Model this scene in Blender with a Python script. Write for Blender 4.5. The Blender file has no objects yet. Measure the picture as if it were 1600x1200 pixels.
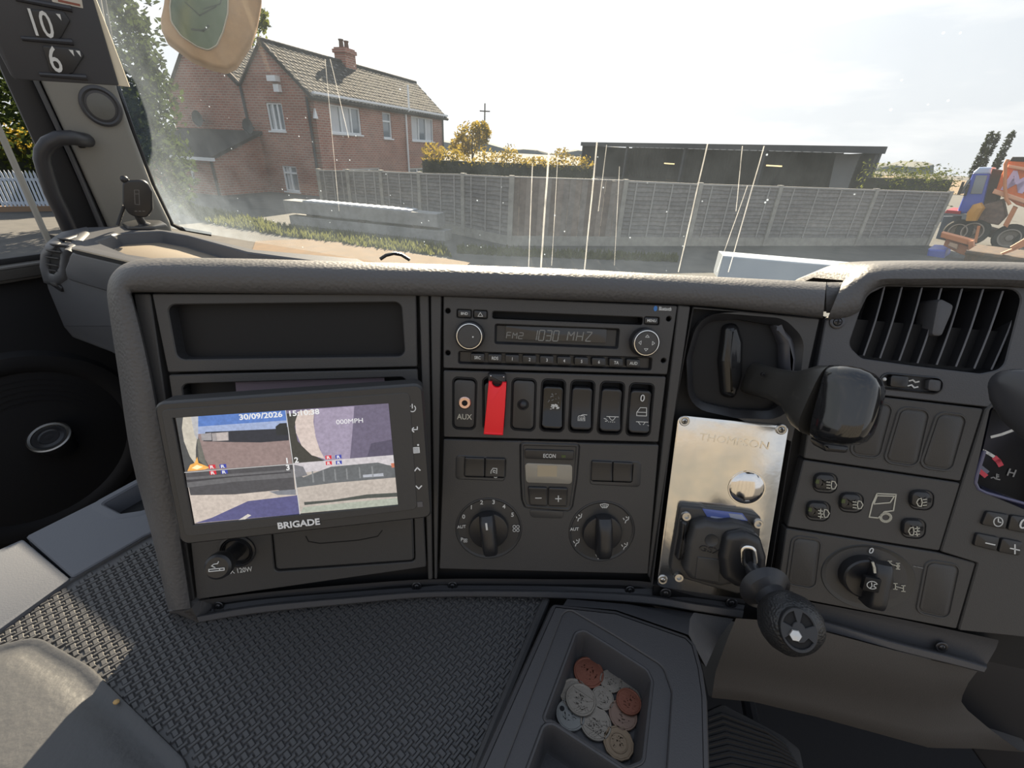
import bpy, bmesh, math, random
from mathutils import Vector, Matrix
from mathutils.geometry import tessellate_polygon
R_ = math.radians
SC = bpy.context.scene
COL = SC.collection
random.seed(7)

# ------------------------------------------------------------------ camera, sky, sun, exposure
CAM = Vector((0, 0, 2.5))
FPX = 690.0
_dn = Vector(((735 - 800) / FPX, -(1900 - 600) / FPX, -1.0)).normalized()
_Z = -_dn
_F = Vector((0, 0, -1))
_Y = (_F - _F.dot(_Z) * _Z).normalized()
_X = _Y.cross(_Z)
RM = Matrix((_X, _Y, _Z))
cd = bpy.data.cameras.new('camera')
cam = bpy.data.objects.new('camera', cd)
COL.objects.link(cam)
cd.sensor_width = 36.0
cd.lens = FPX / 1600 * 36
cd.clip_start = 0.01
cd.clip_end = 2000
cam.matrix_world = Matrix.Translation(CAM) @ RM.to_4x4()
SC.camera = cam
SC.view_settings.view_transform = 'Standard'
SC.view_settings.look = 'None'
SC.view_settings.exposure = 0.0
SC.view_settings.gamma = 1.0
SC.view_settings.use_curve_mapping = False
try:
    SC.cycles.use_denoising = True
    SC.cycles.transparent_max_bounces = 16
    SC.cycles.max_bounces = 6
    SC.cycles.caustics_reflective = False
    SC.cycles.caustics_refractive = False
except Exception:
    pass

SUN_AZ, SUN_EL = R_(-1.0), R_(28)
SUN_DIR = Vector((math.sin(SUN_AZ) * math.cos(SUN_EL), math.cos(SUN_AZ) * math.cos(SUN_EL), math.sin(SUN_EL)))
sl = bpy.data.lights.new('sun', 'SUN')
sl.energy = 17.0
sl.angle = R_(0.6)
sl.color = (1.0, 0.84, 0.62)
so = bpy.data.objects.new('sun', sl)
COL.objects.link(so)
so.rotation_euler = SUN_DIR.to_track_quat('Z', 'Y').to_euler()

w = bpy.data.worlds.new('sky')
SC.world = w
w.use_nodes = True
nt = w.node_tree
nt.nodes.clear()
def N(t, **k):
    n = nt.nodes.new(t)
    for a, b in k.items():
        setattr(n, a, b)
    return n
def LK(a, b):
    nt.links.new(a, b)
tc = N('ShaderNodeTexCoord')
sep = N('ShaderNodeSeparateXYZ'); LK(tc.outputs['Generated'], sep.inputs[0])
rampz = N('ShaderNodeValToRGB'); LK(sep.outputs['Z'], rampz.inputs[0])
e = rampz.color_ramp.elements
e[0].position = 0.0; e[0].color = (0.80, 0.82, 0.85, 1)
e[1].position = 1.0; e[1].color = (0.42, 0.52, 0.70, 1)
m = e.new(0.16); m.color = (0.76, 0.80, 0.86, 1)
m = e.new(0.45); m.color = (0.70, 0.77, 0.87, 1)
dot = N('ShaderNodeVectorMath', operation='DOT_PRODUCT'); LK(tc.outputs['Generated'], dot.inputs[0])
dot.inputs[1].default_value = SUN_DIR
mx0 = N('ShaderNodeMath', operation='MAXIMUM'); LK(dot.outputs['Value'], mx0.inputs[0]); mx0.inputs[1].default_value = 0
p1 = N('ShaderNodeMath', operation='POWER'); LK(mx0.outputs[0], p1.inputs[0]); p1.inputs[1].default_value = 7
p2 = N('ShaderNodeMath', operation='POWER'); LK(mx0.outputs[0], p2.inputs[0]); p2.inputs[1].default_value = 40
s1 = N('ShaderNodeMath', operation='MULTIPLY'); LK(p1.outputs[0], s1.inputs[0]); s1.inputs[1].default_value = 0.65
s2 = N('ShaderNodeMath', operation='MULTIPLY_ADD'); LK(p2.outputs[0], s2.inputs[0]); s2.inputs[1].default_value = 1.2
LK(s1.outputs[0], s2.inputs[2])
mp = N('ShaderNodeMapping'); LK(tc.outputs['Generated'], mp.inputs[0]); mp.inputs['Scale'].default_value = (1.6, 1.6, 7.0)
nz = N('ShaderNodeTexNoise'); LK(mp.outputs[0], nz.inputs[0]); nz.inputs['Scale'].default_value = 2.2; nz.inputs['Detail'].default_value = 7; nz.inputs['Roughness'].default_value = 0.55
cr = N('ShaderNodeValToRGB'); LK(nz.outputs['Fac'], cr.inputs[0])
cr.color_ramp.elements[0].position = 0.50; cr.color_ramp.elements[1].position = 0.72
cmix = N('ShaderNodeMix', data_type='RGBA'); LK(cr.outputs['Color'], cmix.inputs['Factor'])
LK(rampz.outputs['Color'], cmix.inputs[6]); cmix.inputs[7].default_value = (0.97, 0.97, 0.98, 1)
comb = N('ShaderNodeMix', data_type='RGBA', blend_type='ADD'); comb.inputs['Factor'].default_value = 1
LK(cmix.outputs[2], comb.inputs[6])
glowc = N('ShaderNodeVectorMath', operation='SCALE'); glowc.inputs[0].default_value = (1.0, 0.97, 0.92); LK(s2.outputs[0], glowc.inputs['Scale'])
LK(glowc.outputs[0], comb.inputs[7])
bg = N('ShaderNodeBackground'); LK(comb.outputs[2], bg.inputs['Color']); bg.inputs['Strength'].default_value = 1.0
wo = N('ShaderNodeOutputWorld'); LK(bg.outputs[0], wo.inputs['Surface'])

# ------------------------------------------------------------------ rays and planes
def ray(x, y):
    return RM @ Vector(((x - 800) / FPX, -(y - 600) / FPX, -1.0))
def at(x, y, d):
    return CAM + ray(x, y) * d
def onz(x, y, z):                       # z relative to the eye
    r = ray(x, y)
    return CAM + r * (z / r.z)
class PL:
    """a working plane in the scene: u to the right, v up the plane, n out of it towards the seats"""
    def __init__(s, O, yaw, tilt):
        a, t = R_(yaw), R_(tilt)
        s.yaw, s.tilt = yaw, tilt
        s.O = Vector(O)
        s.u = Vector((math.cos(a), math.sin(a), 0))
        h = Vector((-math.sin(a), math.cos(a), 0))
        s.v = math.cos(t) * Vector((0, 0, 1)) + math.sin(t) * h
        s.n = s.u.cross(s.v)
    def pt(s, x, y, w=0):
        r = ray(x, y)
        return CAM + r * (((s.O + s.n * w - CAM).dot(s.n)) / r.dot(s.n))
    def uv(s, x, y, w=0):
        p = s.pt(x, y, w) - s.O
        return (p.dot(s.u), p.dot(s.v))
    def uvw(s, x, y, w=0):
        a = s.uv(x, y, w)
        return (a[0], a[1], w)
    def P(s, pts, w=0):
        return [s.uv(x, y, w) for x, y in pts]
    def at(s, x, y, w=0):
        return PL(s.pt(x, y, w), s.yaw, s.tilt)
    def rot(s, ang):                    # same plane turned in itself
        q = PL(s.O, s.yaw, s.tilt); c, d = math.cos(ang), math.sin(ang)
        q.u, q.v = s.u * c + s.v * d, s.v * c - s.u * d
        return q
    def loc(s, p):
        d = Vector(p) - s.O
        return (d.dot(s.u), d.dot(s.v), d.dot(s.n))
    def M(s):
        return Matrix(((s.u.x, s.v.x, s.n.x, s.O.x), (s.u.y, s.v.y, s.n.y, s.O.y), (s.u.z, s.v.z, s.n.z, s.O.z), (0, 0, 0, 1)))
    def px(s, x, y, w=0):               # metres per pixel there
        return (s.pt(x, y, w) - CAM).dot(RM @ Vector((0, 0, -1))) / FPX

# ------------------------------------------------------------------ polygons
def area(p):
    return 0.5 * sum(p[i - 1][0] * p[i][1] - p[i][0] * p[i - 1][1] for i in range(len(p)))
def ccw(p):
    p = [tuple(q[:2]) for q in p]
    return p if area(p) > 0 else p[::-1]
def fillet(p, r, n=4):
    p = ccw(p); out = []; k = len(p)
    for i in range(k):
        a, b, c = Vector(p[i - 1]), Vector(p[i]), Vector(p[(i + 1) % k])
        ri = r[i] if isinstance(r, (list, tuple)) else r
        d1, d2 = (a - b), (c - b)
        l1, l2 = d1.length, d2.length
        d1.normalize(); d2.normalize()
        ang = math.acos(max(-1, min(1, d1.dot(d2))))
        if ang > R_(172) or ri <= 0:
            out.append(tuple(b)); continue
        t = min(ri / math.tan(ang / 2), l1 * 0.49, l2 * 0.49)
        rr = t * math.tan(ang / 2)
        bis = (d1 + d2).normalized()
        cen = b + bis * (rr / math.sin(ang / 2))
        s, e_ = b + d1 * t, b + d2 * t
        a0 = math.atan2(s.y - cen.y, s.x - cen.x); a1 = math.atan2(e_.y - cen.y, e_.x - cen.x)
        da = (a1 - a0 + math.pi) % (2 * math.pi) - math.pi
        for j in range(n + 1):
            q = a0 + da * j / n
            out.append((cen.x + rr * math.cos(q), cen.y + rr * math.sin(q)))
    return out
def offs(p, d):                         # inset of a CCW polygon
    out = []; k = len(p)
    for i in range(k):
        a, b, c = Vector(p[i - 1]), Vector(p[i]), Vector(p[(i + 1) % k])
        e1, e2 = (b - a), (c - b)
        if e1.length < 1e-9: e1 = e2
        if e2.length < 1e-9: e2 = e1
        n1 = Vector((-e1.y, e1.x)).normalized(); n2 = Vector((-e2.y, e2.x)).normalized()
        m = n1 + n2
        if m.length < 1e-6: m = n1
        m.normalize()
        out.append(tuple(b + m * (d / max(0.35, m.dot(n1)))))
    return out
def circ(c, r, n=32, ry=None, a0=0):
    ry = r if ry is None else ry
    return [(c[0] + r * math.cos(a0 + 2 * math.pi * i / n), c[1] + ry * math.sin(a0 + 2 * math.pi * i / n)) for i in range(n)]
def rect(x0, y0, x1, y1):
    return [(x0, y0), (x1, y0), (x1, y1), (x0, y1)]
def lerp(a, b, t):
    return tuple(x + (y - x) * t for x, y in zip(a, b))

# ------------------------------------------------------------------ mesh collector
class MB:
    def __init__(s):
        s.v = []; s.f = []; s.m = []; s.cur = 0
    def add(s, vs, fs):
        o = len(s.v)
        s.v += [tuple(x) for x in vs]
        for f in fs:
            s.f.append(tuple(i + o for i in f)); s.m.append(s.cur)
    def rings(s, rs, cap0=False, cap1=True, closed=True):
        n = len(rs[0]); vs = [p for r in rs for p in r]; fs = []
        for i in range(len(rs) - 1):
            for j in range(n if closed else n - 1):
                k = (j + 1) % n
                fs.append((i * n + j, i * n + k, (i + 1) * n + k, (i + 1) * n + j))
        if cap0: fs.append(tuple(range(n))[::-1])
        if cap1: fs.append(tuple(range((len(rs) - 1) * n, len(rs) * n)))
        s.add(vs, fs); return s
    def prism(s, p, w0, w1, b=0, back=True, bb=2):
        p = ccw(p)
        rs = [[(x, y, w0) for x, y in p]]
        if b > 0:
            for j in range(bb + 1):
                a = math.pi / 2 * j / bb
                q = offs(p, b * (1 - math.cos(a)))
                rs.append([(x, y, w1 - b + b * math.sin(a)) for x, y in q])
        else:
            rs.append([(x, y, w1) for x, y in p])
        return s.rings(rs, cap0=back)
    def plate(s, outer, holes, w0, w1, b=0.0008):
        outer = ccw(outer); holes = [ccw(h) for h in holes]
        io = offs(outer, b); ih = [offs(h, -b) for h in holes]
        s.rings([[(x, y, w0) for x, y in outer], [(x, y, w1 - b) for x, y in outer], [(x, y, w1) for x, y in io]], cap1=False)
        for h, i in zip(holes, ih):
            s.rings([[(x, y, w1) for x, y in i], [(x, y, w1 - b) for x, y in h], [(x, y, w0) for x, y in h]], cap1=False)
        loops = [[Vector((x, y, 0)) for x, y in io]] + [[Vector((x, y, 0)) for x, y in i] for i in ih]
        flat = [q for l in loops for q in l]
        tr = tessellate_polygon(loops)
        s.add([(q.x, q.y, w1) for q in flat], [t if (flat[t[1]] - flat[t[0]]).cross(flat[t[2]] - flat[t[0]]).z > 0 else t[::-1] for t in tr])
        return s
    def pocket(s, p, w1, w0, taper=0):
        p = ccw(p); q = offs(p, taper) if taper else p
        return s.rings([[(x, y, w1) for x, y in p], [(x, y, w0) for x, y in q]])
    def box(s, a, b):
        (x0, y0, z0), (x1, y1, z1) = a, b
        s.add([(x0, y0, z0), (x1, y0, z0), (x1, y1, z0), (x0, y1, z0), (x0, y0, z1), (x1, y0, z1), (x1, y1, z1), (x0, y1, z1)],
              [(0, 3, 2, 1), (4, 5, 6, 7), (0, 1, 5, 4), (1, 2, 6, 5), (2, 3, 7, 6), (3, 0, 4, 7)])
        return s
    def lathe(s, prof, c=(0, 0), n=32, ry=1.0):
        rs = []
        for r, wv in prof:
            rr = max(r, 1e-5)
            rs.append([(c[0] + rr * math.cos(2 * math.pi * i / n), c[1] + ry * rr * math.sin(2 * math.pi * i / n), wv) for i in range(n)])
        return s.rings(rs, cap0=True)
    def tube(s, path, r, n=10, cap=True):
        path = [Vector(p) for p in path]; rs = []
        k = len(path)
        up = None
        for i, p in enumerate(path):
            t = (path[min(i + 1, k - 1)] - path[max(i - 1, 0)]).normalized()
            if up is None:
                up = t.orthogonal().normalized()
            up = (up - up.dot(t) * t).normalized()
            sd = t.cross(up); ri = r[i] if isinstance(r, (list, tuple)) else r
            rs.append([tuple(p + ri * (math.cos(2 * math.pi * j / n) * up + math.sin(2 * math.pi * j / n) * sd)) for j in range(n)])
        return s.rings(rs, cap0=cap, cap1=cap)
    def stroke(s, pts, wd, w0=0.0, h=0.00025, closed=False):
        pts = [Vector(p[:2]) for p in pts]
        if closed: pts = pts + [pts[0]]
        for a, b in zip(pts[:-1], pts[1:]):
            d = b - a
            if d.length < 1e-7: continue
            d.normalize(); q = Vector((-d.y, d.x)) * wd / 2; e2 = d * wd * 0.35
            c4 = [a - e2 - q, b + e2 - q, b + e2 + q, a - e2 + q]
            s.add([(p.x, p.y, w0) for p in c4] + [(p.x, p.y, w0 + h) for p in c4], [(4, 5, 6, 7), (0, 1, 5, 4), (1, 2, 6, 5), (2, 3, 7, 6), (3, 0, 4, 7)])
        return s
    def sheet(s, rows):                 # grid of 3D points
        n = len(rows[0]); vs = [p for r in rows for p in r]
        s.add(vs, [(i * n + j, i * n + j + 1, (i + 1) * n + j + 1, (i + 1) * n + j) for i in range(len(rows) - 1) for j in range(n - 1)])
        return s
    def rocker(s, quad, r, prof, w0, b=0.0012, nr=14, nc=9):
        """convex key on a four-cornered outline (tl,tr,br,bl), height prof(t) with t from top to bottom"""
        tl, tr, br, bl = [Vector(q) for q in quad]
        W, H = ((tr - tl).length + (br - bl).length) / 2, ((bl - tl).length + (br - tr).length) / 2
        rows = []
        ts = sorted(set([0, .012, .03, .06, .1] + [i / nr for i in range(1, nr)] + [.9, .94, .97, .988, 1]))
        for t in ts:
            d = min(t, 1 - t) * H
            ins = r - math.sqrt(max(0, r * r - (r - d) ** 2)) if d < r else 0
            fx = ins / W
            row = []
            for j in range(nc + 4):
                sfull = [0, .02, .06] + [(.06 + .88 * k / (nc - 1)) for k in range(1, nc - 1)] + [.94, .98, 1]
                q = sfull[j]
                xx = fx + (1 - 2 * fx) * q
                p = tl.lerp(tr, xx).lerp(bl.lerp(br, xx), t)
                de = min(min(q, 1 - q) * W * (1 - 2 * fx), d)
                fall = 1 - math.sqrt(max(0, 1 - (1 - min(1, de / (b * 1.6))) ** 2))
                row.append((p.x, p.y, prof(t) - fall * b * 1.2))
            rows.append(row)
        s.sheet(rows)
        n = len(rows[0]); loop = rows[0] + [r_[-1] for r_ in rows[1:]] + rows[-1][-2::-1] + [r_[0] for r_ in rows[-2:0:-1]]
        s.rings([[(x, y, w0) for x, y, z in loop], loop], cap1=False)
        return s
    def blob(s, c, r, n=12, m=8, e=1.0):
        rs = []
        for i in range(m + 1):
            th = -math.pi / 2 + math.pi * i / m
            ring = []
            for j in range(n):
                a = 2 * math.pi * j / n
                f = lambda q: math.copysign(abs(q) ** e, q)
                ring.append((c[0] + r[0] * f(math.cos(th)) * f(math.cos(a)), c[1] + r[1] * f(math.cos(th)) * f(math.sin(a)), c[2] + r[2] * f(math.sin(th))))
            rs.append(ring)
        return s.rings(rs, cap0=True)

# ------------------------------------------------------------------ materials
MATS = {}
def mat(name, col, rough=0.5, metal=0.0, bump=None, var=None, spec=0.5, emit=None, coat=0.0, trans=0.0, scratch=None):
    if name in MATS: return MATS[name]
    m_ = bpy.data.materials.new(name); m_.use_nodes = True
    t = m_.node_tree; b = t.nodes['Principled BSDF']
    b.inputs['Base Color'].default_value = (*col, 1)
    b.inputs['Roughness'].default_value = rough
    b.inputs['Metallic'].default_value = metal
    b.inputs['Specular IOR Level'].default_value = spec
    b.inputs['Coat Weight'].default_value = coat
    b.inputs['Coat Roughness'].default_value = 0.12
    b.inputs['Transmission Weight'].default_value = trans
    if emit:
        b.inputs['Emission Color'].default_value = (*col, 1); b.inputs['Emission Strength'].default_value = emit
    tcn = t.nodes.new('ShaderNodeTexCoord')
    if bump:
        kind, sc, st = bump[:3]
        if kind == 'voronoi':
            x = t.nodes.new('ShaderNodeTexVoronoi'); x.feature = 'SMOOTH_F1'; o = x.outputs['Distance']
        else:
            x = t.nodes.new('ShaderNodeTexNoise'); x.inputs['Detail'].default_value = 3; o = x.outputs['Fac']
        x.inputs['Scale'].default_value = sc
        t.links.new(tcn.outputs['Object'], x.inputs['Vector'])
        bn = t.nodes.new('ShaderNodeBump'); bn.inputs['Strength'].default_value = st; bn.inputs['Distance'].default_value = bump[3] if len(bump) > 3 else 0.0006
        t.links.new(o, bn.inputs['Height']); t.links.new(bn.outputs[0], b.inputs['Normal'])
    if var:                                # (scale, other colour, low, high)
        x = t.nodes.new('ShaderNodeTexNoise'); x.inputs['Scale'].default_value = var[0]; x.inputs['Detail'].default_value = 6; x.inputs['Roughness'].default_value = 0.65
        t.links.new(tcn.outputs['Object'], x.inputs['Vector'])
        mr = t.nodes.new('ShaderNodeMapRange'); mr.inputs['From Min'].default_value = var[2]; mr.inputs['From Max'].default_value = var[3]
        t.links.new(x.outputs['Fac'], mr.inputs['Value'])
        mx = t.nodes.new('ShaderNodeMix'); mx.data_type = 'RGBA'; mx.inputs[6].default_value = (*col, 1); mx.inputs[7].default_value = (*var[1], 1)
        t.links.new(mr.outputs[0], mx.inputs['Factor']); t.links.new(mx.outputs[2], b.inputs['Base Color'])
    MATS[name] = m_
    return m_
def emis(name, col, st=1.0):
    if name in MATS: return MATS[name]
    m_ = bpy.data.materials.new(name); m_.use_nodes = True; t = m_.node_tree; b = t.nodes['Principled BSDF']
    b.inputs['Base Color'].default_value = (0.01, 0.01, 0.01, 1); b.inputs['Roughness'].default_value = 0.3
    b.inputs['Emission Color'].default_value = (*col, 1); b.inputs['Emission Strength'].default_value = st
    if name.startswith('screen 0'):      # camera noise in the pictures on the monitor
        tcn = t.nodes.new('ShaderNodeTexCoord'); x = t.nodes.new('ShaderNodeTexNoise'); x.inputs['Scale'].default_value = 420; x.inputs['Detail'].default_value = 3; t.links.new(tcn.outputs['Object'], x.inputs['Vector'])
        mr = t.nodes.new('ShaderNodeMapRange'); mr.inputs['From Min'].default_value = .3; mr.inputs['From Max'].default_value = .7; mr.inputs['To Min'].default_value = .86 * st; mr.inputs['To Max'].default_value = 1.12 * st
        t.links.new(x.outputs['Fac'], mr.inputs['Value']); t.links.new(mr.outputs[0], b.inputs['Emission Strength'])
    MATS[name] = m_; return m_

# ------------------------------------------------------------------ objects
WM = {}
def obj(name, mb, m_, parent=None, M=None, smooth=35, **props):
    me = bpy.data.meshes.new(name)
    me.from_pydata(mb.v, [], mb.f)
    ms = m_ if isinstance(m_, (list, tuple)) else [m_]
    for q in ms: me.materials.append(q)
    if len(ms) > 1: me.polygons.foreach_set('material_index', mb.m)
    if smooth is not None and smooth > 0:
        b = bmesh.new(); b.from_mesh(me)
        bmesh.ops.remove_doubles(b, verts=b.verts, dist=1e-7)
        bmesh.ops.recalc_face_normals(b, faces=b.faces); b.to_mesh(me); b.free()
        me.polygons.foreach_set('use_smooth', [True] * len(me.polygons))
        me.set_sharp_from_angle(angle=R_(smooth))
    me.update()
    return link(name, me, parent, M, **props)
def link(name, data, parent=None, M=None, **props):
    o = bpy.data.objects.new(name, data); COL.objects.link(o)
    if isinstance(M, PL): M = M.M()
    if M is None: M = WM[parent.name].copy() if parent else Matrix.Identity(4)
    WM[o.name] = M
    if parent:
        o.parent = parent; o.matrix_basis = WM[parent.name].inverted() @ M
    else:
        o.matrix_basis = M
    for k, v_ in props.items(): o[k] = v_
    return o
def thing(name, label, cat, M, group=None):
    o = link(name, None, None, M, label=label, category=cat)
    o.empty_display_size = 0.02
    if group: o['group'] = group
    return o
def tag(o, label, cat, group=None):
    o['label'] = label; o['category'] = cat
    if group: o['group'] = group
    return o
_FC = {}
def text(name, s_, h, m_, parent, pl, du=0, dv=0, w_=0.0003, ang=0, bold=0.0, sx=1.0, align='CENTER', ext=0.00012):
    """flat printed lettering, capital height h, centred at (du,dv) of the plane"""
    cu = bpy.data.curves.new(name, 'FONT'); cu.body = s_; cu.size = h / 0.69; cu.align_x = align; cu.align_y = 'CENTER'; cu.extrude = ext; cu.offset = bold * h; cu.resolution_u = 3
    o = bpy.data.objects.new(name, cu); me = bpy.data.meshes.new_from_object(o); bpy.data.objects.remove(o); bpy.data.curves.remove(cu)
    me.name = name; me.materials.clear(); me.materials.append(m_)
    M = pl.M() @ Matrix.Translation((du, dv, w_)) @ Matrix.Rotation(ang, 4, 'Z') @ Matrix.Diagonal((sx, 1, 1, 1))
    me.transform(Matrix.Diagonal((sx, 1, 1, 1)))
    M = pl.M() @ Matrix.Translation((du, dv, w_)) @ Matrix.Rotation(ang, 4, 'Z')
    return link(name, me, parent, M)

# ------------------------------------------------------------------ palette
PANEL = mat('panel plastic', (.056, .054, .053), .50, bump=('noise', 900, .25), spec=.4)
PANEL2 = mat('panel plastic smooth', (.042, .041, .041), .42, bump=('noise', 1200, .12), spec=.45)
BEZEL = mat('grey soft plastic', (.085, .082, .082), .50, bump=('voronoi', 420, .5, .0008), spec=.45)
GREY = mat('grey hard plastic', (.075, .075, .080), .50, bump=('noise', 800, .3), spec=.4)
GREYB = mat('blue grey plastic', (.10, .105, .12), .55, bump=('noise', 700, .3), spec=.4)
DARK = mat('black recess plastic', (.008, .008, .009), .6, spec=.3)
DOORM = mat('dark door trim', (.016, .016, .018), .65, bump=('noise', 500, .3), spec=.3)
GLOSS = mat('gloss black plastic', (.012, .012, .013), .16, spec=.5)
SATIN = mat('satin black plastic', (.020, .020, .022), .34, bump=('noise', 1500, .08), spec=.5)
RUBBER = mat('rubber', (.022, .022, .024), .55, spec=.35)
WHITE = mat('white print', (.62, .62, .60), .5)
CREAM = mat('cream print', (.50, .48, .40), .5)
DIM = mat('faded print', (.22, .22, .22), .5)
CHROME = mat('bright metal', (.75, .74, .72), .18, 1.0)
SCREW = mat('dark screw steel', (.07, .07, .075), .35, .8)
STEEL = mat('zinc screw steel', (.55, .54, .52), .32, 1.0)
ALU = mat('brushed aluminium', (.80, .77, .72), .20, 1.0, bump=('noise', 60, .12, .002), var=(14, (.62, .64, .66), .42, .62))
RED = mat('red plastic', (.92, .012, .024), .35)
LCD = mat('radio display glass', (.034, .034, .036), .12)
SEG = mat('display segments', (.21, .21, .20), .4)
GREENLED = mat('green indicator', (.045, .07, .02), .3)
MATM = mat('rubber mat', (.060, .059, .060), .48, bump=('noise', 700, .25), spec=.5)
TRAYM = mat('tray plastic', (.054, .052, .054), .52, bump=('noise', 900, .3), spec=.4)
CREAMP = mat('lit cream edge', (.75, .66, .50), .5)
GLASSM = None

def glass(name, tint=(.95, .97, .96), haze=0.0, streaks=False):
    if name in MATS: return MATS[name]
    m_ = bpy.data.materials.new(name); m_.use_nodes = True; t = m_.node_tree; t.nodes.clear()
    n = t.nodes.new
    out = n('ShaderNodeOutputMaterial'); tr = n('ShaderNodeBsdfTransparent'); tr.inputs[0].default_value = (*tint, 1)
    gl = n('ShaderNodeBsdfGlossy'); gl.inputs['Roughness'].default_value = 0.02
    fr = n('ShaderNodeFresnel'); fr.inputs['IOR'].default_value = 1.35
    mx = n('ShaderNodeMixShader'); t.links.new(fr.outputs[0], mx.inputs[0]); t.links.new(tr.outputs[0], mx.inputs[1]); t.links.new(gl.outputs[0], mx.inputs[2])
    last = mx
    if haze or streaks:
        tl = n('ShaderNodeBsdfTranslucent'); tl.inputs[0].default_value = (.70, .84, 1.0, 1)
        tcn = n('ShaderNodeTexCoord')
        nz_ = n('ShaderNodeTexNoise'); nz_.inputs['Scale'].default_value = 9; nz_.inputs['Detail'].default_value = 8; nz_.inputs['Roughness'].default_value = .7
        t.links.new(tcn.outputs['Object'], nz_.inputs['Vector'])
        mr = n('ShaderNodeMapRange'); mr.inputs['From Min'].default_value = .3; mr.inputs['From Max'].default_value = .75; mr.inputs['To Min'].default_value = haze * .6; mr.inputs['To Max'].default_value = haze * 1.6
        t.links.new(nz_.outputs['Fac'], mr.inputs['Value'])
        if streaks:                      # unwiped dust gathers towards the pillar and the bottom edge
            sp3 = n('ShaderNodeSeparateXYZ'); t.links.new(tcn.outputs['Object'], sp3.inputs[0])
            e1 = n('ShaderNodeMapRange'); e1.inputs['From Min'].default_value = .22; e1.inputs['From Max'].default_value = -.05; e1.inputs['To Min'].default_value = 1; e1.inputs['To Max'].default_value = 3.2; t.links.new(sp3.outputs['X'], e1.inputs['Value'])
            e2 = n('ShaderNodeMapRange'); e2.inputs['From Min'].default_value = .16; e2.inputs['From Max'].default_value = .0; e2.inputs['To Min'].default_value = 1; e2.inputs['To Max'].default_value = 2.2; t.links.new(sp3.outputs['Y'], e2.inputs['Value'])
            e3 = n('ShaderNodeMath'); e3.operation = 'MULTIPLY'; t.links.new(e1.outputs[0], e3.inputs[0]); t.links.new(e2.outputs[0], e3.inputs[1])
            e4 = n('ShaderNodeMath'); e4.operation = 'MULTIPLY'; t.links.new(e3.outputs[0], e4.inputs[0]); t.links.new(mr.outputs[0], e4.inputs[1]); mr = e4
        # specks of dust
        vo = n('ShaderNodeTexVoronoi'); vo.inputs['Scale'].default_value = 60; t.links.new(tcn.outputs['Object'], vo.inputs['Vector'])
        sp = n('ShaderNodeMapRange'); sp.inputs['From Min'].default_value = .10; sp.inputs['From Max'].default_value = .04; sp.inputs['To Max'].default_value = .30
        t.links.new(vo.outputs['Distance'], sp.inputs['Value'])
        rnd = n('ShaderNodeMath'); rnd.operation = 'GREATER_THAN'; rnd.inputs[1].default_value = .72
        sx = n('ShaderNodeSeparateColor'); t.links.new(vo.outputs['Color'], sx.inputs[0]); t.links.new(sx.outputs[0], rnd.inputs[0])
        spm = n('ShaderNodeMath'); spm.operation = 'MULTIPLY'; t.links.new(sp.outputs[0], spm.inputs[0]); t.links.new(rnd.outputs[0], spm.inputs[1])
        ad = n('ShaderNodeMath'); ad.operation = 'ADD'; ad.use_clamp = True; t.links.new(mr.outputs[0], ad.inputs[0]); t.links.new(spm.outputs[0], ad.inputs[1])
        m2 = n('ShaderNodeMixShader'); t.links.new(ad.outputs[0], m2.inputs[0]); t.links.new(mx.outputs[0], m2.inputs[1]); t.links.new(tl.outputs[0], m2.inputs[2])
        last = m2
    t.links.new(last.outputs[0], out.inputs['Surface'])
    MATS[name] = m_; return m_
def leafmat(name, col, tcol):
    m_ = bpy.data.materials.new(name); m_.use_nodes = True; t = m_.node_tree; t.nodes.clear(); n = t.nodes.new
    out = n('ShaderNodeOutputMaterial'); d = n('ShaderNodeBsdfDiffuse'); d.inputs[0].default_value = (*col, 1)
    tl = n('ShaderNodeBsdfTranslucent'); tl.inputs[0].default_value = (*tcol, 1); mx = n('ShaderNodeMixShader'); mx.inputs[0].default_value = .5
    t.links.new(d.outputs[0], mx.inputs[1]); t.links.new(tl.outputs[0], mx.inputs[2]); t.links.new(mx.outputs[0], out.inputs['Surface'])
    return m_
def brickmat(name, c1, c2, mortar, bw=.24, bh=.085, ms=.012):
    m_ = bpy.data.materials.new(name); m_.use_nodes = True; t = m_.node_tree; b = t.nodes['Principled BSDF']; n = t.nodes.new
    tcn = n('ShaderNodeTexCoord'); br = n('ShaderNodeTexBrick'); t.links.new(tcn.outputs['Object'], br.inputs['Vector'])
    br.inputs['Scale'].default_value = 1; br.inputs['Brick Width'].default_value = bw; br.inputs['Row Height'].default_value = bh; br.inputs['Mortar Size'].default_value = ms
    br.inputs['Color1'].default_value = (*c1, 1); br.inputs['Color2'].default_value = (*c2, 1); br.inputs['Mortar'].default_value = (*mortar, 1)
    nz_ = n('ShaderNodeTexNoise'); nz_.inputs['Scale'].default_value = 1.2; nz_.inputs['Detail'].default_value = 6; t.links.new(tcn.outputs['Object'], nz_.inputs['Vector'])
    mr = n('ShaderNodeMapRange'); mr.inputs['To Min'].default_value = .65; mr.inputs['To Max'].default_value = 1.3; t.links.new(nz_.outputs['Fac'], mr.inputs['Value'])
    mx = n('ShaderNodeMix'); mx.data_type = 'RGBA'; mx.blend_type = 'MULTIPLY'; mx.inputs['Factor'].default_value = 1
    t.links.new(br.outputs['Color'], mx.inputs[6]); t.links.new(mr.outputs[0], mx.inputs[7]); t.links.new(mx.outputs[2], b.inputs['Base Color'])
    b.inputs['Roughness'].default_value = .85; return m_

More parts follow.
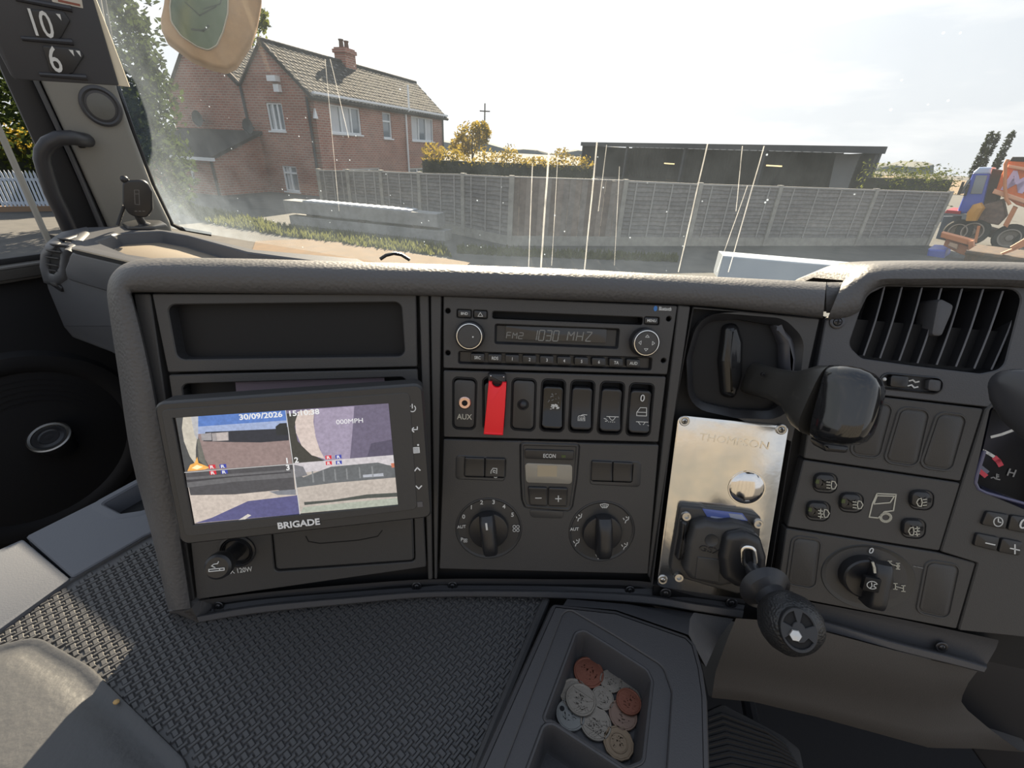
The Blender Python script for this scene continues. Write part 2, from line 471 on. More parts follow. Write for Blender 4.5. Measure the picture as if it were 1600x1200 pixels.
BRICK = brickmat('red brick', (.37, .145, .10), (.26, .095, .068), (.36, .27, .22), .30, .105, .020)
TILE = [mat('dark roof tile', (.030, .027, .025), .9), mat('pale roof tile', (.12, .11, .10), .85)]
UPVC = mat('white frame', (.78, .80, .82), .4)
PANE = mat('window pane', (.16, .19, .22), .06, spec=.9)
CURTAIN = mat('pale curtain', (.55, .56, .58), .8)
CONC = mat('weathered concrete', (.30, .30, .30), .9, var=(3, (.19, .19, .18), .35, .7))
POSTM = mat('concrete post', (.38, .36, .32), .9, var=(4, (.27, .26, .235), .4, .7))
FENCEM = [mat('weathered fence slat', (.23, .22, .21), .85, var=(6, (.15, .144, .14), .35, .65)), mat('fence slat brown', (.26, .245, .23), .85, var=(6, (.175, .165, .157), .35, .65))]
BOARDM = [mat('fence board dark', (.22, .175, .145), .85, var=(5, (.15, .12, .10), .35, .65)), mat('fence board', (.34, .28, .235), .85, var=(5, (.24, .20, .17), .35, .65)), mat('fence board grey', (.30, .265, .235), .85, var=(5, (.21, .185, .165), .35, .65))]
BATTEN = mat('fence batten', (.36, .345, .325), .85)
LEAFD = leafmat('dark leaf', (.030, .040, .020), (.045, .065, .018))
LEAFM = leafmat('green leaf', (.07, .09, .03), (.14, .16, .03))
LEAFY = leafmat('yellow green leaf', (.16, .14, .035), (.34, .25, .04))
BARK = mat('bark', (.06, .05, .04), .9)
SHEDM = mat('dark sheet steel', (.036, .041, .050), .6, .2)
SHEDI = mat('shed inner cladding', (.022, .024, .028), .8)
GRASSM = leafmat('grass', (.07, .085, .03), (.12, .13, .04))

# ------------------------------------------------------------------ outdoors: ground
def flat(pts, z=-2.5, h=0.02):
    mb = MB(); p = [onz(x, y, z) - Vector((0, 0, 0)) for x, y in pts]
    mb.prism([(q.x, q.y) for q in p], 0.0, h); return mb
g = MB(); g.box((-300, -60, -0.3), (300, 600, 0.0))
obj('ground', g, mat('yard gravel', (.062, .062, .060), .95, var=(2.2, (.095, .092, .085), .35, .7)), kind='structure', smooth=0)
g = MB(); g.prism([*[(q.x, q.y) for q in [onz(*p_, -2.5) for p_ in ((400, 378), (480, 375), (560, 383), (640, 397), (735, 412), (700, 440), (560, 450), (380, 430))]]], 0.0, 0.03)
obj('dirt_track', g, mat('sandy dirt', (.15, .10, .058), .95, var=(3, (.11, .08, .052), .4, .7)), kind='structure', smooth=0)
g = MB(); g.prism([(18, 60), (140, 60), (150, 200), (20, 200)], 0.0, 0.05)
obj('stubble_field', g, mat('stubble', (.18, .12, .06), .95), kind='structure', smooth=0)
# distant hills
g = MB(); row = []
for i in range(61):
    x = -330 + i * 11; hgt = 4.0 + 2.2 * math.sin(i * .55) + 1.6 * math.sin(i * 1.9) + random.random() * 1.2
    row.append((x, hgt))
g.sheet([[(x, 400, -1) for x, h in row], [(x, 404, h * .8) for x, h in row], [(x, 412, h) for x, h in row], [(x, 440, h * 1.05) for x, h in row]])
obj('hills', g, mat('hazy woodland', (.15, .16, .15), .95), kind='structure')

def leaves(mb, c, r, n, sz, shell=.55):
    for _ in range(n):
        d = Vector((random.gauss(0, 1), random.gauss(0, 1), random.gauss(0, 1))).normalized()
        k = shell + (1 - shell) * random.random()
        p = Vector((c[0] + d.x * r[0] * k, c[1] + d.y * r[1] * k, c[2] + d.z * r[2] * k))
        if p.z < .02: p.z = .02 + random.random() * .1
        a = Vector((random.uniform(-1, 1), random.uniform(-1, 1), random.uniform(-1, 1))).normalized(); b = a.orthogonal().normalized()
        s_ = sz * random.uniform(.6, 1.3)
        mb.add([p - a * s_, p + b * s_ * .5, p + a * s_, p - b * s_ * .5], [(0, 1, 2, 3)])
def tree(name, base, blobs, lm, label, cat, sz, per, trunk=.15, group=None):
    M = Matrix.Translation(base); t = thing(name, label, cat, M, group)
    f = MB()
    for (x, y, z, rx, ry, rz) in blobs: leaves(f, (x, y, z), (rx, ry, rz), per, sz)
    obj('foliage', f, lm, t, smooth=0)
    k = MB(); top = max(b[2] for b in blobs)
    k.tube([(0, 0, -.05), (.03, 0, top * .4), (-.02, .02, top * .75), (0, 0, top)], [trunk, trunk * .8, trunk * .5, trunk * .15], 8)
    for b in blobs[:6]:
        k.tube([(0, 0, b[2] * .45), (b[0] * .5, b[1] * .5, b[2] * .75), (b[0], b[1], b[2])], [trunk * .4, trunk * .3, trunk * .1], 6)
    obj('trunk', k, BARK, t)
    return t
def gpt(x, y, dist):                     # ground point seen in that direction, dist metres out
    r = ray(x, y); h = math.hypot(r.x, r.y); return Vector((r.x / h * dist, r.y / h * dist, 0))

# big trees left of the house
b0 = gpt(140, 200, 19)
tree('broadleaf_tree', b0, [(0, 0, 5.5, 2.6, 2.2, 2.6), (-1.3, .4, 7.8, 2.2, 2.0, 2.2), (1.2, .6, 8.5, 1.7, 1.9, 2.0), (.3, 0, 3.2, 2.4, 2.0, 2.0), (-2, 0, 4.2, 2, 2, 2.6), (.9, .2, 1.6, 1.6, 1.4, 1.6), (-1.2, 0, 10.2, 1.9, 1.6, 1.8), (1.3, .3, 4.2, 1.0, 1.0, 2.2), (1.5, .3, 7.2, 1.0, 1.0, 1.5)], LEAFD,
     'tall dark broadleaf tree in front of the left end of the brick house', 'tree', .10, 2600, .3)
b0 = gpt(372, 50, 50)
tree('broadleaf_tree', b0, [(0, 0, 10.2, 2.2, 2, 2), (-1.6, 0, 9.2, 1.8, 1.6, 1.7), (1.5, 0, 10.9, 1.2, 1, 1)], LEAFM,
     'light treetop showing above the brick house roof beside the chimney stack gable', 'tree', .2, 450, .25)
b0 = gpt(-45, 150, 30)
tree('roadside_tree', b0, [(0, 0, 4.8, 2.0, 2.0, 2.4), (-1.5, 1, 6.2, 2.0, 1.8, 2.0)], LEAFD,
     'dark roadside tree seen through the passenger side window', 'tree', .16, 700, .25)
b0 = gpt(738, 215, 42)
tree('small_tree', b0, [(0, 0, 3.2, 1.5, 1.4, 1.25), (-.9, 0, 2.6, 1.0, 1, 1.0), (.7, 0, 3.6, .9, 1, .9)], LEAFY,
     'small golden tree above the hedge right of the brick house', 'tree', .16, 480, .12)
# hedge rows
def hedge(name, pa, pb, hgt, dep, n, lm_low, lm_top, label):
    t = thing(name, label, 'hedge', Matrix.Translation(pa)); d = pb - pa; L_ = d.length; d.normalize(); q = Vector((-d.y, d.x, 0))
    lo, hi = MB(), MB()
    for i in range(n):
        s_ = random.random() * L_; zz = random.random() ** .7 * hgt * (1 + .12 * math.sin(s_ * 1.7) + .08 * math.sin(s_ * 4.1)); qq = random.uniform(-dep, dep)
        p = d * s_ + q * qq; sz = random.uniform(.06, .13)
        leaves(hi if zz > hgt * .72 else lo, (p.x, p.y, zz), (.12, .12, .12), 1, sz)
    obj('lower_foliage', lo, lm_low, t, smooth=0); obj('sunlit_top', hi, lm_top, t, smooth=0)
    k = MB(); k.box((0, -.25, 0), (L_, .25, hgt * .8)); M = Matrix.Translation(pa) @ Matrix.Rotation(math.atan2(d.y, d.x), 4, 'Z')
    obj('stems', k, mat('hedge stems', (.018, .022, .012), 1), t, M, smooth=0)
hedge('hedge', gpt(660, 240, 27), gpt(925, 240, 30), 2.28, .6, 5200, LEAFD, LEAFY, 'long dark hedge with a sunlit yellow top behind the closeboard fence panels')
hedge('hedge', gpt(1372, 250, 35), gpt(1488, 270, 46), 2.5, .9, 3600, LEAFM, LEAFM, 'bushy green hedge right of the dark open-fronted shed')
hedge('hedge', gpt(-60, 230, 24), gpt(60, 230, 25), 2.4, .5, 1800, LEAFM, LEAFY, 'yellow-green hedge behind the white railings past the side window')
for i, (x, y0, dd, lab) in enumerate([(1527, 250, 95, 'leftmost of the three thin poplars on the skyline by the tipper lorry'), (1537, 250, 96, 'middle one of the three thin poplars on the skyline by the tipper lorry'), (1558, 250, 94, 'rightmost of the three thin poplars on the skyline by the tipper lorry')]):
    b0 = gpt(x - 12, 280, dd)
    tree('poplar', b0, [(0, 0, 2.6 + k * 1.05, .55 - .05 * k, .5, .9) for k in range(5)], LEAFD, lab, 'tree', .2, 200, .12, 'poplars on the skyline')
# pole
b0 = gpt(757, 215, 50)
k = MB(); k.tube([(0, 0, 0), (0, 0, 6.3)], [.09, .06], 8); k.box((-.5, -.04, 5.6), (.5, .04, 5.7))
tag(obj('utility_pole', k, BARK, None, Matrix.Translation(b0)), 'thin wooden utility pole beside the small golden tree', 'pole')

# ------------------------------------------------------------------ outdoors: house
HC = Vector((-9.9, 23.7, 0)); HU = Vector((.316, .949, 0)); HW = Vector((-.949, .316, 0))
GP = PL(HC, -18.4, 0); LP = PL(HC, 71.6, 0)
house = thing('brick_house', 'red brick two-storey house with dark tiled gable roofs and white windows', 'house', Matrix.Translation(HC))
def winrect(pl, p): a = pl.uv(*p[0]); b = pl.uv(*p[1]); return (min(a[0], b[0]), min(a[1], b[1]), max(a[0], b[0]), max(a[1], b[1]))
gw = [(-2.62, 2.80, -1.66, 3.96), (-2.32, .12, -1.42, 1.30)]
lw = [(1.25, 2.84, 3.65, 4.06), (5.66, 2.76, 6.55, 4.06), (8.76, 2.74, 11.6, 4.08), (1.71, .15, 5.05, 1.22), (8.26, .1, 11.2, 1.14)]
m_ = MB(); m_.plate([(0, 0), (0, 4.42), (-2.2, 6.27), (-3.9, 4.6), (-6.4, 6.65), (-8.95, 4.15), (-8.95, 0)], [rect(*r) for r in gw], -.25, 0, .002)
obj('gable_wall', m_, BRICK, house, GP, smooth=0)
m_ = MB(); m_.plate([(0.0, 0), (13.0, 0), (13.0, 4.4), (0.0, 4.4)], [rect(*r) for r in lw], -.25, 0, .002)
obj('long_wall', m_, BRICK, house, LP, smooth=0)
m_ = MB(); m_.box((-13, 0, -.1), (-.3, 4.1, 0)); obj('far_wall', m_, BRICK, house, PL(HC + HW * 8.9, 251.6, 0), smooth=0)
m_ = MB(); m_.prism([(0, 0), (0, 4.42), (2.2, 6.27), (3.9, 4.6), (6.4, 6.65), (8.9, 4.15), (8.9, 0)], -.1, 0); obj('end_wall', m_, BRICK, house, PL(HC + HU * 13, 161.6, 0), smooth=0)
def window(pl, r, mull, tran=None, parent=house, cur=()):
    x0, y0, x1, y1 = r; t = .07; mb = MB()
    mb.plate(rect(x0, y0, x1, y1), [rect(x0 + t, y0 + t, x1 - t, y1 - t)], -.18, -.05, .004)
    xs = [x0 + t] + [x0 + (x1 - x0) * q for q in mull] + [x1 - t]
    for q in xs[1:-1]: mb.box((q - .04, y0 + t, -.16), (q + .04, y1 - t, -.055))
    if tran: mb.box((x0 + t, y0 + (y1 - y0) * tran - .04, -.16), (x1 - t, y0 + (y1 - y0) * tran + .04, -.05))
    mb.box((x0 - .06, y0 - .07, -.2), (x1 + .06, y0, .07))
    wn = obj('window', mb, UPVC, parent, pl, smooth=0)
    for i in range(len(xs) - 1):
        p = MB(); p.box((xs[i], y0 + t, -.14), (xs[i + 1], y1 - t, -.12)); obj('pane', p, PANE, wn, pl, smooth=0)
        if i in cur:
            p = MB(); n = 8; a, b = xs[i] + .08, xs[i + 1] - .1
            p.sheet([[(a + (b - a) * j / n, yy, -.112 + .006 * (j % 2)) for j in range(n + 1)] for yy in (y0 + t, y1 - t)])
            obj('curtain', p, CURTAIN, wn, pl, smooth=0)
window(GP, gw[0], [.36, .66], cur=(0,)); window(GP, gw[1], [.5], .72, cur=(0,))
window(LP, lw[0], [.36, .7], cur=(0, 1)); window(LP, lw[1], [], .66); window(LP, lw[2], [.34, .67], cur=(0, 2)); window(LP, lw[3], [.3, .7], .75); window(LP, lw[4], [.34, .67], .6)
def roof(pl, u0, u1, v0, v1, gauge=.25, wid=.30, name='roof_tiles'):
    s_ = MB(); s_.box((u0, v0, -.1), (u1, v1, 0)); sl_ = obj('roof_slope', s_, TILE[0], house, pl, smooth=0)
    mb = MB(); r_ = 0; v = v0
    while v < v1 - .02:
        x = u0 - (wid / 2 if r_ % 2 else 0)
        while x < u1:
            a, b = max(x + .012, u0), min(x + wid - .012, u1)
            if b - a > .05:
                mb.cur = 0; h = .055 + random.uniform(-.008, .008); top = min(v + gauge + .05, v1)
                md = (a + b) / 2
                mb.add([(a, v, h * .6), (md, v, h), (b, v, h * .6), (a, top, .012), (md, top, .03), (b, top, .012), (a, v, 0), (b, v, 0)], [(0, 1, 4, 3), (1, 2, 5, 4), (2, 7, 5), (0, 3, 6)])
                mb.cur = 1; mb.add([(a, v, 0), (b, v, 0), (b, v, h * .6), (md, v, h), (a, v, h * .6)], [(0, 1, 2, 3, 4)])
                if random.random() < .38: mb.add([(a, v + gauge * .15, h * .6 + .004), (md, v + gauge * .15, h + .004), (md, v + gauge * .75, .05), (a, v + gauge * .75, .03)], [(0, 1, 2, 3)])
            x += wid
        v += gauge; r_ += 1
    obj(name, mb, TILE, sl_, pl, smooth=0, kind='stuff')
ang = math.degrees(math.atan2(6.27 - 4.39, 2.2)); sln = math.hypot(6.27 - 4.39, 2.2)
roof(PL(HC + HW * 2.2 + Vector((0, 0, 6.33)), 71.6, 90 - ang), -.18, 13.3, -sln - .42, 0)
a2 = math.degrees(math.atan2(6.65 - 4.6, 2.5)); sl2 = math.hypot(2.05, 2.5)
roof(PL(HC + HW * 6.4 + Vector((0, 0, 6.72)), 71.6, 90 - a2), -.18, 13.3, -sl2, 0)
m_ = MB()
for (wa, za, wb, zb) in ((2.2, 6.3, 3.9, 4.6), (6.4, 6.68, 9.1, 4.0)):
    a, b = HW * wa + Vector((0, 0, za)), HW * wb + Vector((0, 0, zb))
    m_.sheet([[a - HU * .15, b - HU * .15], [a + HU * 13.2, b + HU * 13.2]])
obj('hidden_slope', m_, TILE[0], house, Matrix.Translation(HC), smooth=0)
m_ = MB()
for k in range(44): m_.tube([(-.15 + k * .305, 0, 0), (.15 + k * .305, 0, 0.008)], [.11, .12], 8)
obj('ridge_tiles', m_, TILE[0], house, PL(HC + HW * 2.2 + Vector((0, 0, 6.33)), 71.6, 0), kind='stuff')
m_ = MB(); m_.box((0, 4.22, .02), (13.2, 4.40, .22)); m_.box((0, 4.34, .2), (13.2, 4.44, .33)); obj('gutter_fascia', m_, UPVC, house, LP, smooth=0)
m_ = MB()
for a, b in (((.15, 4.25), (-2.2, 6.33)), ((-2.2, 6.33), (-3.9, 4.7)), ((-3.9, 4.7), (-6.4, 6.72)), ((-6.4, 6.72), (-9.1, 4.05))): m_.tube([(a[0], a[1], .04), (b[0], b[1], .04)], .07, 4)
obj('verge', m_, mat('verge mortar', (.13, .10, .085), .9), house, GP, smooth=0)
RP = PL(HC + HW * 2.2, 71.6, 0); cx = RP.uv(540, 96)
ch = MB(); ch.box((cx[0] - .45, 6.0, -.35), (cx[0] + .45, 7.0, .35)); ch.box((cx[0] - .52, 6.75, -.42), (cx[0] + .52, 6.92, .42))
co = obj('chimney', ch, BRICK, house, RP, smooth=0)
for dx in (-.22, .22):
    k = MB(); k.lathe([(.13, 0), (.11, .3), (.14, .33), (.14, .38), (.09, .38)], n=12); obj('chimney_pot', k, mat('clay pot', (.12, .07, .05), .8), co, Matrix.Translation(RP.O + RP.u * (cx[0] + dx) + Vector((0, 0, 7.0))))
pp = MB(); a = LP.uv(630, 150)[0]; pp.tube([(a, .1, .1), (a, 4.1, .1), (a, 4.3, .35), (a, 5.6, .35)], .06, 8); obj('soil_pipe', pp, UPVC, house, LP)
pp = MB(); pp.tube([(12.85, 0, .08), (12.85, 4.2, .08), (12.9, 4.4, .3)], .05, 8); obj('downpipe', pp, SHEDM, house, LP)
pp = MB(); pp.tube([(-3.9, 4.6, .06), (-3.85, 2.5, .06)], .06, 8); obj('downpipe', pp, SHEDM, house, GP); pp = MB(); pp.tube([(-.1, 0, .06), (-.1, 4.2, .06)], .05, 8); obj('downpipe', pp, SHEDM, house, GP)
def dish(pl, x, y, r, lab='satellite_dish'):
    u, v = pl.uv(x, y); d = MB(); d.lathe([(.0, .25), (r * .5, .28), (r, .38), (r * .5, .30), (0, .27)], (u, v), 16); d.tube([(u, v - r * .2, 0), (u, v, .26)], .03, 6); d.tube([(u, v - r, .34), (u, v - r * .2, .7)], .015, 5)
    obj(lab, d, mat('dish grey', (.045, .048, .05), .6), house, pl)
dish(GP, 319, 186, .36); dish(GP, 397, 198, .34)
k = MB(); u, v = GP.uv(431, 124); k.box((u - .25, v - .1, 0), (u + .25, v + .12, .3)); k.box((u - .05, v - .5, .0), (u + .25, v - .2, .2)); obj('security_light', k, UPVC, house, GP)
k = MB(); u, v = LP.uv(479, 176); u = max(u, .05); k.prism([(u, v - .2), (u + .25, v - .2), (u + .14, v + .22)], 0, .1); obj('alarm_box', k, UPVC, house, LP)
# lean-to
SP = PL(HC + HW * 3.35, 71.6, 0); q = SP.uv(332, 247); pr = max(1.5, min(5, -q[0])); zo = max(1.2, min(2.2, q[1]))
lt = MB(); lt.prism([(-pr, 0), (0, 0), (0, 2.55), (-pr, zo)], -.2, 0); obj('lean_to_wall', lt, BRICK, house, SP, smooth=0)
EP = PL(HC + HW * 3.35 - HU * pr, -18.4, 0)
r0 = winrect(EP, ((293, 256), (308, 290))); r0 = (r0[0], max(.5, r0[1]), r0[2], min(zo - .15, r0[3]))
lt = MB(); lt.plate(rect(-5.0, 0, 0, zo), [rect(*r0)], -.2, 0, .002); obj('lean_to_end', lt, BRICK, house, EP, smooth=0); window(EP, r0, [], .55)
lt = MB(); O_ = HC + HW * 3.15
A_, B_, C_, D_ = O_ - HU * (pr + .25) + Vector((0, 0, zo - .1)), O_ + Vector((0, 0, 2.62)), O_ + HW * 5.3 + Vector((0, 0, 2.62)), O_ + HW * 5.3 - HU * (pr + .25) + Vector((0, 0, zo - .1))
up = Vector((0, 0, .14)); lt.rings([[tuple(x - HC) for x in (A_, B_, C_, D_)], [tuple(x + up - HC) for x in (A_, B_, C_, D_)]], cap0=True)
obj('lean_to_roof', lt, TILE[0], house, Matrix.Translation(HC), smooth=0)
lt = MB(); lt.box((-5.2, zo - .12, .1), (.25, zo + .02, .28)); obj('lean_to_gutter', lt, UPVC, house, EP, smooth=0)
lt = MB(); lt.tube([(-.05, 0, .08), (-.05, zo - .1, .08)], .05, 8); obj('downpipe', lt, SHEDM, house, EP)

# ------------------------------------------------------------------ outdoors: fence
fposts = [(497, 265, 19.6), (543, 266, 18.6), (595, 267, 17.5), (655, 270, 16.2), (724, 272, 14.8), (800, 276, 13.4), (978, 282, 14.54), (1095, 287, 15.8), (1220, 291, 17.65), (1370, 296, 20.5), (1486, 300, 23.3)]
fp = []
for x, y, dd in fposts:
    p = gpt(x, y, dd); r = ray(x, y); fp.append((p, 2.5 + r.z / math.hypot(r.x, r.y) * dd))
fence = thing('garden_fence', 'weathered timber fence with concrete posts across the yard in front of the house and shed', 'fence', Matrix.Translation(fp[0][0]))
for i, (p, tz) in enumerate(fp):
    q = fp[min(i + 1, len(fp) - 1)][0] - fp[max(i - 1, 0)][0]
    k = MB(); k.prism(rect(-.07, 0, .07, tz + .03), -.08, .06, .012); obj('fence_post', k, POSTM, fence, PL(p, math.degrees(math.atan2(q.y, q.x)), 0), smooth=0)
for i in range(len(fp) - 1):
    (p, t0), (p2, t1) = fp[i], fp[i + 1]; d = p2 - p; W_ = d.length - .12; FPi = PL(p + d.normalized() * .06, math.degrees(math.atan2(d.y, d.x)), 0)
    tp = lambda x: t0 + (t1 - t0) * x / W_
    k = MB(); k.prism([(0, 0), (W_, 0), (W_, .28), (0, .28)], -.05, .02); obj('gravel_board', k, POSTM, fence, FPi, smooth=0)
    v0 = .27
    if i == 5:                           # closeboard stretch: upright boards
        n = 18
        rl = MB(); rl.box((0, .5, -.09), (W_, .58, -.03)); rl.box((0, 1.4, -.09), (W_, 1.48, -.03)); pan = obj('board_panel', rl, BATTEN, fence, FPi, smooth=0)
        for j in range(n):
            x0 = W_ * j / n; k = MB(); dz = .016 * (j % 2) + random.uniform(0, .006); k.box((x0 + .001, .1, -.03 + dz), (x0 + W_ / n - .003, tp(x0) - .02 + random.uniform(-.02, .02), -.008 + dz)); obj('board', k, BOARDM[j % 3 if random.random() < .7 else random.randrange(3)], pan, FPi, smooth=0)
        k = MB(); k.prism([(0, t0 - .02), (W_, t1 - .02), (W_, t1 + .01), (0, t0 + .01)], -.06, .02); obj('capping_rail', k, BATTEN, pan, FPi, smooth=0)
        continue
    nb = 3 if i < 5 else 4
    bt = MB(); bt.prism([(0, t0 - .05), (W_, t1 - .05), (W_, t1), (0, t0)], -.03, .035); pan = obj('lap_panel', bt, BATTEN, fence, FPi, smooth=0)
    for j in range(nb):
        x = W_ * (j + .5) / nb; bt = MB(); bt.box((x - .02, v0, .0), (x + .02, tp(x) - .04, .035)); obj('batten', bt, BATTEN, pan, FPi, smooth=0)
    ns = 13
    for j in range(ns):
        k = MB(); nseg = 10; ph = random.random() * 6; rows = [[], [], []]
        for s_ in range(nseg + 1):
            x = W_ * s_ / nseg; st = (tp(x) - .04 - v0) / ns; y = v0 + st * j + .012 * math.sin(ph + s_ * 1.3) + .006 * math.sin(ph * 2 + s_ * 2.9)
            rows[0].append((x, y, -.006)); rows[1].append((x, y, .022)); rows[2].append((x, y + st + .025, -.012))
        k.sheet(rows); obj('slat', k, FENCEM[(j + i) % 2], pan, FPi, smooth=0)
# ------------------------------------------------------------------ concrete beams and sheets
pa, pb = onz(452, 351, -2.5), onz(690, 377, -2.5); d = pb - pa; BP = PL(pa, math.degrees(math.atan2(d.y, d.x)), 0); LB = d.length
h1 = BP.uv(455, 337)[1]; h2 = BP.uv(449, 313)[1]
k = MB(); k.prism(rect(.05, 0, LB + .1, max(.25, h1)), -.5, 0, .015); tag(obj('concrete_beam', k, CONC, None, BP, smooth=0), 'lower of the two long grey concrete beams lying stacked by the fence', 'beam', 'stacked concrete beams')
k = MB(); k.prism(rect(-.05, max(.25, h1) + .09, LB * .98, h2), -.5, .03, .015); tag(obj('concrete_beam', k, CONC, None, BP, smooth=0), 'upper concrete beam of the stack, carrying pale metal sheets', 'beam', 'stacked concrete beams')
for x in (.15, .5, .85):
    k = MB(); k.box((LB * x - .1, max(.25, h1), -.45), (LB * x + .1, max(.25, h1) + .09, -.03)); tag(obj('timber_spacer', k, BARK, None, BP, smooth=0), ['left timber spacer between the two concrete beams', 'middle timber spacer between the two concrete beams', 'right timber spacer between the two concrete beams'][(.15, .5, .85).index(x)], 'timber')
SHEET = mat('pale metal sheet', (.50, .55, .62), .35, .4)
for j, (x0, x1, lab) in enumerate(((.12, .45, 'left pale metal sheet lying on the upper concrete beam'), (.455, .82, 'right pale metal sheet lying on the upper concrete beam'))):
    k = MB(); a, b = LB * x0, LB * x1; z0 = h2 + .006
    n = 16; k.rings([[(a + (b - a) * q / n, z0, zz) for q in range(n + 1)] + [(a + (b - a) * q / n, z0 + .03 + .012 * (q % 2), zz) for q in range(n, -1, -1)] for zz in (-.46, -.02)], cap0=True)
    tag(obj('metal_sheet', k, SHEET, None, BP, smooth=0), lab, 'metal sheet', 'metal sheets on the beams')
# long pale slab in front of the fence at right
pa, pb = onz(1121, 434, -2.5), onz(1330, 454, -2.5); d = pb - pa; BP2 = PL(pa, math.degrees(math.atan2(d.y, d.x)), 0)
k = MB(); k.prism(rect(0, 0, d.length, .52), -.6, 0, .03); tag(obj('concrete_slab', k, mat('pale blue concrete', (.36, .41, .47), .8), None, BP2, smooth=0), 'long pale blue-grey concrete slab lying below the right half of the fence', 'slab')
# grass along the foot of the house and the beams
for poly_, n_, nm_ in (([(287, 322), (360, 336), (448, 356), (560, 370), (690, 385), (705, 402), (600, 391), (460, 372), (330, 350), (280, 333)], 3600, 'grass'), ([(715, 388), (800, 393), (1060, 403), (1060, 410), (800, 401), (715, 396)], 1200, 'grass')):
    P2 = [onz(x, y, -2.5) for x, y in poly_]; PQ = [(p.x, p.y) for p in P2]; xs_ = [p[0] for p in PQ]; ys_ = [p[1] for p in PQ]; k = MB(); c_ = 0
    def _in(p, poly): return sum((poly[i - 1][1] > p[1]) != (poly[i][1] > p[1]) and p[0] < (poly[i][0] - poly[i - 1][0]) * (p[1] - poly[i - 1][1]) / (poly[i][1] - poly[i - 1][1]) + poly[i - 1][0] for i in range(len(poly))) % 2 == 1
    while c_ < n_:
        p = (random.uniform(min(xs_), max(xs_)), random.uniform(min(ys_), max(ys_)))
        if _in(p, PQ):
            c_ += 1; a = random.random() * 6.3; dx, dy, h_ = .05 * math.cos(a), .05 * math.sin(a), random.uniform(.06, .22); lx, ly = random.uniform(-.08, .08), random.uniform(-.08, .08)
            k.add([(p[0] - dx, p[1] - dy, 0), (p[0] + dx, p[1] + dy, 0), (p[0] + lx, p[1] + ly, h_)], [(0, 1, 2)])
    tag(obj(nm_, k, GRASSM, smooth=0, kind='stuff'), 'rough grass around the stacked concrete beams' if n_ > 2000 else 'thin line of weeds at the foot of the closeboard fence', 'grass')
# ------------------------------------------------------------------ open-fronted shed
def atz(x, y, dz): r = ray(x, y); return CAM + r * (dz / r.z)
sa, sb = atz(911, 222, 1.25), atz(1386, 229, 1.25); sa.z = sb.z = 3.75; d = sb - sa; LS = d.length; SPn = PL(Vector((sa.x, sa.y, 0)), math.degrees(math.atan2(d.y, d.x)), 0)
shed = thing('open_shed', 'long dark open-fronted steel shed behind the fence', 'shed', SPn)
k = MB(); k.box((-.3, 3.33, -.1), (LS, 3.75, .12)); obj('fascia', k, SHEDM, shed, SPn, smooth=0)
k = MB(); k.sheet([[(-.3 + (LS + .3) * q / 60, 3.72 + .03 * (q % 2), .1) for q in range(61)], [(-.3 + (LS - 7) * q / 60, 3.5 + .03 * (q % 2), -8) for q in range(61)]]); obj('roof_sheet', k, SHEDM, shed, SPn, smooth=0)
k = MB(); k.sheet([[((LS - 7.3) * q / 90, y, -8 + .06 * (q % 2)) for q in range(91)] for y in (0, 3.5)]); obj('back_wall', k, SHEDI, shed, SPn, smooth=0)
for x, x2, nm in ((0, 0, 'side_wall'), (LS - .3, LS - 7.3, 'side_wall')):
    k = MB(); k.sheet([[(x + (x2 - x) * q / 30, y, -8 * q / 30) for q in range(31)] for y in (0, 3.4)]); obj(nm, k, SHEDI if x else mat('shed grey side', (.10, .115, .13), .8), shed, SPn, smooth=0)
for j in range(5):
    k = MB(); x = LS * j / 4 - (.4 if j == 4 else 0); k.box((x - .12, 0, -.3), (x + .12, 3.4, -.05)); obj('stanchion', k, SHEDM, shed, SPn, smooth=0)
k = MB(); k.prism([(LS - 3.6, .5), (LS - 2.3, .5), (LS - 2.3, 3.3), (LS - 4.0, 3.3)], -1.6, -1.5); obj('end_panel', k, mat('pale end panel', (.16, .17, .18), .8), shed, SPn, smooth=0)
SI = PL(SPn.O - SPn.n * 5, SPn.yaw, 0)
for x, y in ((1046, 254), (1210, 257)):
    u, v = SI.uv(x, y); v = min(v, 3.2); k = MB(); k.box((u - .8, v - .06, -.1), (u + .8, v + .06, .1)); o = obj('strip_light', k, SHEDM, shed, SI, smooth=0)
    k = MB(); k.box((u - .75, v - .16, -.08), (u + .75, v - .06, .08)); obj('lamp_tube', k, emis('warm strip lamp', (1, .75, .35), 2.0), o, SI, smooth=0)
# ------------------------------------------------------------------ tipper lorry, attachments and railings
ORANGE = mat('orange paint', (.75, .17, .03), .4, var=(5, (.55, .13, .03), .4, .7)); ORANGEP = mat('dusty orange paint', (.62, .24, .10), .6)
BLUE = mat('blue paint', (.05, .09, .45), .35); LBLUE = mat('pale blue paint', (.45, .55, .75), .4); DUST = mat('dusty chassis', (.20, .13, .10), .85, var=(5, (.10, .07, .06), .35, .65))
TYRE = mat('tyre', (.03, .028, .026), .85); RIM = mat('dusty wheel rim', (.30, .26, .22), .6)
TPL = PL(onz(1572, 391, -2.5), -46, 0)
lorry = thing('tipper_lorry', 'blue-cabbed tipper lorry with an orange body parked at the far right', 'lorry', TPL)
def tprism(name, pts, m_, w0, w1, b=.03, par=lorry, pl=TPL):
    k = MB(); k.prism(pl.P(pts, w1), w0, w1, b); return obj(name, k, m_, par, pl, smooth=0)
cabn = tprism('cab', [(1494, 334), (1521, 268), (1530, 262), (1550, 262), (1533, 334)], BLUE, -2.2, 0, .08)
tprism('cab_roof', [(1519, 272), (1530, 261), (1551, 261), (1548, 272)], LBLUE, -2.2, .02, .06)
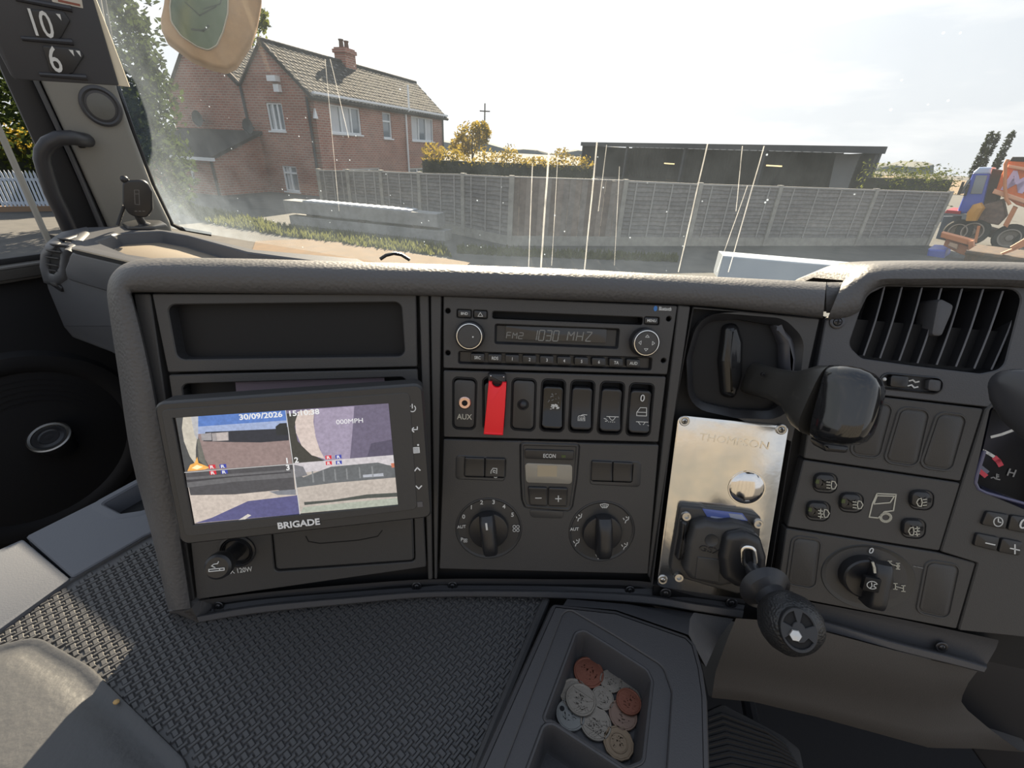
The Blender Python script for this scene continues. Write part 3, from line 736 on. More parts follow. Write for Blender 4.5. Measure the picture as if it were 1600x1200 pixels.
tprism('side_window', [(1516, 303), (1525, 274), (1543, 274), (1534, 303)], PANE, -.02, .03, .01, cabn)
tprism('windscreen', [(1498, 303), (1512, 281), (1516, 281), (1503, 303)], PANE, -1.9, .02, .01, cabn)
tprism('mirror', [(1495, 304), (1503, 284), (1507, 284), (1500, 304)], TYRE, .06, .25, .02, cabn); tprism('mirror', [(1505, 306), (1512, 288), (1515, 288), (1509, 306)], TYRE, .06, .25, .02, cabn)
tprism('bumper', [(1476, 333), (1479, 328), (1502, 330), (1500, 335)], mat('dark red paint', (.3, .02, .03), .5), -2.2, .05, .02)
tprism('machinery', [(1522, 330), (1548, 263), (1568, 266), (1556, 330)], mat('greasy machinery', (.045, .03, .028), .7), -1.9, -.2, .05)
tprism('dusty_tank', [(1520, 345), (1535, 320), (1566, 312), (1572, 340), (1560, 352)], DUST, -1.8, .0, .06)
tprism('chassis_rail', [(1515, 362), (1518, 350), (1600, 372), (1596, 385)], DUST, -1.6, -.3, .04)
body = tprism('tipper_body', [(1556, 297), (1564, 274), (1576, 250), (1640, 250), (1640, 338), (1588, 320)], ORANGE, -2.3, .1, .05)
tprism('body_rib', [(1550, 302), (1554, 295), (1640, 324), (1640, 331)], mat('pale orange rib', (.80, .42, .25), .5), -.1, .22, .03, body)
tprism('body_rib', [(1573, 262), (1576, 257), (1640, 268), (1640, 274)], MATS['pale orange rib'], -.1, .2, .03, body)
tprism('top_cover', [(1577, 252), (1582, 245), (1640, 245), (1640, 255)], TYRE, -2.1, .12, .03, body)
k = MB(); k.tube([TPL.uvw(*p, .3) for p in ((1575, 249), (1571, 256), (1570, 290), (1572, 310), (1578, 320))], .05, 8); obj('hydraulic_hose', k, ORANGEP, body, TPL)
bt = TPL.at(1608, 289, .11); text('lettering', 'MU', .62, mat('lilac lettering', (.62, .5, .7), .5), body, bt, 0, 0, .01, ang=-.12, bold=.03)
tprism('tipping_prop', [(1567, 352), (1583, 322), (1590, 325), (1574, 356)], ORANGEP, -.4, .1, .02)
def wheel(x, y, r, w=0.0):
    u, v = TPL.uv(x, y, w); k = MB(); k.rings([[(u + q * math.cos(j * math.pi / 12), v + q * math.sin(j * math.pi / 12), z) for j in range(24)] for q, z in [(r * .55, w - .3), (r * .9, w - .3), (r, w - .25), (r, w - .06), (r * .9, w), (r * .62, w), (r * .6, w - .05)]], cap1=False); wh = obj('wheel', k, TYRE, lorry, TPL)
    k = MB(); k.rings([[(u + q * math.cos(j * math.pi / 12), v + q * math.sin(j * math.pi / 12), z) for j in range(24)] for q, z in [(r * .66, w + .005), (r * .58, w + .005), (r * .50, w - .18), (r * .26, w - .18), (r * .22, w - .06), (r * .04, w - .05)]]); k.lathe([(r * .035, w - .05), (r * .03, w - .03)], (u, v), 8); obj('rim', k, RIM, wh, TPL)
wheel(1496, 362, .44); wheel(1519, 362, .5); wheel(1577, 372, .48); wheel(1612, 380, .48)
tprism('jacking_leg', [(1521, 378), (1527, 353), (1532, 353), (1526, 380)], ORANGEP, -.1, .1, .02)
# small yellow excavator boom parts
k = MB(); k.tube([TPL.uvw(*p, .1) for p in ((1518, 345), (1522, 333), (1528, 325), (1527, 318))], [.16, .2, .2, .12], 8); obj('yellow_knuckle', k, mat('yellow steel', (.6, .30, .06), .6), lorry, TPL)
PLW = PL(onz(1493, 404, -2.5), -46, 0)
plow = thing('snow_plough', 'orange steel plough blade lying in front of the tipper lorry', 'plough', PLW)
for nm, pts, m2, w0, w1 in (('top_beam', [(1469, 371), (1471, 363), (1521, 376), (1519, 385)], ORANGEP, -.4, .1), ('blade', [(1474, 384), (1478, 373), (1516, 386), (1516, 402), (1500, 397)], ORANGEP, -.25, -.1), ('end_plate', [(1513, 396), (1512, 377), (1521, 376), (1522, 396)], ORANGEP, -.3, .15), ('pivot_block', [(1481, 384), (1484, 378), (1497, 382), (1495, 390)], mat('pale dusty steel', (.6, .42, .28), .7), -.1, .05)):
    k = MB(); k.prism(PLW.P(pts, w1), w0, w1, .02); obj(nm, k, m2, plow, PLW, smooth=0)
SKP = PL(onz(1520, 425, -2.5), -46, 0)
sk = thing('rusty_skip', 'dark rusty open skip in front of the lorry at the right edge', 'skip', SKP)
k = MB(); a = SKP.uv(1516, 396)[0]; hh = SKP.uv(1560, 399)[1]
k.rings([[(a, 0, 0), (a + 5, 0, 0), (a + 5, hh, .2), (a - .1, hh, .2)], [(a + .05, 0, -2), (a + 5, 0, -2), (a + 5, hh, -2.2), (a, hh, -2.2)]], cap0=True); obj('body', k, mat('rusty dark steel', (.07, .05, .04), .8, var=(6, (.15, .09, .045), .4, .7)), sk, SKP, smooth=0)
k = MB(); k.tube([(a - .1, hh, .22), (a + 5, hh, .22)], .06, 6); obj('rim', k, MATS['rusty dark steel'], sk, SKP)
k = MB(); k.prism(PLW.P([(1446, 408), (1450, 389), (1478, 391), (1474, 410)], .3), -1.2, .3, .05); tag(obj('blue_container', k, BLUE, None, PLW, smooth=0), 'low blue container between the fence end and the orange plough', 'container')
k = MB(); k.prism(PL(TPL.O - TPL.n * 1, -46, 0).P([(1455, 392), (1474, 338), (1502, 338), (1496, 392)]), -.2, 0, .02); tag(obj('grey_hoarding', k, mat('grey blue sheeting', (.10, .13, .18), .7), None, PL(TPL.O - TPL.n * 1, -46, 0), smooth=0), 'grey-blue sheet panel between the fence end and the lorry cab', 'panel')
for nm, pts in (('steel_strut', [(1578, 386), (1604, 371), (1606, 377), (1584, 392)]), ('steel_strut', [(1563, 396), (1600, 381), (1602, 385), (1568, 398)])):
    k = MB(); k.prism(SKP.P(pts, .3), .15, .3, .01); obj(nm, k, ORANGEP, sk, SKP, smooth=0)

# railings and wall seen through the passenger side window
GPL = PL(gpt(60, 300, 22), 32, 0)
rail = thing('yard_railing', 'pale blue-white metal railing seen through the passenger side window', 'railing', GPL)
RAILM = mat('pale railing paint', (.55, .62, .72), .5)
u0 = GPL.uv(-10, 290)[0]; u1 = GPL.uv(110, 290)[0]; vt = GPL.uv(60, 268)[1]; vb = max(.12, GPL.uv(60, 322)[1])
n = 20
for i in range(n):
    u = u0 + (u1 - u0) * i / (n - 1); k = MB(); k.prism([(u - .03, vb), (u + .03, vb), (u + .03, vt - .06), (u, vt + .03), (u - .03, vt - .06)], -.02, .0); obj('pale', k, RAILM, rail, GPL, smooth=0)
k = MB(); k.box((u0, vb + .05, -.05), (u1, vb + .14, -.02)); k.box((u0, vt - .28, -.05), (u1, vt - .2, -.02)); obj('rail', k, RAILM, rail, GPL, smooth=0)
k = MB(); k.box((u0 - 1, 0, -.25), (u1 + 1, vb, 0)); tag(obj('low_wall', k, mat('tan render', (.26, .18, .12), .85), None, GPL, smooth=0), 'low tan wall under the pale metal railing', 'wall')
# ================================================================== the cab
C = PL(at(870, 690, .40), 2, 16)
L = PL(C.pt(684, 690), 8.5, 16)
G = PL(C.pt(1045, 690), -6, 18)
Rp = PL(G.pt(1245, 760), -11, 20)
def which(x, y):
    if x < 684 - (y - 690) * .026: return L
    if x < 1045 - (y - 690) * .115: return C
    if x < 1245 - (y - 760) * .19: return G
    return Rp
def S(x, y, w=0): return which(x, y).pt(x, y, w)
TRUCK = -23.0                                          # the cab's own axes against the world's
TF = Vector((math.sin(-R_(TRUCK)), math.cos(R_(TRUCK)), 0)); TS = Vector((math.cos(R_(TRUCK)), math.sin(R_(TRUCK)), 0))
FWD = Vector((.12, .99, 0))

dash = thing('dashboard', 'dark grey truck dashboard with a soft grey hood wrapping round the controls', 'dashboard', C.at(870, 925))
I4 = Matrix.Translation((0, 0, 0))
def loftw(name, rows, m_, par, M=I4, smooth=50, **k):
    """sheet through world-space rows of points"""
    mb = MB(); mb.sheet([[tuple(p) for p in r] for r in rows]); return obj(name, mb, m_, par, M, smooth=smooth, **k)
def smoothrows(st, n=3):
    """Catmull-Rom refinement of a list of stations (each a list of vectors)"""
    out = []
    for i in range(len(st) - 1):
        p0, p1, p2, p3 = st[max(i - 1, 0)], st[i], st[i + 1], st[min(i + 2, len(st) - 1)]
        for j in range(n):
            t = j / n
            out.append([0.5 * ((2 * b) + (c - a) * t + (2 * a - 5 * b + 4 * c - d) * t * t + (3 * b - a - 3 * c + d) * t ** 3) for a, b, c, d in zip(p0, p1, p2, p3)])
    out.append(st[-1]); return out
# hood: section swept from the lower left corner up, over and along the top
stn = [((300, 950), (263, 955), 0), ((285, 850), (239, 845), 0), ((262, 720), (205, 715), 0), ((240, 600), (185, 585), 0), ((221, 515), (173, 505), 0), ((209, 470), (167, 455), .4),
       ((206, 459), (176, 427), .9), ((213, 457), (202, 409), 1), ((245, 457), (250, 403), 1), ((350, 458), (380, 404), 1), ((520, 460), (520, 408), 1), ((690, 463), (690, 413), 1), ((880, 469), (880, 420), 1), ((1080, 477), (1090, 431), 1), ((1180, 486), (1190, 436), 1), ((1286, 497), (1291, 441), 1)]
st = []
for (ix, iy), (ox, oy), tp_ in stn:
    sec = []
    for t, w_ in ((0, -.010), (0, .003), (.06, .0065), (.25, .009), (.5, .010), (.72, .0075), (.88, .001), (.97, -.008), (1, -.017)):
        sec.append(S(ix + (ox - ix) * t, iy + (oy - iy) * t, w_))
    e_ = sec[-1]
    for f_, dz in ((.012, .003), (.05, .018), (.12, .045), (.22, .10)):
        sec.append(e_ + FWD * f_ + Vector((0, 0, -dz * tp_)))
    st.append(sec)
loftw('hood', smoothrows(st, 4), BEZEL, dash)
# lower left corner end cap of the hood
cp = MB(); c0 = [S(262, 955, -.017), S(263, 955, .002), S(285, 955, .008), S(300, 950, .004), S(311, 973, .004), S(300, 970, -.004), S(270, 962, -.02)]
cp.add([tuple(p) for p in c0] + [tuple(p + FWD * .12) for p in c0], [tuple(range(7))] + [(i, (i + 1) % 7, 7 + (i + 1) % 7, 7 + i) for i in range(7)])
obj('hood_corner', cp, BEZEL, dash, I4)
# right hood: rising roll above the vents
stn = [((1292, 500), (1318, 438), 0), ((1318, 497), (1323, 432), .2), ((1343, 486), (1331, 424), .6), ((1354, 462), (1345, 418), .8), ((1380, 447), (1368, 412), 1), ((1430, 447), (1420, 409), 1), ((1500, 447), (1500, 408), 1), ((1580, 449), (1600, 410), 1), ((1660, 454), (1700, 416), 1)]
st = []
for (ix, iy), (ox, oy), tp_ in stn:
    sec = []
    for t, w_ in ((0, -.010), (0, .001), (.08, .006), (.3, .010), (.55, .009), (.78, .004), (.93, -.006), (1, -.018)):
        sec.append(Rp.pt(ix + (ox - ix) * t, iy + (oy - iy) * t, w_))
    e_ = sec[-1]
    for f_, dz in ((.015, .003), (.05, .010), (.09, .03), (.14, .09)): sec.append(e_ + FWD * f_ + Vector((0, 0, -dz)))
    st.append(sec)
loftw('hood', smoothrows(st, 4), BEZEL, dash)
# link piece between the two hoods
k = MB(); pts = [(1290, 441), (1321, 438), (1321, 488), (1287, 487)]
rows = []
for t in (0, .15, .5, .85, 1):
    r_ = [Rp.pt(1291 + 31 * t, 489, -.012), Rp.pt(1291 + 31 * t, 489, -.002), Rp.pt(1291 + 31 * t, 465, .0), Rp.pt(1291 + 31 * t, 449, -.004), Rp.pt(1292 + 31 * t, 441, -.014)]
    r_.append(r_[-1] + FWD * .05 - Vector((0, 0, .016))); r_.append(r_[-1] + FWD * .12 - Vector((0, 0, .08))); rows.append(r_)
loftw('hood_link', rows, BEZEL, dash)
# backing so that the joints read dark
for pl_, pts in ((L, [(206, 456), (692, 460), (684, 940), (300, 965)]), (C, [(690, 460), (1082, 474), (1018, 945), (683, 940)]), (G, [(1080, 474), (1288, 494), (1215, 985), (1018, 945)]), (Rp, [(1283, 494), (1700, 530), (1620, 1050), (1205, 960)])):
    k = MB(); k.prism(pl_.P(pts, -.012), -.016, -.012); obj('backing_board', k, DARK, dash, pl_, smooth=0)
def panel(name, pl_, pts, holes=(), r=.0015, w=0.0, m_=PANEL, par=dash, hr=.004, b=.0008, back=-.012, n=3):
    k = MB(); k.plate(fillet(pl_.P(pts, w), r, n), [fillet(pl_.P(h, w), hr, 5) for h in holes], back, w, b); return obj(name, k, m_, par, pl_)
# --- left bay
panel('side_trim', L, [(208, 459), (234, 459), (304, 938), (290, 938)], w=-.002)
BIN = [(261, 476), (627, 472), (633, 557), (277, 562)]
fr = panel('bin_surround', L, [(237, 459), (650, 459), (652, 573), (262, 582)], [BIN], hr=.006)
k = MB(); k.rings([[(x, y, -.001) for x, y in fillet(L.P(BIN), .006, 5)], [(x, y, -.09) for x, y in offs(fillet(L.P(BIN), .006, 5), .004)]])
bn = obj('storage_bin', k, mat('bin lining', (.020, .020, .022), .7, bump=('voronoi', 500, .4)), dash, L)
SLOT = [(284, 600), (634, 589), (640, 640), (290, 650)]
panel('slot_surround', L, [(263, 586), (652, 577), (657, 700), (281, 706)], [SLOT], hr=.005)
k = MB(); k.pocket(fillet(L.P(SLOT), .005, 4), -.001, -.05); obj('slot_lining', k, DARK, dash, L)
k = MB(); a = L.P([(367, 590), (600, 586), (604, 640), (372, 645)], -.006); k.prism(a, -.0075, -.006)
tag(obj('folded_paper', k, mat('mauve paper', (.17, .13, .155), .7), None, L), 'folded mauve paper tucked in the slot behind the monitor', 'paper')
DRW = [(423, 826), (647, 806), (649, 878), (429, 894)]
LTH = circ(L.uv(371, 860), .0135, 28)
k = MB(); k.plate(fillet(L.P([(283, 709), (657, 703), (666, 886), (307, 937)]), .002), [fillet(L.P(DRW), .004, 5), LTH], -.012, 0, .0008); obj('lower_surround', k, PANEL, dash, L)
dr = panel('drawer', L, [(425, 828), (645, 809), (647, 876), (431, 891)], r=.0035, w=.0012, b=.0015)
k = MB(); a = [L.uv(*p, .0013) for p in ((478, 838), (482, 846), (500, 849), (560, 844), (590, 838), (597, 829))]; k.stroke(a, .0008, .0012, .0004); obj('finger_groove', k, DARK, dr, L)
panel('side_trim', L, [(655, 460), (670, 461), (676, 905), (669, 906)], w=-.001)
panel('side_trim', L, [(673, 461), (690, 462), (683, 905), (679, 905)], w=.0005)
# --- centre bay edge
panel('side_trim', C, [(1060, 477), (1079, 479), (1016, 908), (1013, 897)], w=.0)
# --- shifter bay: surround with the lever recess, and the trim below
REC = [(1094, 492), (1160, 489), (1226, 500), (1256, 530), (1248, 600), (1228, 655), (1150, 652), (1078, 636), (1074, 560)]
panel('shifter_surround', G, [(1083, 479), (1281, 498), (1238, 690), (1203, 905), (1158, 936), (1018, 915), (1052, 648)], [REC], hr=.022, m_=PANEL)
k = MB(); p0 = fillet(G.P(REC), .022, 5); k.rings([[(x, y, 0) for x, y in offs(p0, -.0008)], [(x, y, -.002) for x, y in offs(p0, .002)], [(x, y, -.006) for x, y in offs(p0, .0055)], [(x, y, -.03) for x, y in offs(p0, .0075)], [(x, y, -.05) for x, y in offs(p0, .008)]]); obj('shifter_recess', k, SATIN, dash, G)
# --- right bay
def rbox(pl_, c, W_, H_, w=0):
    u, v = pl_.uv(*c, w); return rect(u - W_ / 2, v - H_ / 2, u + W_ / 2, v + H_ / 2)
VENT = [(1326, 540), (1344, 487), (1357, 460), (1384, 447), (1600, 452), (1568, 577), (1532, 584), (1430, 572), (1346, 560)]
panel('vent_surround', Rp, [(1290, 500), (1321, 488), (1343, 452), (1376, 438), (1420, 437), (1700, 444), (1690, 505), (1592, 648), (1540, 636), (1372, 617), (1268, 622)], [VENT, [(1377, 582), (1474, 591), (1470, 616), (1373, 606)]], r=.001, hr=.010, m_=GREY)
panel('blank_switch_panel', Rp, [(1270, 626), (1374, 620), (1537, 639), (1501, 752), (1256, 716)])
BL = [[(1350, 632), (1392, 634), (1371, 713), (1331, 708)], [(1408, 639), (1449, 644), (1430, 726), (1384, 719)], [(1467, 647), (1507, 652), (1484, 733), (1440, 727)]]
def blank(pl_, q, par=dash, nm='blank_switch'):
    p = fillet(pl_.P(q), .005, 5); k = MB()
    k.rings([[(x, y, .0002) for x, y in offs(p, -.0028)], [(x, y, .0010) for x, y in offs(p, -.0022)], [(x, y, .0009) for x, y in offs(p, -.0012)], [(x, y, -.0012) for x, y in offs(p, -.0005)], [(x, y, -.0012) for x, y in offs(p, .0001)], [(x, y, .0006) for x, y in offs(p, .0004)], [(x, y, .0012) for x, y in offs(p, .0016)]])
    return obj(nm, k, PANEL, par, pl_)
for q in BL: blank(Rp, q)
panel('light_switch_panel', Rp, [(1256, 719), (1501, 755), (1468, 861), (1230, 823)])
panel('rotary_switch_panel', Rp, [(1229, 826), (1466, 864), (1525, 880), (1495, 983), (1213, 929)])
for q in ([(1241, 840), (1280, 845), (1271, 917), (1231, 910)], [(1450, 878), (1496, 885), (1479, 964), (1435, 954)]): blank(Rp, q)
CLU = [(1548, 640), (1573, 617), (1660, 630), (1640, 812), (1560, 778), (1540, 770), (1523, 752), (1533, 708)]
panel('cluster_surround', Rp, [(1540, 640), (1574, 610), (1700, 640), (1640, 1000), (1498, 985), (1528, 880), (1470, 862), (1504, 754)], [CLU], w=.001, hr=.006)
# printed truck outline on the light panel
def px_icon(name, pl_, strokes, wd, m_, par, w_=.0003, closed=()):
    k = MB()
    for i, sx in enumerate(strokes): k.stroke([pl_.uv(*p) for p in sx], wd, w_, .00015, closed=i in closed)
    return obj(name, k, m_, par, pl_, smooth=0)
z7 = lambda pts: [(1200 + x / 3.53, 700 + y / 3.53) for x, y in pts]
z7c = lambda c, rx, ry, n=18: z7(circ(c, rx, n, ry))
px_icon('truck_outline', Rp, [z7([(557, 380), (575, 305), (600, 250), (705, 255), (690, 345), (640, 350), (607, 385)]), z7([(583, 305), (600, 262), (695, 265), (672, 300), (583, 308)]), z7c((648, 382), 32, 26), z7c((648, 382), 24, 19)], .0010, CREAM, dash, closed=(0, 1, 2, 3))
# bottom edge of the dash: dark hollow and projecting lip
btm = [((306, 939), (306, 950), (308, 963), (310, 972)), ((400, 927), (400, 936), (402, 947), (403, 957)), ((540, 914), (540, 924), (541, 934), (542, 943)), ((676, 905), (676, 914), (677, 924), (678, 932)), ((850, 905), (850, 914), (850, 924), (850, 933)), ((1000, 908), (1000, 918), (1000, 930), (1000, 941)), ((1090, 924), (1088, 933), (1086, 943), (1084, 953)), ((1165, 937), (1164, 944), (1162, 954), (1160, 965))]
st = []
for a, b, c_, d in btm:
    st.append([S(*a, -.002), S(a[0], a[1] + 2, -.006), S(*b, -.013), S(c_[0], c_[1] - 2, -.008), S(*c_, .003), S(c_[0], c_[1] + 1.5, .0045), S(*d, .0045), S(d[0], d[1] + 1.5, .002)] + [S(d[0], d[1] + 1.5, .002) + FWD * .08 + Vector((0, 0, -.006))])
loftw('lower_lip', smoothrows(st, 4), GREY, dash, smooth=30)
btm = [((1212, 931), (1211, 940), (1208, 958), (1205, 968)), ((1300, 947), (1298, 957), (1288, 972), (1284, 984)), ((1400, 966), (1397, 976), (1392, 1002), (1388, 1012)), ((1495, 986), (1492, 998), (1488, 1026), (1484, 1036)), ((1560, 1000), (1556, 1014), (1542, 1042), (1538, 1050))]
st = []
for a, b, c_, d in btm:
    st.append([Rp.pt(*a, -.002), Rp.pt(a[0], a[1] + 3, -.004), Rp.pt(*b, -.010), Rp.pt(c_[0], c_[1] - 4, -.012), Rp.pt(*c_, .001), Rp.pt(c_[0], c_[1] + 2, .0025), Rp.pt(*d, .0025), Rp.pt(d[0], d[1] + 1.5, .0)] + [Rp.pt(d[0], d[1] + 1.5, .0) + FWD * .08 + Vector((0, 0, -.006))])
loftw('lower_lip', smoothrows(st, 4), GREY, dash, smooth=30)
def screw(pl_, x, y, r, w=0, par=dash, m_=SCREW, nm='screw', cup=True):
    u, v = pl_.uv(x, y, w); k = MB()
    k.lathe([(r, w - .001), (r, w + .0006), (r * .88, w + .001), (r * .62, w + .0009), (r * .55, w + .0002), (r * .5, w + .001), (r * .3, w + .0016), (.0, w + .0018)], (u, v), 20)
    o = obj(nm, k, m_, par, pl_)
    k = MB(); k.stroke([(u - r * .32, v), (u + r * .32, v)], r * .17, w + .0016, .0003); k.stroke([(u, v - r * .32), (u, v + r * .32)], r * .17, w + .0016, .0003); obj('cross_slot', k, DARK, o, pl_, smooth=0)
    return o
for x, y in ((341, 947), (651, 916)): screw(L, x, y, .0048, -.010)
for x, y in ((707, 915), (984, 922)): screw(C, x, y, .0048, -.010)
for x, y in ((1040, 927), (1143, 942)): screw(G, x, y, .0055, -.008)
screw(Rp, 1308, 503, .0058, .0005)
screw(Rp, 1471, 1011, .005, -.007)
# ------------------------------------------------------------------ radio
z2 = lambda pts: [(680 + x / 4, 450 + y / 4) for x, y in pts]
def z2p(x, y): return (680 + x / 4, 450 + y / 4)
def z3p(x, y): return (680 + x / 4, 670 + y / 4)
radio = thing('car_radio', 'black car radio with a segment display and a row of preset keys', 'radio', C.at(868, 525))
SLT = z2([(360, 146), (1296, 184), (1293, 230), (358, 190)])
DSP = z2([(376, 226), (1150, 256), (1140, 378), (373, 346)])
ROW = z2([(148, 396), (1352, 436), (1348, 512), (146, 470)])
KB = [(z2([(138, 133), (226, 137), (226, 188), (138, 184)]), 'BND'), (z2([(240, 138), (325, 142), (325, 192), (240, 188)]), None), (z2([(1308, 180), (1398, 184), (1396, 230), (1306, 225)]), 'MENU')]
HL = [circ(C.uv(*z2p(*c)), .0021, 14) for c in ((80, 143), (1458, 193), (80, 405), (1425, 453))]
k = MB(); k.plate(fillet(C.P([(693, 462), (1058, 478), (1042, 585), (693, 575)]), .0015), [fillet(C.P(q), .0015, 3) for q in (SLT, DSP, ROW)] + [fillet(C.P(q[0]), .001, 3) for q in KB] + HL, -.012, .001, .0008)
obj('faceplate', k, PANEL, radio, C)
k = MB()
for q in (SLT,): k.pocket(fillet(C.P(q), .0015, 3), .0005, -.02)
for h in HL: k.pocket(h, .0005, -.008)
obj('disc_slot', k, DARK, radio, C)
k = MB(); k.pocket(fillet(C.P(DSP), .0015, 3), .0008, -.003, .0015); k.pocket(fillet(C.P(ROW), .0015, 3), .0008, -.0035, .001)
for q, _ in KB: k.pocket(fillet(C.P(q), .001, 3), .0008, -.003)
obj('key_recess', k, SATIN, radio, C)
k = MB(); k.prism(fillet(C.P(z2([(440, 236), (1075, 258), (1070, 346), (440, 320)])), .001), -.003, -.0012, .0004); lcd = obj('display', k, LCD, radio, C)
def seg_text(s, du, dv, hgt, wid, gap, wd, m_, par, pl_, w_):
    """segment lettering of a radio display"""
    H = hgt / 2; A = {'a': ((0, 2), (1, 2)), 'b': ((1, 2), (1, 1)), 'c': ((1, 1), (1, 0)), 'd': ((0, 0), (1, 0)), 'e': ((0, 1), (0, 0)), 'f': ((0, 2), (0, 1)), 'g': ((0, 1), (1, 1)), 'i': ((0, 2), (.5, 1)), 'j': ((.5, 1), (1, 2)), 'z': ((1, 2), (0, 0)), 'm': ((.5, 2), (.5, 0))}
    G_ = {'0': 'abcdef', '1': 'bc', '2': 'abged', '3': 'abgcd', 'F': 'afge', 'M': 'efbcij', 'H': 'efbcg', 'Z': 'azd', ' ': ''}
    k = MB(); x = du - (len(s) * (wid + gap) - gap) / 2
    for ch in s:
        for sg in G_[ch]:
            (x0, y0), (x1, y1) = A[sg]; f = lambda px_, py_: (x + px_ * wid + (py_ - 1) * hgt * .06, dv + (py_ - 1) * H)
            a, b = f(x0, y0), f(x1, y1); k.stroke([lerp(a, b, .1), lerp(a, b, .9)], wd, w_, .0001)
        x += wid + gap
    return obj('display_text', k, m_, par, pl_, smooth=0)
u, v = C.uv(*z2p(498, 298)); seg_text('FM2', u, v, .0052, .0036, .0016, .0006, SEG, lcd, C, -.0011)
u, v = C.uv(*z2p(688, 298)); seg_text('1030', u, v, .0088, .0044, .0018, .0008, SEG, lcd, C, -.0011)
k = MB(); a, b = C.uv(*z2p(700, 328)); k.prism(circ((a, b), .0005, 8), -.0012, -.001); obj('display_text', k, SEG, lcd, C)
u, v = C.uv(*z2p(905, 303)); seg_text('MHZ', u, v, .0078, .0052, .0026, .0008, SEG, lcd, C, -.0011)
def key(name, pl_, q, h, m_, par, r=.001, w0=-.003, b=.0008, sh=0):
    k = MB(); p = fillet(offs(ccw(pl_.P(q, h)), .0004), r, 3); k.prism(p, w0, h, b); return obj(name, k, m_, par, pl_)
def cen(q): return (sum(p[0] for p in q) / len(q), sum(p[1] for p in q) / len(q))
for q, lab in KB:
    o = key('key', C, q, .0022, SATIN, radio); cc = C.at(*cen(q), .0022)
    if lab: text('lettering', lab, .0022, WHITE, o, cc, sx=.9, bold=.02)
    else: px_icon('lettering', C, [z2([(268, 176), (298, 177), (283, 152)])], .0004, WHITE, o, .0022, closed=(0,))
labs = ['SRC', 'RDS', '1', '2', '3', '4', '5', '6', 'TA', 'AUD']
for i, lab in enumerate(labs):
    x, y = 265 + 108.3 * i, 432 + 3.9 * i; q = z2([(x - 46, y - 26), (x + 46, y - 23), (x + 45, y + 32), (x - 46, y + 29)])
    o = key('key', C, q, .0020, SATIN, radio); text('lettering', lab, .0026, WHITE, o, C.at(*z2p(x, y + 4), .002), sx=.85, bold=.02)
def ringknob(c, par, lab):
    pk = C.at(*z2p(*c)); k = MB(); k.lathe([(.0125, -.002), (.0125, .006), (.0118, .009), (.0108, .0098)], n=40); o = obj('knob', k, SATIN, par, pk)
    k = MB(); k.lathe([(.0107, .0096), (.0107, .0103), (.0101, .0104), (.0099, .0097)], n=40); obj('chrome_ring', k, CHROME, o, pk)
    k = MB(); k.lathe([(.0097, .0094), (.009, .0101), (0, .0104)], n=40); obj('knob_face', k, PANEL, o, pk); return o, pk
o, pk = ringknob((218, 295), radio, ''); k = MB(); k.prism(circ((.0031, -.0003), .0007, 10), .0100, .0108); obj('white_dot', k, WHITE, o, pk)
o, pk = ringknob((1298, 335), radio, '')
k = MB()
for a in range(4):
    t = [(0.0068, 0), (.0048, .0016), (.0048, -.0016)]; c_, s_ = math.cos(a * math.pi / 2), math.sin(a * math.pi / 2); k.stroke([(x * c_ - y * s_, x * s_ + y * c_) for x, y in t], .0004, .0102, .0002, closed=True)
obj('arrows', k, WHITE, o, pk, smooth=0)
text('lettering', 'Bluetooth', .0030, WHITE, radio, C.at(*z2p(1437, 131), .001), sx=.62, bold=.03)
k = MB(); u, v = C.uv(*z2p(1374, 128)); k.prism(circ((u, v), .0016, 16, .0023), .0009, .0012); obj('blue_badge', k, mat('badge blue', (.03, .16, .45), .4), radio, C)

# ------------------------------------------------------------------ switch row
SWQ = [[(110, 556), (260, 566), (250, 885), (110, 880)], [(297, 556), (446, 566), (425, 890), (300, 884)], [(482, 563), (632, 571), (622, 896), (472, 886)], [(668, 568), (816, 575), (802, 901), (653, 893)], [(850, 575), (1000, 581), (981, 906), (833, 900)], [(1036, 583), (1186, 590), (1163, 917), (1012, 911)], [(1218, 592), (1371, 600), (1341, 928), (1192, 921)]]
SWQ = [z2(q) for q in SWQ]
panel('switch_panel', C, [(693, 579), (1041, 589), (1029, 691), (693, 683)], SWQ, hr=.0045, w=.001)
SWL = [('aux_socket', 'black AUX socket plate with a rose metal jack, first in the switch row', 'socket'),
       ('guarded_switch', 'switch under a bright red hinged cover below the radio', 'switch'),
       ('blank_cover', 'black blank cover with a round dimple, between red switch cover and worn switch', 'cover'),
       ('rocker_switch', 'worn glossy black rocker switch with scratched-off white symbol', 'switch'),
       ('rocker_switch', 'black rocker switch with heated mirror symbol', 'switch'),
       ('rocker_switch', 'black rocker switch with slanting lamp beams symbol', 'switch'),
       ('rocker_switch', 'black rocker switch marked 0 with door and lamp symbols', 'switch')]
def well(q, par, depth=-.009):
    k = MB(); p = fillet(C.P(q, .001), .0045, 5); k.rings([[(x, y, .0012) for x, y in offs(p, -.0002)], [(x, y, .0014) for x, y in offs(p, .0006)], [(x, y, .0006) for x, y in offs(p, .0013)], [(x, y, depth) for x, y in offs(p, .0016)]]); return obj('bezel', k, DARK, par, C)
sw = []
for q, (nm, lab, cat) in zip(SWQ, SWL):
    t = thing(nm, lab, cat, C.at(*cen(q)), group='rocker switches below the radio' if nm == 'rocker_switch' else None); sw.append(t); well(q, t)
def inq(q, t0, t1, ix=.06):
    tl, tr, br, bl = q; f = lambda s, t: lerp(lerp(tl, tr, s), lerp(bl, br, s), t); return [f(ix, t0), f(1 - ix, t0), f(1 - ix, t1), f(ix, t1)]
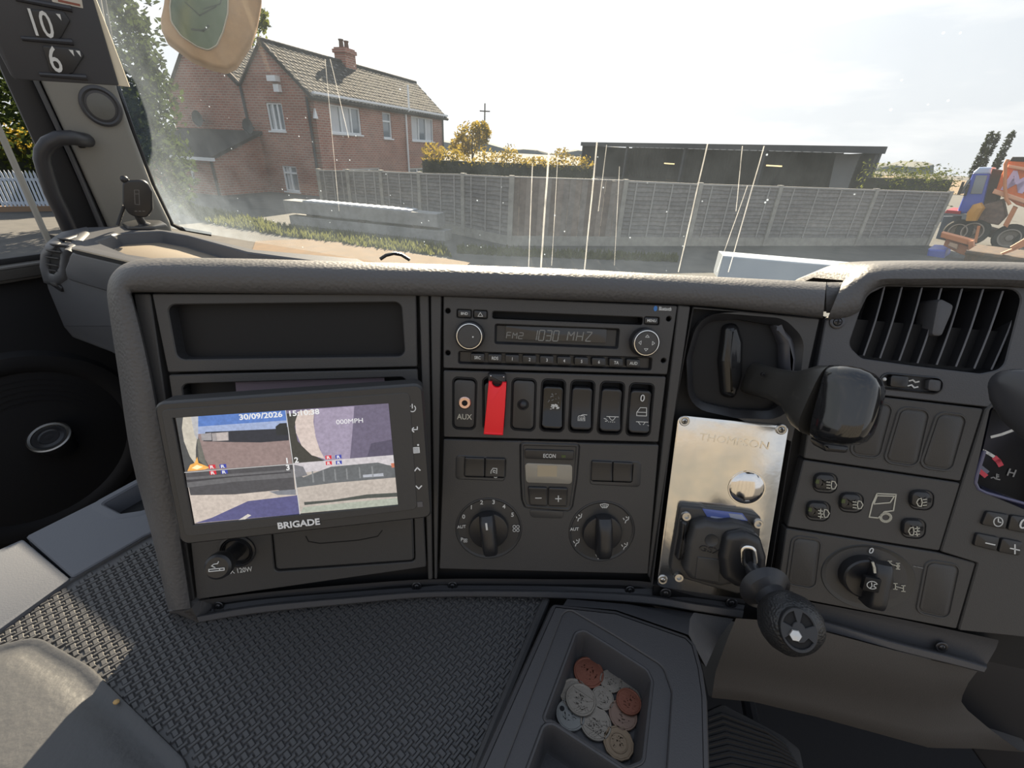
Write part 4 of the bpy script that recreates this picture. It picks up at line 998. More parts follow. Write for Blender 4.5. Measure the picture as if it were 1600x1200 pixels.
# 1 aux socket
k = MB(); k.prism(fillet(C.P(inq(SWQ[0], .05, .97, .05), .0015), .004, 5), -.008, .0015, .0012); pl1 = obj('plate', k, PANEL, sw[0], C)
pk = C.at(*z2p(185, 717), .0015); k = MB(); k.lathe([(.0056, 0), (.0056, .0008), (.0048, .0014), (.0026, .0013), (.0024, .0005), (.0022, -.002)], n=28); obj('jack_ring', k, mat('rose metal', (.72, .50, .42), .25, 1.0), sw[0], pk)
k = MB(); k.prism(circ((0, 0), .0023, 18), -.003, .0003); obj('jack_hole', k, DARK, sw[0], pk)
text('lettering', 'AUX', .0048, CREAM, sw[0], C.at(*z2p(183, 806), .0015), sx=.9, bold=.02)
# 2 red cover
k = MB(); k.prism(fillet(C.P(inq(SWQ[1], .1, .97, .06), .001), .004, 5), -.008, .001, .0012); obj('rocker', k, SATIN, sw[1], C)
hd = z2([(330, 534), (442, 538), (440, 606), (330, 602)]); k = MB(); k.prism(fillet(C.P(hd, .009), .0015, 3), .000, .0095, .002); hn = obj('hinge_block', k, SATIN, sw[1], C)
for c_ in ((347, 550), (428, 556)): k = MB(); u, v = C.uv(*z2p(*c_), .0095); k.blob((u, v, .0095), (.0008, .0008, .0008), 10, 6); obj('hinge_pin', k, CHROME, hn, C)
rq = [(334, 584), (356, 586)] + [(387 + 32 * math.cos(a), 590 + 33 * math.sin(a)) for a in [math.pi * (1 - i / 10) for i in range(11)]] + [(422, 590), (446, 592), (436, 760), (424, 921), (302, 915), (318, 760)]
k = MB(); p = ccw(C.P(z2(rq), .0125)); k.prism(p, .0075, .0125, .0008); obj('red_cover', k, RED, sw[1], C)
k = MB(); a, b = C.uv(*z2p(310, 912), .0125), C.uv(*z2p(418, 918), .0125); k.tube([(a[0], a[1] + .0006, .0118), (b[0], b[1] + .0006, .0118)], .0012, 8); obj('cover_lip', k, RED, sw[1], C)
# 3 blank with dimple
k = MB(); k.prism(fillet(C.P(inq(SWQ[2], .04, .97, .05), .0018), .004, 5), -.008, .0018, .0014); obj('plate', k, PANEL2, sw[2], C)
pk = C.at(*z2p(549, 730), .0018); k = MB(); k.lathe([(.0052, 0), (.005, .0004), (.0042, -.0001), (.0034, .0018), (.0018, .003), (0, .0033)], n=24); obj('round_button', k, SATIN, sw[2], pk)
# 4-7 rockers
def rk(i, t0, t1, m_, par, prof, ix=.07):
    q = inq(SWQ[i], t0, t1, ix); k = MB(); k.rocker(C.P(q, .003), .004, prof, -.008); return obj('rocker', k, m_, par, C), q
prof = lambda t: .0035 - .0045 * math.sin(math.pi * min(1, t * 1.05)) * .55 + .003 * t
for i in (3, 4, 5, 6): r_, q = rk(i, .14, .93, GLOSS if i == 3 else SATIN, sw[i], prof)
WS = .0058
def icon(i, strokes, closed=(), m_=WHITE, wd=.0006, w_=None):
    o = px_icon('symbol', C, [z2(s_) for s_ in strokes], wd, m_, sw[i], .0, closed); dz = w_
    for vtx in o.data.vertices: vtx.co.z += dz
    return o
random.seed(3)
sc = []
for _ in range(16):
    x, y = random.uniform(708, 768), random.uniform(725, 775); sc.append([(x, y), (x + random.uniform(-18, 18), y + random.uniform(-12, 12))])
for _ in range(12):
    x, y = random.uniform(705, 775), random.uniform(655, 710); sc.append([(x, y), (x + random.uniform(-14, 14), y + random.uniform(-5, 5))])
for _ in range(9):
    x, y = random.uniform(705, 760), random.uniform(790, 850); sc.append([(x, y), (x + random.uniform(-8, 8), y + random.uniform(-8, 8))])
icon(3, sc[:16], wd=.0011, w_=.0026); icon(3, sc[16:], wd=.0005, w_=.0029, m_=DIM)
rr = lambda x0, y0, x1, y1: [(x0 + 5, y0), (x1 - 5, y0), (x1, y0 + 6), (x1, y1 - 6), (x1 - 5, y1), (x0 + 5, y1), (x0, y1 - 6), (x0, y0 + 6)]
icon(4, [rr(888, 790, 928, 848)] + [[(x, 800), (x + 3, 808), (x - 2, 818), (x + 3, 828), (x, 838)] for x in (898, 908, 918)] + [[(905, 788), (918, 782), (942, 784)], [(908, 850), (920, 856), (942, 858)]], closed=(0,), w_=.0045)
lamp = lambda x, y, s: [[(x - 30 * s, y - 12), (x + 36 * s, y - 9)], [(x - 18 * s + 38 * s * j / 8, y - 10 + 22 * math.sin(math.pi * j / 8)) for j in range(9)]]
icon(5, lamp(1098, 806, 1.1) + [[(1078 - 4 * j + j * 16, 826 + abs(j - 1)), (1066 + j * 13, 842)] for j in range(4)] + [[(1048, 806), (1064, 812)], [(1056, 824), (1070, 820)]], w_=.0044)
icon(6, lamp(1280, 838, 1.1) + [[(1280 + 34 * math.cos(a), 846 + 24 * math.sin(a)), (1280 + 44 * math.cos(a), 846 + 34 * math.sin(a))] for a in [math.pi * (.05 + .9 * j / 6) for j in range(7)]], w_=.0046)
icon(6, [[(1253, 792), (1253, 772), (1275, 742), (1314, 743), (1314, 794)], [(1253, 770), (1314, 772)]], closed=(0,), w_=.0030)
text('lettering', '0', .0062, WHITE, sw[6], C.at(*z2p(1295, 690), .0037), sx=.95, bold=.01)

# ------------------------------------------------------------------ climate panel
z3 = lambda pts: [(680 + x / 4, 670 + y / 4) for x, y in pts]
clim = thing('climate_panel', 'black heater and ventilation panel with two round dials', 'climate control', C.at(855, 792))
K1 = z3([(130, 158), (440, 182), (438, 325), (126, 312)]); K2 = z3([(968, 188), (1286, 202), (1280, 362), (962, 345)])
MOD = z3([(530, 78), (902, 88), (886, 300), (858, 480), (838, 512), (560, 490), (540, 440), (532, 300)])
B1, B2 = z3([(183, 178), (310, 182), (308, 302), (180, 298)]), z3([(312, 182), (440, 186), (436, 305), (310, 302)])
B3, B4 = z3([(978, 200), (1110, 206), (1108, 330), (974, 325)]), z3([(1112, 206), (1238, 212), (1230, 334), (1110, 330)])
k = MB(); k.plate(fillet(C.P([(693, 686), (812, 689), (905, 692), (1029, 695), (1012, 896), (687, 888)]), .0012), [fillet(C.P(MOD), .004, 4)] + [fillet(C.P([B1[0], B2[1], B2[2], B1[3]]), .002, 4), fillet(C.P([B3[0], B4[1], B4[2], B3[3]]), .002, 4)] + [circ(C.uv(*z3p(*c)), 206 / 4 * C.px(*z3p(*c)) * .985, 48) for c in ((335, 622), (1040, 640))], -.012, .001, .0008); obj('faceplate', k, PANEL, clim, C)
for K, Ba, Bb in ((K1, B1, B2), (K2, B3, B4)):
    k = MB(); p = fillet(C.P(K), .0035, 4); q = fillet(C.P([Ba[0], Bb[1], Bb[2], Ba[3]]), .0022, 4)
    k.rings([[(x, y, .0010) for x, y in p], [(x, y, .0016) for x, y in offs(p, .001)], [(x, y, .0013) for x, y in q], [(x, y, -.004) for x, y in q]]); obj('key_recess', k, PANEL2, clim, C)
ck = {}
for nm, q in (('a', B1), ('b', B2), ('c', B3), ('d', B4)):
    k = MB(); k.rocker(C.P(q, .003), .0015, lambda t: .0036 - .0008 * math.sin(math.pi * t), -.004, b=.001, nr=6); ck[nm] = obj('key', k, SATIN, clim, C)
px_icon('symbol', C, [z3([(347, 285), (350, 255), (362, 238), (386, 240), (384, 275)]), z3(circ((378, 285), 12, 12)), z3([(377, 255), (365, 250), (362, 262), (375, 266)])], .0006, WHITE, ck['b'], .0030, closed=(1,))
k = MB(); p = fillet(C.P(MOD), .004, 4); k.rings([[(x, y, -.01) for x, y in offs(p, .0004)], [(x, y, .0014) for x, y in offs(p, .0004)], [(x, y, .0024) for x, y in offs(p, .0014)], [(x, y, .0024) for x, y in offs(p, .0025)], [(x, y, .0016) for x, y in offs(p, .0035)]]); mod = obj('control_module', k, PANEL2, clim, C)
e_ = z3([(556, 126), (872, 135), (868, 200), (560, 190)]); key('econ_key', C, e_, .0032, SATIN, clim, r=.0015); text('lettering', 'ECON', .0036, WHITE, clim, C.at(*z3p(714, 170), .0033), sx=.8, bold=.015)
k = MB(); k.prism(C.P(z3([(790, 164), (816, 165), (815, 181), (789, 180)]), .0033), .003, .0034); obj('indicator', k, GREENLED, clim, C)
e_ = z3([(560, 214), (858, 226), (855, 346), (568, 336)]); k = MB(); k.prism(fillet(C.P(e_, .0022), .003, 4), .0015, .0023, .0005); dp = obj('display', k, mat('milky display', (.27, .25, .21), .18, coat=.5), clim, C)
k = MB(); k.prism(C.P(z3([(640, 228), (762, 232), (760, 300), (638, 298)]), .0024), .0022, .0024); obj('display_text', k, mat('pale digits patch', (.36, .30, .21), .3), dp, C)
for q, s_ in ((z3([(578, 362), (702, 366), (702, 482), (590, 476)]), '-'), (z3([(706, 366), (830, 370), (824, 484), (706, 482)]), '+')):
    k = MB(); k.rocker(C.P(q, .003), .002, lambda t: .0042 - .0008 * math.sin(math.pi * t), .001, b=.001, nr=6); o = obj('key', k, SATIN, clim, C); cx_, cy_ = cen(q)
    sy = [[(cx_ - 4.5, cy_), (cx_ + 4.5, cy_)]] + ([[(cx_, cy_ - 4.5), (cx_, cy_ + 4.5)]] if s_ == '+' else []); px_icon('symbol', C, sy, .0008, WHITE, o, .0037)
k = MB(); q = z3([(585, 505), (808, 515), (800, 552), (785, 562), (612, 556), (596, 545)]); k.prism(fillet(C.P(q, .0015), .002, 3), .0, .0016, .0008); obj('grip_tab', k, PANEL2, clim, C)
def dial(c, rx, kr, ang, marks, nm):
    pk = C.at(*z3p(*c), .001); s_ = C.px(*z3p(*c)); R0 = rx / 4 * s_; KR = kr / 4 * s_
    k = MB(); k.lathe([(R0, 0), (R0 * .99, .0008), (R0 * .97, .0010), (KR * 1.10, -.0052), (KR * 1.06, -.006)], n=56); d_ = obj('dial', k, PANEL2, clim, pk)
    k = MB(); k.lathe([(KR, -.006), (KR, .004), (KR * .97, .0055), (KR * .9, .006), (0, .006)], n=48); kn = obj('knob', k, SATIN, clim, pk)
    # grip blade
    k = MB(); rows = []
    for j in range(13):
        t = -1 + 2 * j / 12; L_ = KR * 1.02; hw = KR * .40 * (1 - .08 * t * t); hz = .0195 * (1 - .25 * t ** 4) - .002 * t
        y = t * L_; r_ = []
        for q in range(11):
            a = math.pi * q / 10; r_.append((-hw * math.copysign(abs(math.cos(a)) ** .55, math.cos(a)), y, .004 + (hz - .004) * abs(math.sin(a)) ** .45))
        rows.append(r_)
    k.sheet(rows); n = 11; k.add(rows[0], [tuple(range(n))]); k.add(rows[-1], [tuple(range(n))])
    M = pk.M() @ Matrix.Rotation(ang, 4, 'Z'); obj('grip', k, SATIN, kn, M)
    k = MB(); k.stroke([(0, KR * .55), (0, KR * .86)], .0017, .0193, .0002)
    if nm == 'fan': obj('pointer', k, WHITE, kn, M, smooth=0)
    return d_, pk
d1, pk1 = dial((335, 622), 207, 122, R_(8), None, 'fan')
for s_, p in (('0', (178, 549)), ('1', (226, 490)), ('2', (290, 460)), ('3', (365, 458)), ('4', (430, 486)), ('5', (483, 537))): text('lettering', s_, .0040, WHITE, d1, C.at(*z3p(*p), .0012), bold=.02)
text('lettering', 'AUT', .0030, WHITE, d1, C.at(*z3p(165, 612), .0022), sx=.95, bold=.02, ang=.12); text('lettering', 'P', .0034, WHITE, d1, C.at(*z3p(167, 691), .0022), bold=.02)
fan = lambda x, y, r: [z3(circ((x + r * a, y + r * b), r * .8, 10)) for a, b in ((-1, -1), (1, -1), (1, 1), (-1, 1))]
px_icon('symbol', C, fan(505, 615, 11), .0006, WHITE, d1, .0022, closed=(0, 1, 2, 3)); px_icon('symbol', C, fan(190, 690, 6), .0006, WHITE, d1, .0022, closed=(0, 1, 2, 3))
d2, pk2 = dial((1040, 640), 206, 122, R_(3), None, 'air')
man = lambda x, y: [z3([(x + 14, y - 22), (x + 10, y), (x - 6, y + 8), (x - 10, y + 22)]), z3([(x - 22, y - 8), (x - 16, y + 2)]), z3([(x - 4, y - 16), (x + 2, y - 10)])]
for p in ((900, 550), (885, 706), (1025, 790), (1195, 562), (1185, 728)): px_icon('symbol', C, man(*p), .0008, WHITE, d2, .0012)
px_icon('symbol', C, [z3([(1028, 466), (1054, 460), (1080, 466), (1070, 484), (1038, 484)])] + [z3([(x, 468), (x + 3, 476), (x, 488)]) for x in (1044, 1054, 1064)], .0006, WHITE, d2, .0022, closed=(0,))
text('lettering', 'AUT', .0030, WHITE, d2, C.at(*z3p(870, 627), .0022), sx=.95, bold=.02, ang=.08)
k = MB(); k.stroke([C.uv(*z3p(1042, 748), .016), C.uv(*z3p(1040, 775), .016)], .0016, .0135, .0003); obj('pointer', k, WHITE, d2, C, smooth=0)

# ------------------------------------------------------------------ camera monitor
MP = PL(L.pt(455, 725, .045), 13, 15)
mon = thing('camera_monitor', 'black monitor showing four camera views, propped in front of the left dash bay', 'monitor', MP)
OUT = [(238, 629), (661, 599), (676, 809), (281, 853)]
SCR = [(270, 653), (607, 630), (622, 789), (302, 820)]
k = MB(); p = fillet(MP.P(OUT), .007, 5)
k.rings([[(x, y, -.024) for x, y in offs(p, .006)], [(x, y, -.018) for x, y in p], [(x, y, -.002) for x, y in p], [(x, y, .0) for x, y in offs(p, .0015)]], cap0=True, cap1=False)
k.plate(offs(p, .0015), [MP.P(SCR)], -.004, .0002, .0004); obj('case', k, PANEL2, mon, MP)
k = MB(); ip = fillet(MP.P([(252, 640), (640, 613), (652, 795), (290, 838)]), .004, 3); k.plate(ip, [MP.P(SCR)], .0, .0008, .0004); obj('screen_frame', k, PANEL, mon, MP)
k = MB(); k.tube([(0, 0, -.02), (0, -.01, -.046)], .012, 12); obj('mount_arm', k, SATIN, mon, MP)
sc_ = MB(); sc_.prism(MP.P([(268, 651), (609, 628), (624, 791), (300, 822)]), -.004, -.0012); scr = obj('screen', sc_, mat('dark screen glass', (.01, .01, .012), .15), mon, MP, smooth=0)
zm = lambda pts: [(220 + x / 3, 580 + y / 3) for x, y in pts]
def sp(name, pts, col, st=1.0, lv=0):
    k = MB(); k.prism(MP.P(zm(pts)), -.0012, -.0010 + lv * .00005); return obj(name, k, emis('screen %.2f %.2f %.2f' % col, col, st), scr, MP, smooth=0)
# first view: yard under blue sky
sp('picture', [(160, 214), (678, 184), (708, 436), (205, 474)], (.30, .22, .21))
sp('picture', [(160, 214), (678, 184), (688, 268), (270, 292), (180, 290)], (.10, .21, .55), lv=1)
sp('picture', [(260, 262), (684, 232), (688, 276), (266, 296)], (.36, .44, .66), lv=2)
sp('picture', [(300, 287), (630, 272), (690, 262), (692, 326), (560, 336), (420, 334), (290, 330)], (.025, .03, .045), lv=3)
sp('picture', [(630, 262), (650, 246), (682, 244), (690, 300), (634, 300)], (.02, .025, .03), lv=4)
sp('picture', [(280, 296), (328, 290), (330, 326), (282, 326)], (.35, .33, .34), lv=4); sp('picture', [(330, 292), (408, 286), (410, 326), (334, 330)], (.36, .33, .33), lv=5); sp('picture', [(352, 292), (404, 288), (406, 326), (356, 328)], (.52, .46, .44), lv=6)
sp('picture', [(160, 214), (264, 208), (264, 300), (290, 400), (318, 452), (205, 474)], (.07, .075, .08), lv=5)
sp('picture', [(196, 214), (264, 208), (264, 300), (256, 360), (256, 440), (228, 402), (200, 330), (190, 270)], (.60, .55, .46), lv=6)
sp('picture', [(232, 210), (266, 208), (266, 330), (250, 300)], (.50, .50, .52), lv=7)
sp('picture', [(262, 320), (272, 320), (300, 420), (316, 456), (270, 420)], (.16, .16, .14), lv=8)
sp('picture', [(216, 470), (230, 440), (250, 432), (262, 404), (268, 432), (320, 452), (300, 462), (250, 468)], (.85, .42, .10), 1.1, lv=9); sp('picture', [(236, 456), (262, 440), (290, 450), (262, 462)], (1, .85, .5), 1.1, lv=10)
# second view: pale wall and grey wing
sp('picture', [(680, 184), (1164, 150), (1188, 394), (710, 434)], (.20, .17, .27), lv=0)
sp('picture', [(812, 180), (1000, 166), (990, 300), (980, 412), (860, 420), (812, 300)], (.36, .31, .42), lv=1); sp('picture', [(1000, 166), (1164, 150), (1188, 394), (980, 412)], (.15, .13, .20), lv=1)
sp('picture', [(1080, 340), (1188, 320), (1190, 395), (1060, 404)], (.09, .08, .13), lv=2)
sp('picture', [(680, 200), (740, 200), (720, 260), (734, 330), (790, 386), (860, 422), (710, 434)], (.05, .05, .045), lv=2)
sp('picture', [(738, 190), (812, 180), (808, 240), (818, 310), (838, 370), (862, 414), (800, 396), (752, 350), (726, 290), (722, 240)], (.68, .57, .52), lv=3)
# third view: bumper, sunlit ground and deep shadow
sp('picture', [(206, 476), (710, 437), (744, 672), (250, 718)], (.60, .52, .46), lv=1)
sp('picture', [(206, 476), (710, 437), (724, 578), (640, 560), (440, 580), (230, 584)], (.075, .075, .085), lv=2); sp('picture', [(210, 500), (712, 462), (716, 500), (440, 520), (216, 548)], (.14, .14, .15), lv=3); sp('picture', [(212, 512), (700, 472), (704, 478), (420, 500), (214, 524)], (.05, .05, .06), lv=4)
sp('picture', [(600, 566), (724, 556), (726, 582), (640, 582)], (.22, .23, .26), lv=4)
sp('picture', [(500, 612), (732, 584), (742, 672), (250, 716), (330, 690)], (.10, .10, .24), lv=3); sp('picture', [(456, 700), (500, 672), (516, 678), (482, 700)], (.7, .65, .6), lv=4)
# fourth view: fence and yard
sp('picture', [(714, 434), (1190, 394), (1206, 628), (746, 670)], (.52, .46, .41), lv=1)
sp('picture', [(714, 434), (1190, 394), (1192, 440), (718, 480)], (.62, .58, .60), lv=2)
sp('picture', [(720, 470), (760, 500), (890, 450), (1110, 430), (1192, 450), (1196, 500), (900, 526), (730, 548)], (.13, .14, .15), lv=3)
for x in (800, 850, 905, 960, 1020, 1080): sp('picture', [(x, 470 - (x - 800) * .08), (x + 6, 470 - (x - 800) * .08), (x + 12, 524 - (x - 800) * .09), (x + 4, 524 - (x - 800) * .09)], (.24, .25, .26), lv=4)
sp('picture', [(1040, 488), (1136, 480), (1138, 494), (1042, 500)], (.45, .47, .52), lv=4); sp('picture', [(718, 440), (760, 450), (780, 490), (724, 500)], (.2, .2, .22), lv=4)
sp('picture', [(1172, 434), (1190, 432), (1192, 452), (1176, 454)], (.6, .2, .12), lv=5)
sp('picture', [(764, 616), (900, 606), (1060, 580), (1200, 572), (1202, 590), (1060, 598), (766, 630)], (.07, .08, .075), lv=4); sp('picture', [(760, 640), (1204, 596), (1206, 628), (748, 668)], (.42, .45, .38), lv=3)
for a, b in (((678, 184), (746, 672)), ((204, 476), (710, 437))): k = MB(); k.stroke([MP.uv(*zm([a])[0]), MP.uv(*zm([b])[0])], .0005, -.0005, .0001); obj('divider', k, emis('divider white', (.6, .6, .6)), scr, MP, smooth=0)
SW = emis('screen white', (.8, .8, .8), 1.0)
SG = emis('screen caption grey', (.25, .25, .27), 1.0)
for pts in ([(502, 199), (800, 180), (806, 202), (504, 222)],):
    pass
text('caption', '30/09/2026  15:10:38', .0040, SW, scr, MP.at(*zm([(652, 203)])[0], -.0005), sx=1.12, bold=.03, ang=.01)
text('caption', '000MPH', .0036, SW, scr, MP.at(*zm([(980, 235)])[0], -.0005), sx=1.1, bold=.0)
for s_, p in (('1', (686, 420)), ('2', (730, 417)), ('3', (690, 452))): text('caption', s_, .0042, SW, scr, MP.at(*zm([p])[0], -.0005), bold=.03)
RD, BU = emis('badge red', (.65, .02, .04)), emis('badge deep blue', (.04, .06, .38))
for x, y, m_ in ((333, 449, RD), (384, 446, BU), (337, 477, RD), (390, 473, BU), (879, 405, RD), (926, 402, BU), (881, 432, RD), (928, 429, BU)):
    k = MB(); u, v = MP.uv(*zm([(x, y)])[0]); k.prism(rect(u - .0022, v - .0015, u + .0022, v + .0015), -.0006, -.0004); o = obj('badge', k, m_, scr, MP, smooth=0)
    text('caption', 'R', .0022, SW, scr, MP.at(*zm([(x, y)])[0], -.0003), sx=1.3, bold=.03)
text('lettering', 'BRIGADE', .0052, mat('bright white print', (.85, .85, .85), .4), mon, MP.at(467, 818.5, .001), sx=1.02, bold=.045)
WB = MATS['bright white print']
P_ = lambda pts: [(220 + x / 3, 580 + y / 3) for x, y in pts]
px_icon('symbol', MP, [P_([(1273 + 15 * math.cos(a), 174 + 15 * math.sin(a)) for a in [math.radians(-50 + 280 * j / 14) for j in range(15)]]), P_([(1272, 154), (1273, 172)])], .0008, WB, mon, .0004)
px_icon('symbol', MP, [P_([(1296, 260), (1296, 272), (1270, 274)]), P_([(1279, 264), (1268, 274), (1280, 284)])], .0008, WB, mon, .0004)
px_icon('symbol', MP, [P_([(1276, 358), (1304, 356), (1306, 380), (1278, 382)]), P_([(1278, 364), (1304, 362)]), P_([(1278, 370), (1304, 368)]), P_([(1278, 376), (1304, 374)])], .0007, WB, mon, .0004, closed=(0,))
px_icon('symbol', MP, [P_([(1284, 466), (1296, 451), (1309, 463)])], .0010, WB, mon, .0004); px_icon('symbol', MP, [P_([(1290, 537), (1303, 550), (1316, 536)])], .0010, WB, mon, .0004)
k = MB(); k.prism(MP.P(P_([(1295, 612), (1320, 610), (1322, 634), (1297, 636)])), .0002, .0006); obj('sensor_window', k, mat('sensor grey', (.09, .09, .10), .3), mon, MP, smooth=0)
k = MB(); k.prism(circ(MP.uv(*zm([(1300, 345)])[0]), .0008, 10), .0002, .0006); obj('indicator', k, WB, mon, MP)

# ------------------------------------------------------------------ cigarette lighter
lg = thing('cigarette_lighter', 'black cigarette lighter plug sitting in its ribbed socket under the monitor', 'lighter', L.at(371, 860))
k = MB(); k.lathe([(.0155, 0), (.0155, .0018), (.0138, .0024), (.0128, .0008), (.0120, .0022), (.0112, .0005), (.0105, .0018), (.0098, -.004), (.009, -.012)], n=36); obj('socket', k, SATIN, lg)
tip = L.loc(L.pt(339, 887, .040)); o0 = L.loc(L.pt(371, 860, 0)); base = Vector((0, 0, -.004)); ti = Vector(tip) - Vector(o0)
k = MB(); pa_ = [base.lerp(ti, t) for t in (0, .25, .5, .72, .74, .80, .9, .97, 1.0, 1.001)]; k.tube(pa_, [.0066, .0066, .0066, .0068, .0088, .0104, .0107, .0101, .0082, .002], 28); pg = obj('plug', k, SATIN, lg)
LT = PL(L.pt(339, 887, .040), 8.5, 16); q = MP
dirn = (L.u * ti.x + L.v * ti.y + L.n * ti.z).normalized()
LT.n = dirn; LT.u = (L.u - dirn * L.u.dot(dirn)).normalized(); LT.v = LT.n.cross(LT.u); LT.O = LT.O + dirn * .0006
k = MB(); k.stroke([(-.0055, -.0022), (.0055, -.0022), (.0055, -.0005), (-.0055, -.0005)], .0007, 0, .0003, closed=True); k.stroke([(-.001, .0005), (-.0035, .002), (-.002, .0032), (.0008, .0035), (.0015, .005)], .0007, 0, .0003); k.stroke([(.0022, -.0022), (.0022, -.0005)], .0007, 0, .0003); obj('symbol', k, WHITE, pg, LT, smooth=0)
text('lettering', 'X 120W', .0046, WHITE, lg, L.at(377, 891, .0005), sx=.80, bold=.015, ang=.06)
# ------------------------------------------------------------------ right bay: vent, slider, buttons, rotary, cluster
z6 = lambda pts: [(1220 + x / 3.3333, 400 + y / 3.3333) for x, y in pts]
vent = thing('air_vent', 'large black air vent with slanting vertical slats in the right part of the dash', 'air vent', Rp.at(1455, 515))
k = MB(); p = fillet(Rp.P(VENT), .010, 5); k.rings([[(x, y, -.001) for x, y in p], [(x, y, -.026) for x, y in offs(p, .002)]]); obj('duct', k, DARK, vent, Rp)
SL = [((540, 152), (430, 518)), ((632, 150), (515, 532)), ((737, 150), (615, 545)), ((838, 155), (710, 558)), ((945, 160), (810, 566)), ((1052, 172), (910, 576)), ((1155, 182), (1005, 586)), ((1255, 195), (1095, 592))]
SLM = mat('vent slat', (.020, .020, .023), .45); EDG = mat('slat edge', (.11, .11, .12), .4)
for a, b in SL:
    A, B = z6([a, b]); k = MB(); front, backs = [], []
    for t in (0, .25, .5, .75, 1):
        x, y = lerp(A, B, t); bow = 2.2 * math.sin(math.pi * t); u, v = Rp.uv(x + bow, y, -.004); front.append((u, v))
    rows = []
    for u, v in front: rows.append([(u - .0006, v, -.004), (u + .0006, v, -.004), (u + .0002, v, -.024), (u - .0010, v, -.024)])
    k.rings(rows, cap0=True); sl_ = obj('slat', k, SLM, vent, Rp, smooth=0)
    k = MB(); k.tube([(u, v, -.0038) for u, v in front], .0007, 6); obj('slat_edge', k, EDG, sl_, Rp)
k = MB(); q = z6([(822, 212), (905, 255), (893, 300), (842, 418), (785, 418)]); k.prism(fillet(Rp.P(q, .001), .003, 4), -.02, .001, .002); obj('thumb_tab', k, GREY, vent, Rp)
sld = thing('vent_slider', 'small black vent slider with wavy white symbol under the air vent', 'slider', Rp.at(1424, 599))
k = MB(); q = [(1377, 582), (1474, 591), (1470, 616), (1373, 606)]; p = fillet(Rp.P(q), .006, 5); k.rings([[(x, y, .0006) for x, y in offs(p, -.0006)], [(x, y, .0012) for x, y in offs(p, .0004)], [(x, y, -.004) for x, y in offs(p, .0008)]]); obj('bezel', k, SATIN, sld, Rp)
k = MB(); k.prism(fillet(Rp.P(z6([(575, 620), (670, 628), (662, 690), (570, 680)]), .001), .002, 3), -.004, .001, .001); obj('thumb_piece', k, SATIN, sld, Rp)
k = MB(); k.prism(fillet(Rp.P(z6([(770, 640), (838, 648), (830, 708), (765, 700)]), .0), .002, 3), -.004, .0005, .001); obj('thumb_piece', k, GREY, sld, Rp)
px_icon('symbol', Rp, [z6([(682, 652), (700, 648), (714, 660), (732, 656)]), z6([(676, 678), (694, 674), (708, 688), (726, 684)])], .0012, WHITE, sld, -.003)
k = MB(); k.blob((*Rp.uv(*z6([(540, 642)])[0]), .0), (.0016, .0016, .001), 12, 6); obj('white_dot', k, WHITE, sld, Rp)
# light buttons
def lbtn(c, W_, H_, lab, strokes, closed=(), tilt=0):
    t = thing('light_button', lab, 'button', Rp.at(*z7([c])[0]), 'exterior light buttons around the truck outline')
    q = z7([(c[0] - W_ / 2 + 6, c[1] - H_ / 2), (c[0] + W_ / 2 + 4, c[1] - H_ / 2 + 8), (c[0] + W_ / 2 - 4, c[1] + H_ / 2 + 4), (c[0] - W_ / 2 - 4, c[1] + H_ / 2 - 6)])
    p = fillet(Rp.P(q), .0055, 5); k = MB(); k.rings([[(x, y, .0003) for x, y in offs(p, -.0012)], [(x, y, .0006) for x, y in offs(p, -.0004)], [(x, y, -.001) for x, y in offs(p, .0003)]]); obj('bezel', k, DARK, t, Rp)
    k = MB(); p = offs(fillet(Rp.P(q, .004), .0055, 5), .0008); k.rings([[(x, y, -.002) for x, y in p], [(x, y, .0022) for x, y in p], [(x, y, .0036) for x, y in offs(p, .0009)], [(x, y, .0044) for x, y in offs(p, .003)], [(x, y, .0047) for x, y in offs(p, .006)]]); kb = obj('key', k, SATIN, t, Rp)
    px_icon('symbol', Rp, [z7(s_) for s_ in strokes], .00075, CREAM, kb, .0047, closed); return t, kb
def lamp_icon(x, y, m=1, front=True, fog=False):
    out = []; s_ = 1 if front else -1
    for dy in (-16, 0, 16): out.append([(x - s_ * 20, y + dy - 1), (x - s_ * 2, y + dy + 1)] if not fog else [(x - s_ * 26, y + dy), (x - s_ * 2, y + dy + (4 if s_ > 0 else 3))])
    if fog: out.append([(x - s_ * 12, y - 24), (x - s_ * 16, y - 8), (x - s_ * 10, y + 6), (x - s_ * 14, y + 26)])
    D = [(x + s_ * 8, y - 22), (x + s_ * 24, y - 18), (x + s_ * 34, y), (x + s_ * 24, y + 20), (x + s_ * 8, y + 22), (x + s_ * 4, y)]
    return [D] + out
LB_ = [((315, 190), 'headlamp button with three beam lines, upper left of the five around the truck outline', True, False), ((458, 298), 'second headlamp button, nearest to the left side of the printed truck outline', True, False), ((275, 345), 'front fog lamp button, lower left of the five around the truck outline', True, True), ((846, 284), 'reversed work lamp button, upper right beside the printed truck outline', False, False), ((802, 441), 'rear fog lamp button, lower right beside the printed truck outline', False, True)]
for c, lab, fr_, fog in LB_:
    t, kb = lbtn(c, 122, 104, lab, lamp_icon(c[0] + (14 if fr_ else -14), c[1] + 4, 1, fr_, fog), closed=(0,))
    k = MB(); x, y = z7([(c[0] + (-40 if fr_ else 46), c[1] - (4 if fr_ else -6))])[0]; u, v = Rp.uv(x, y, .0046); k.prism(rect(u - .0014, v - .0018, u + .0014, v + .0018), .003, .0044); obj('indicator', k, GREENLED if fr_ else DARK, t, Rp, smooth=0)
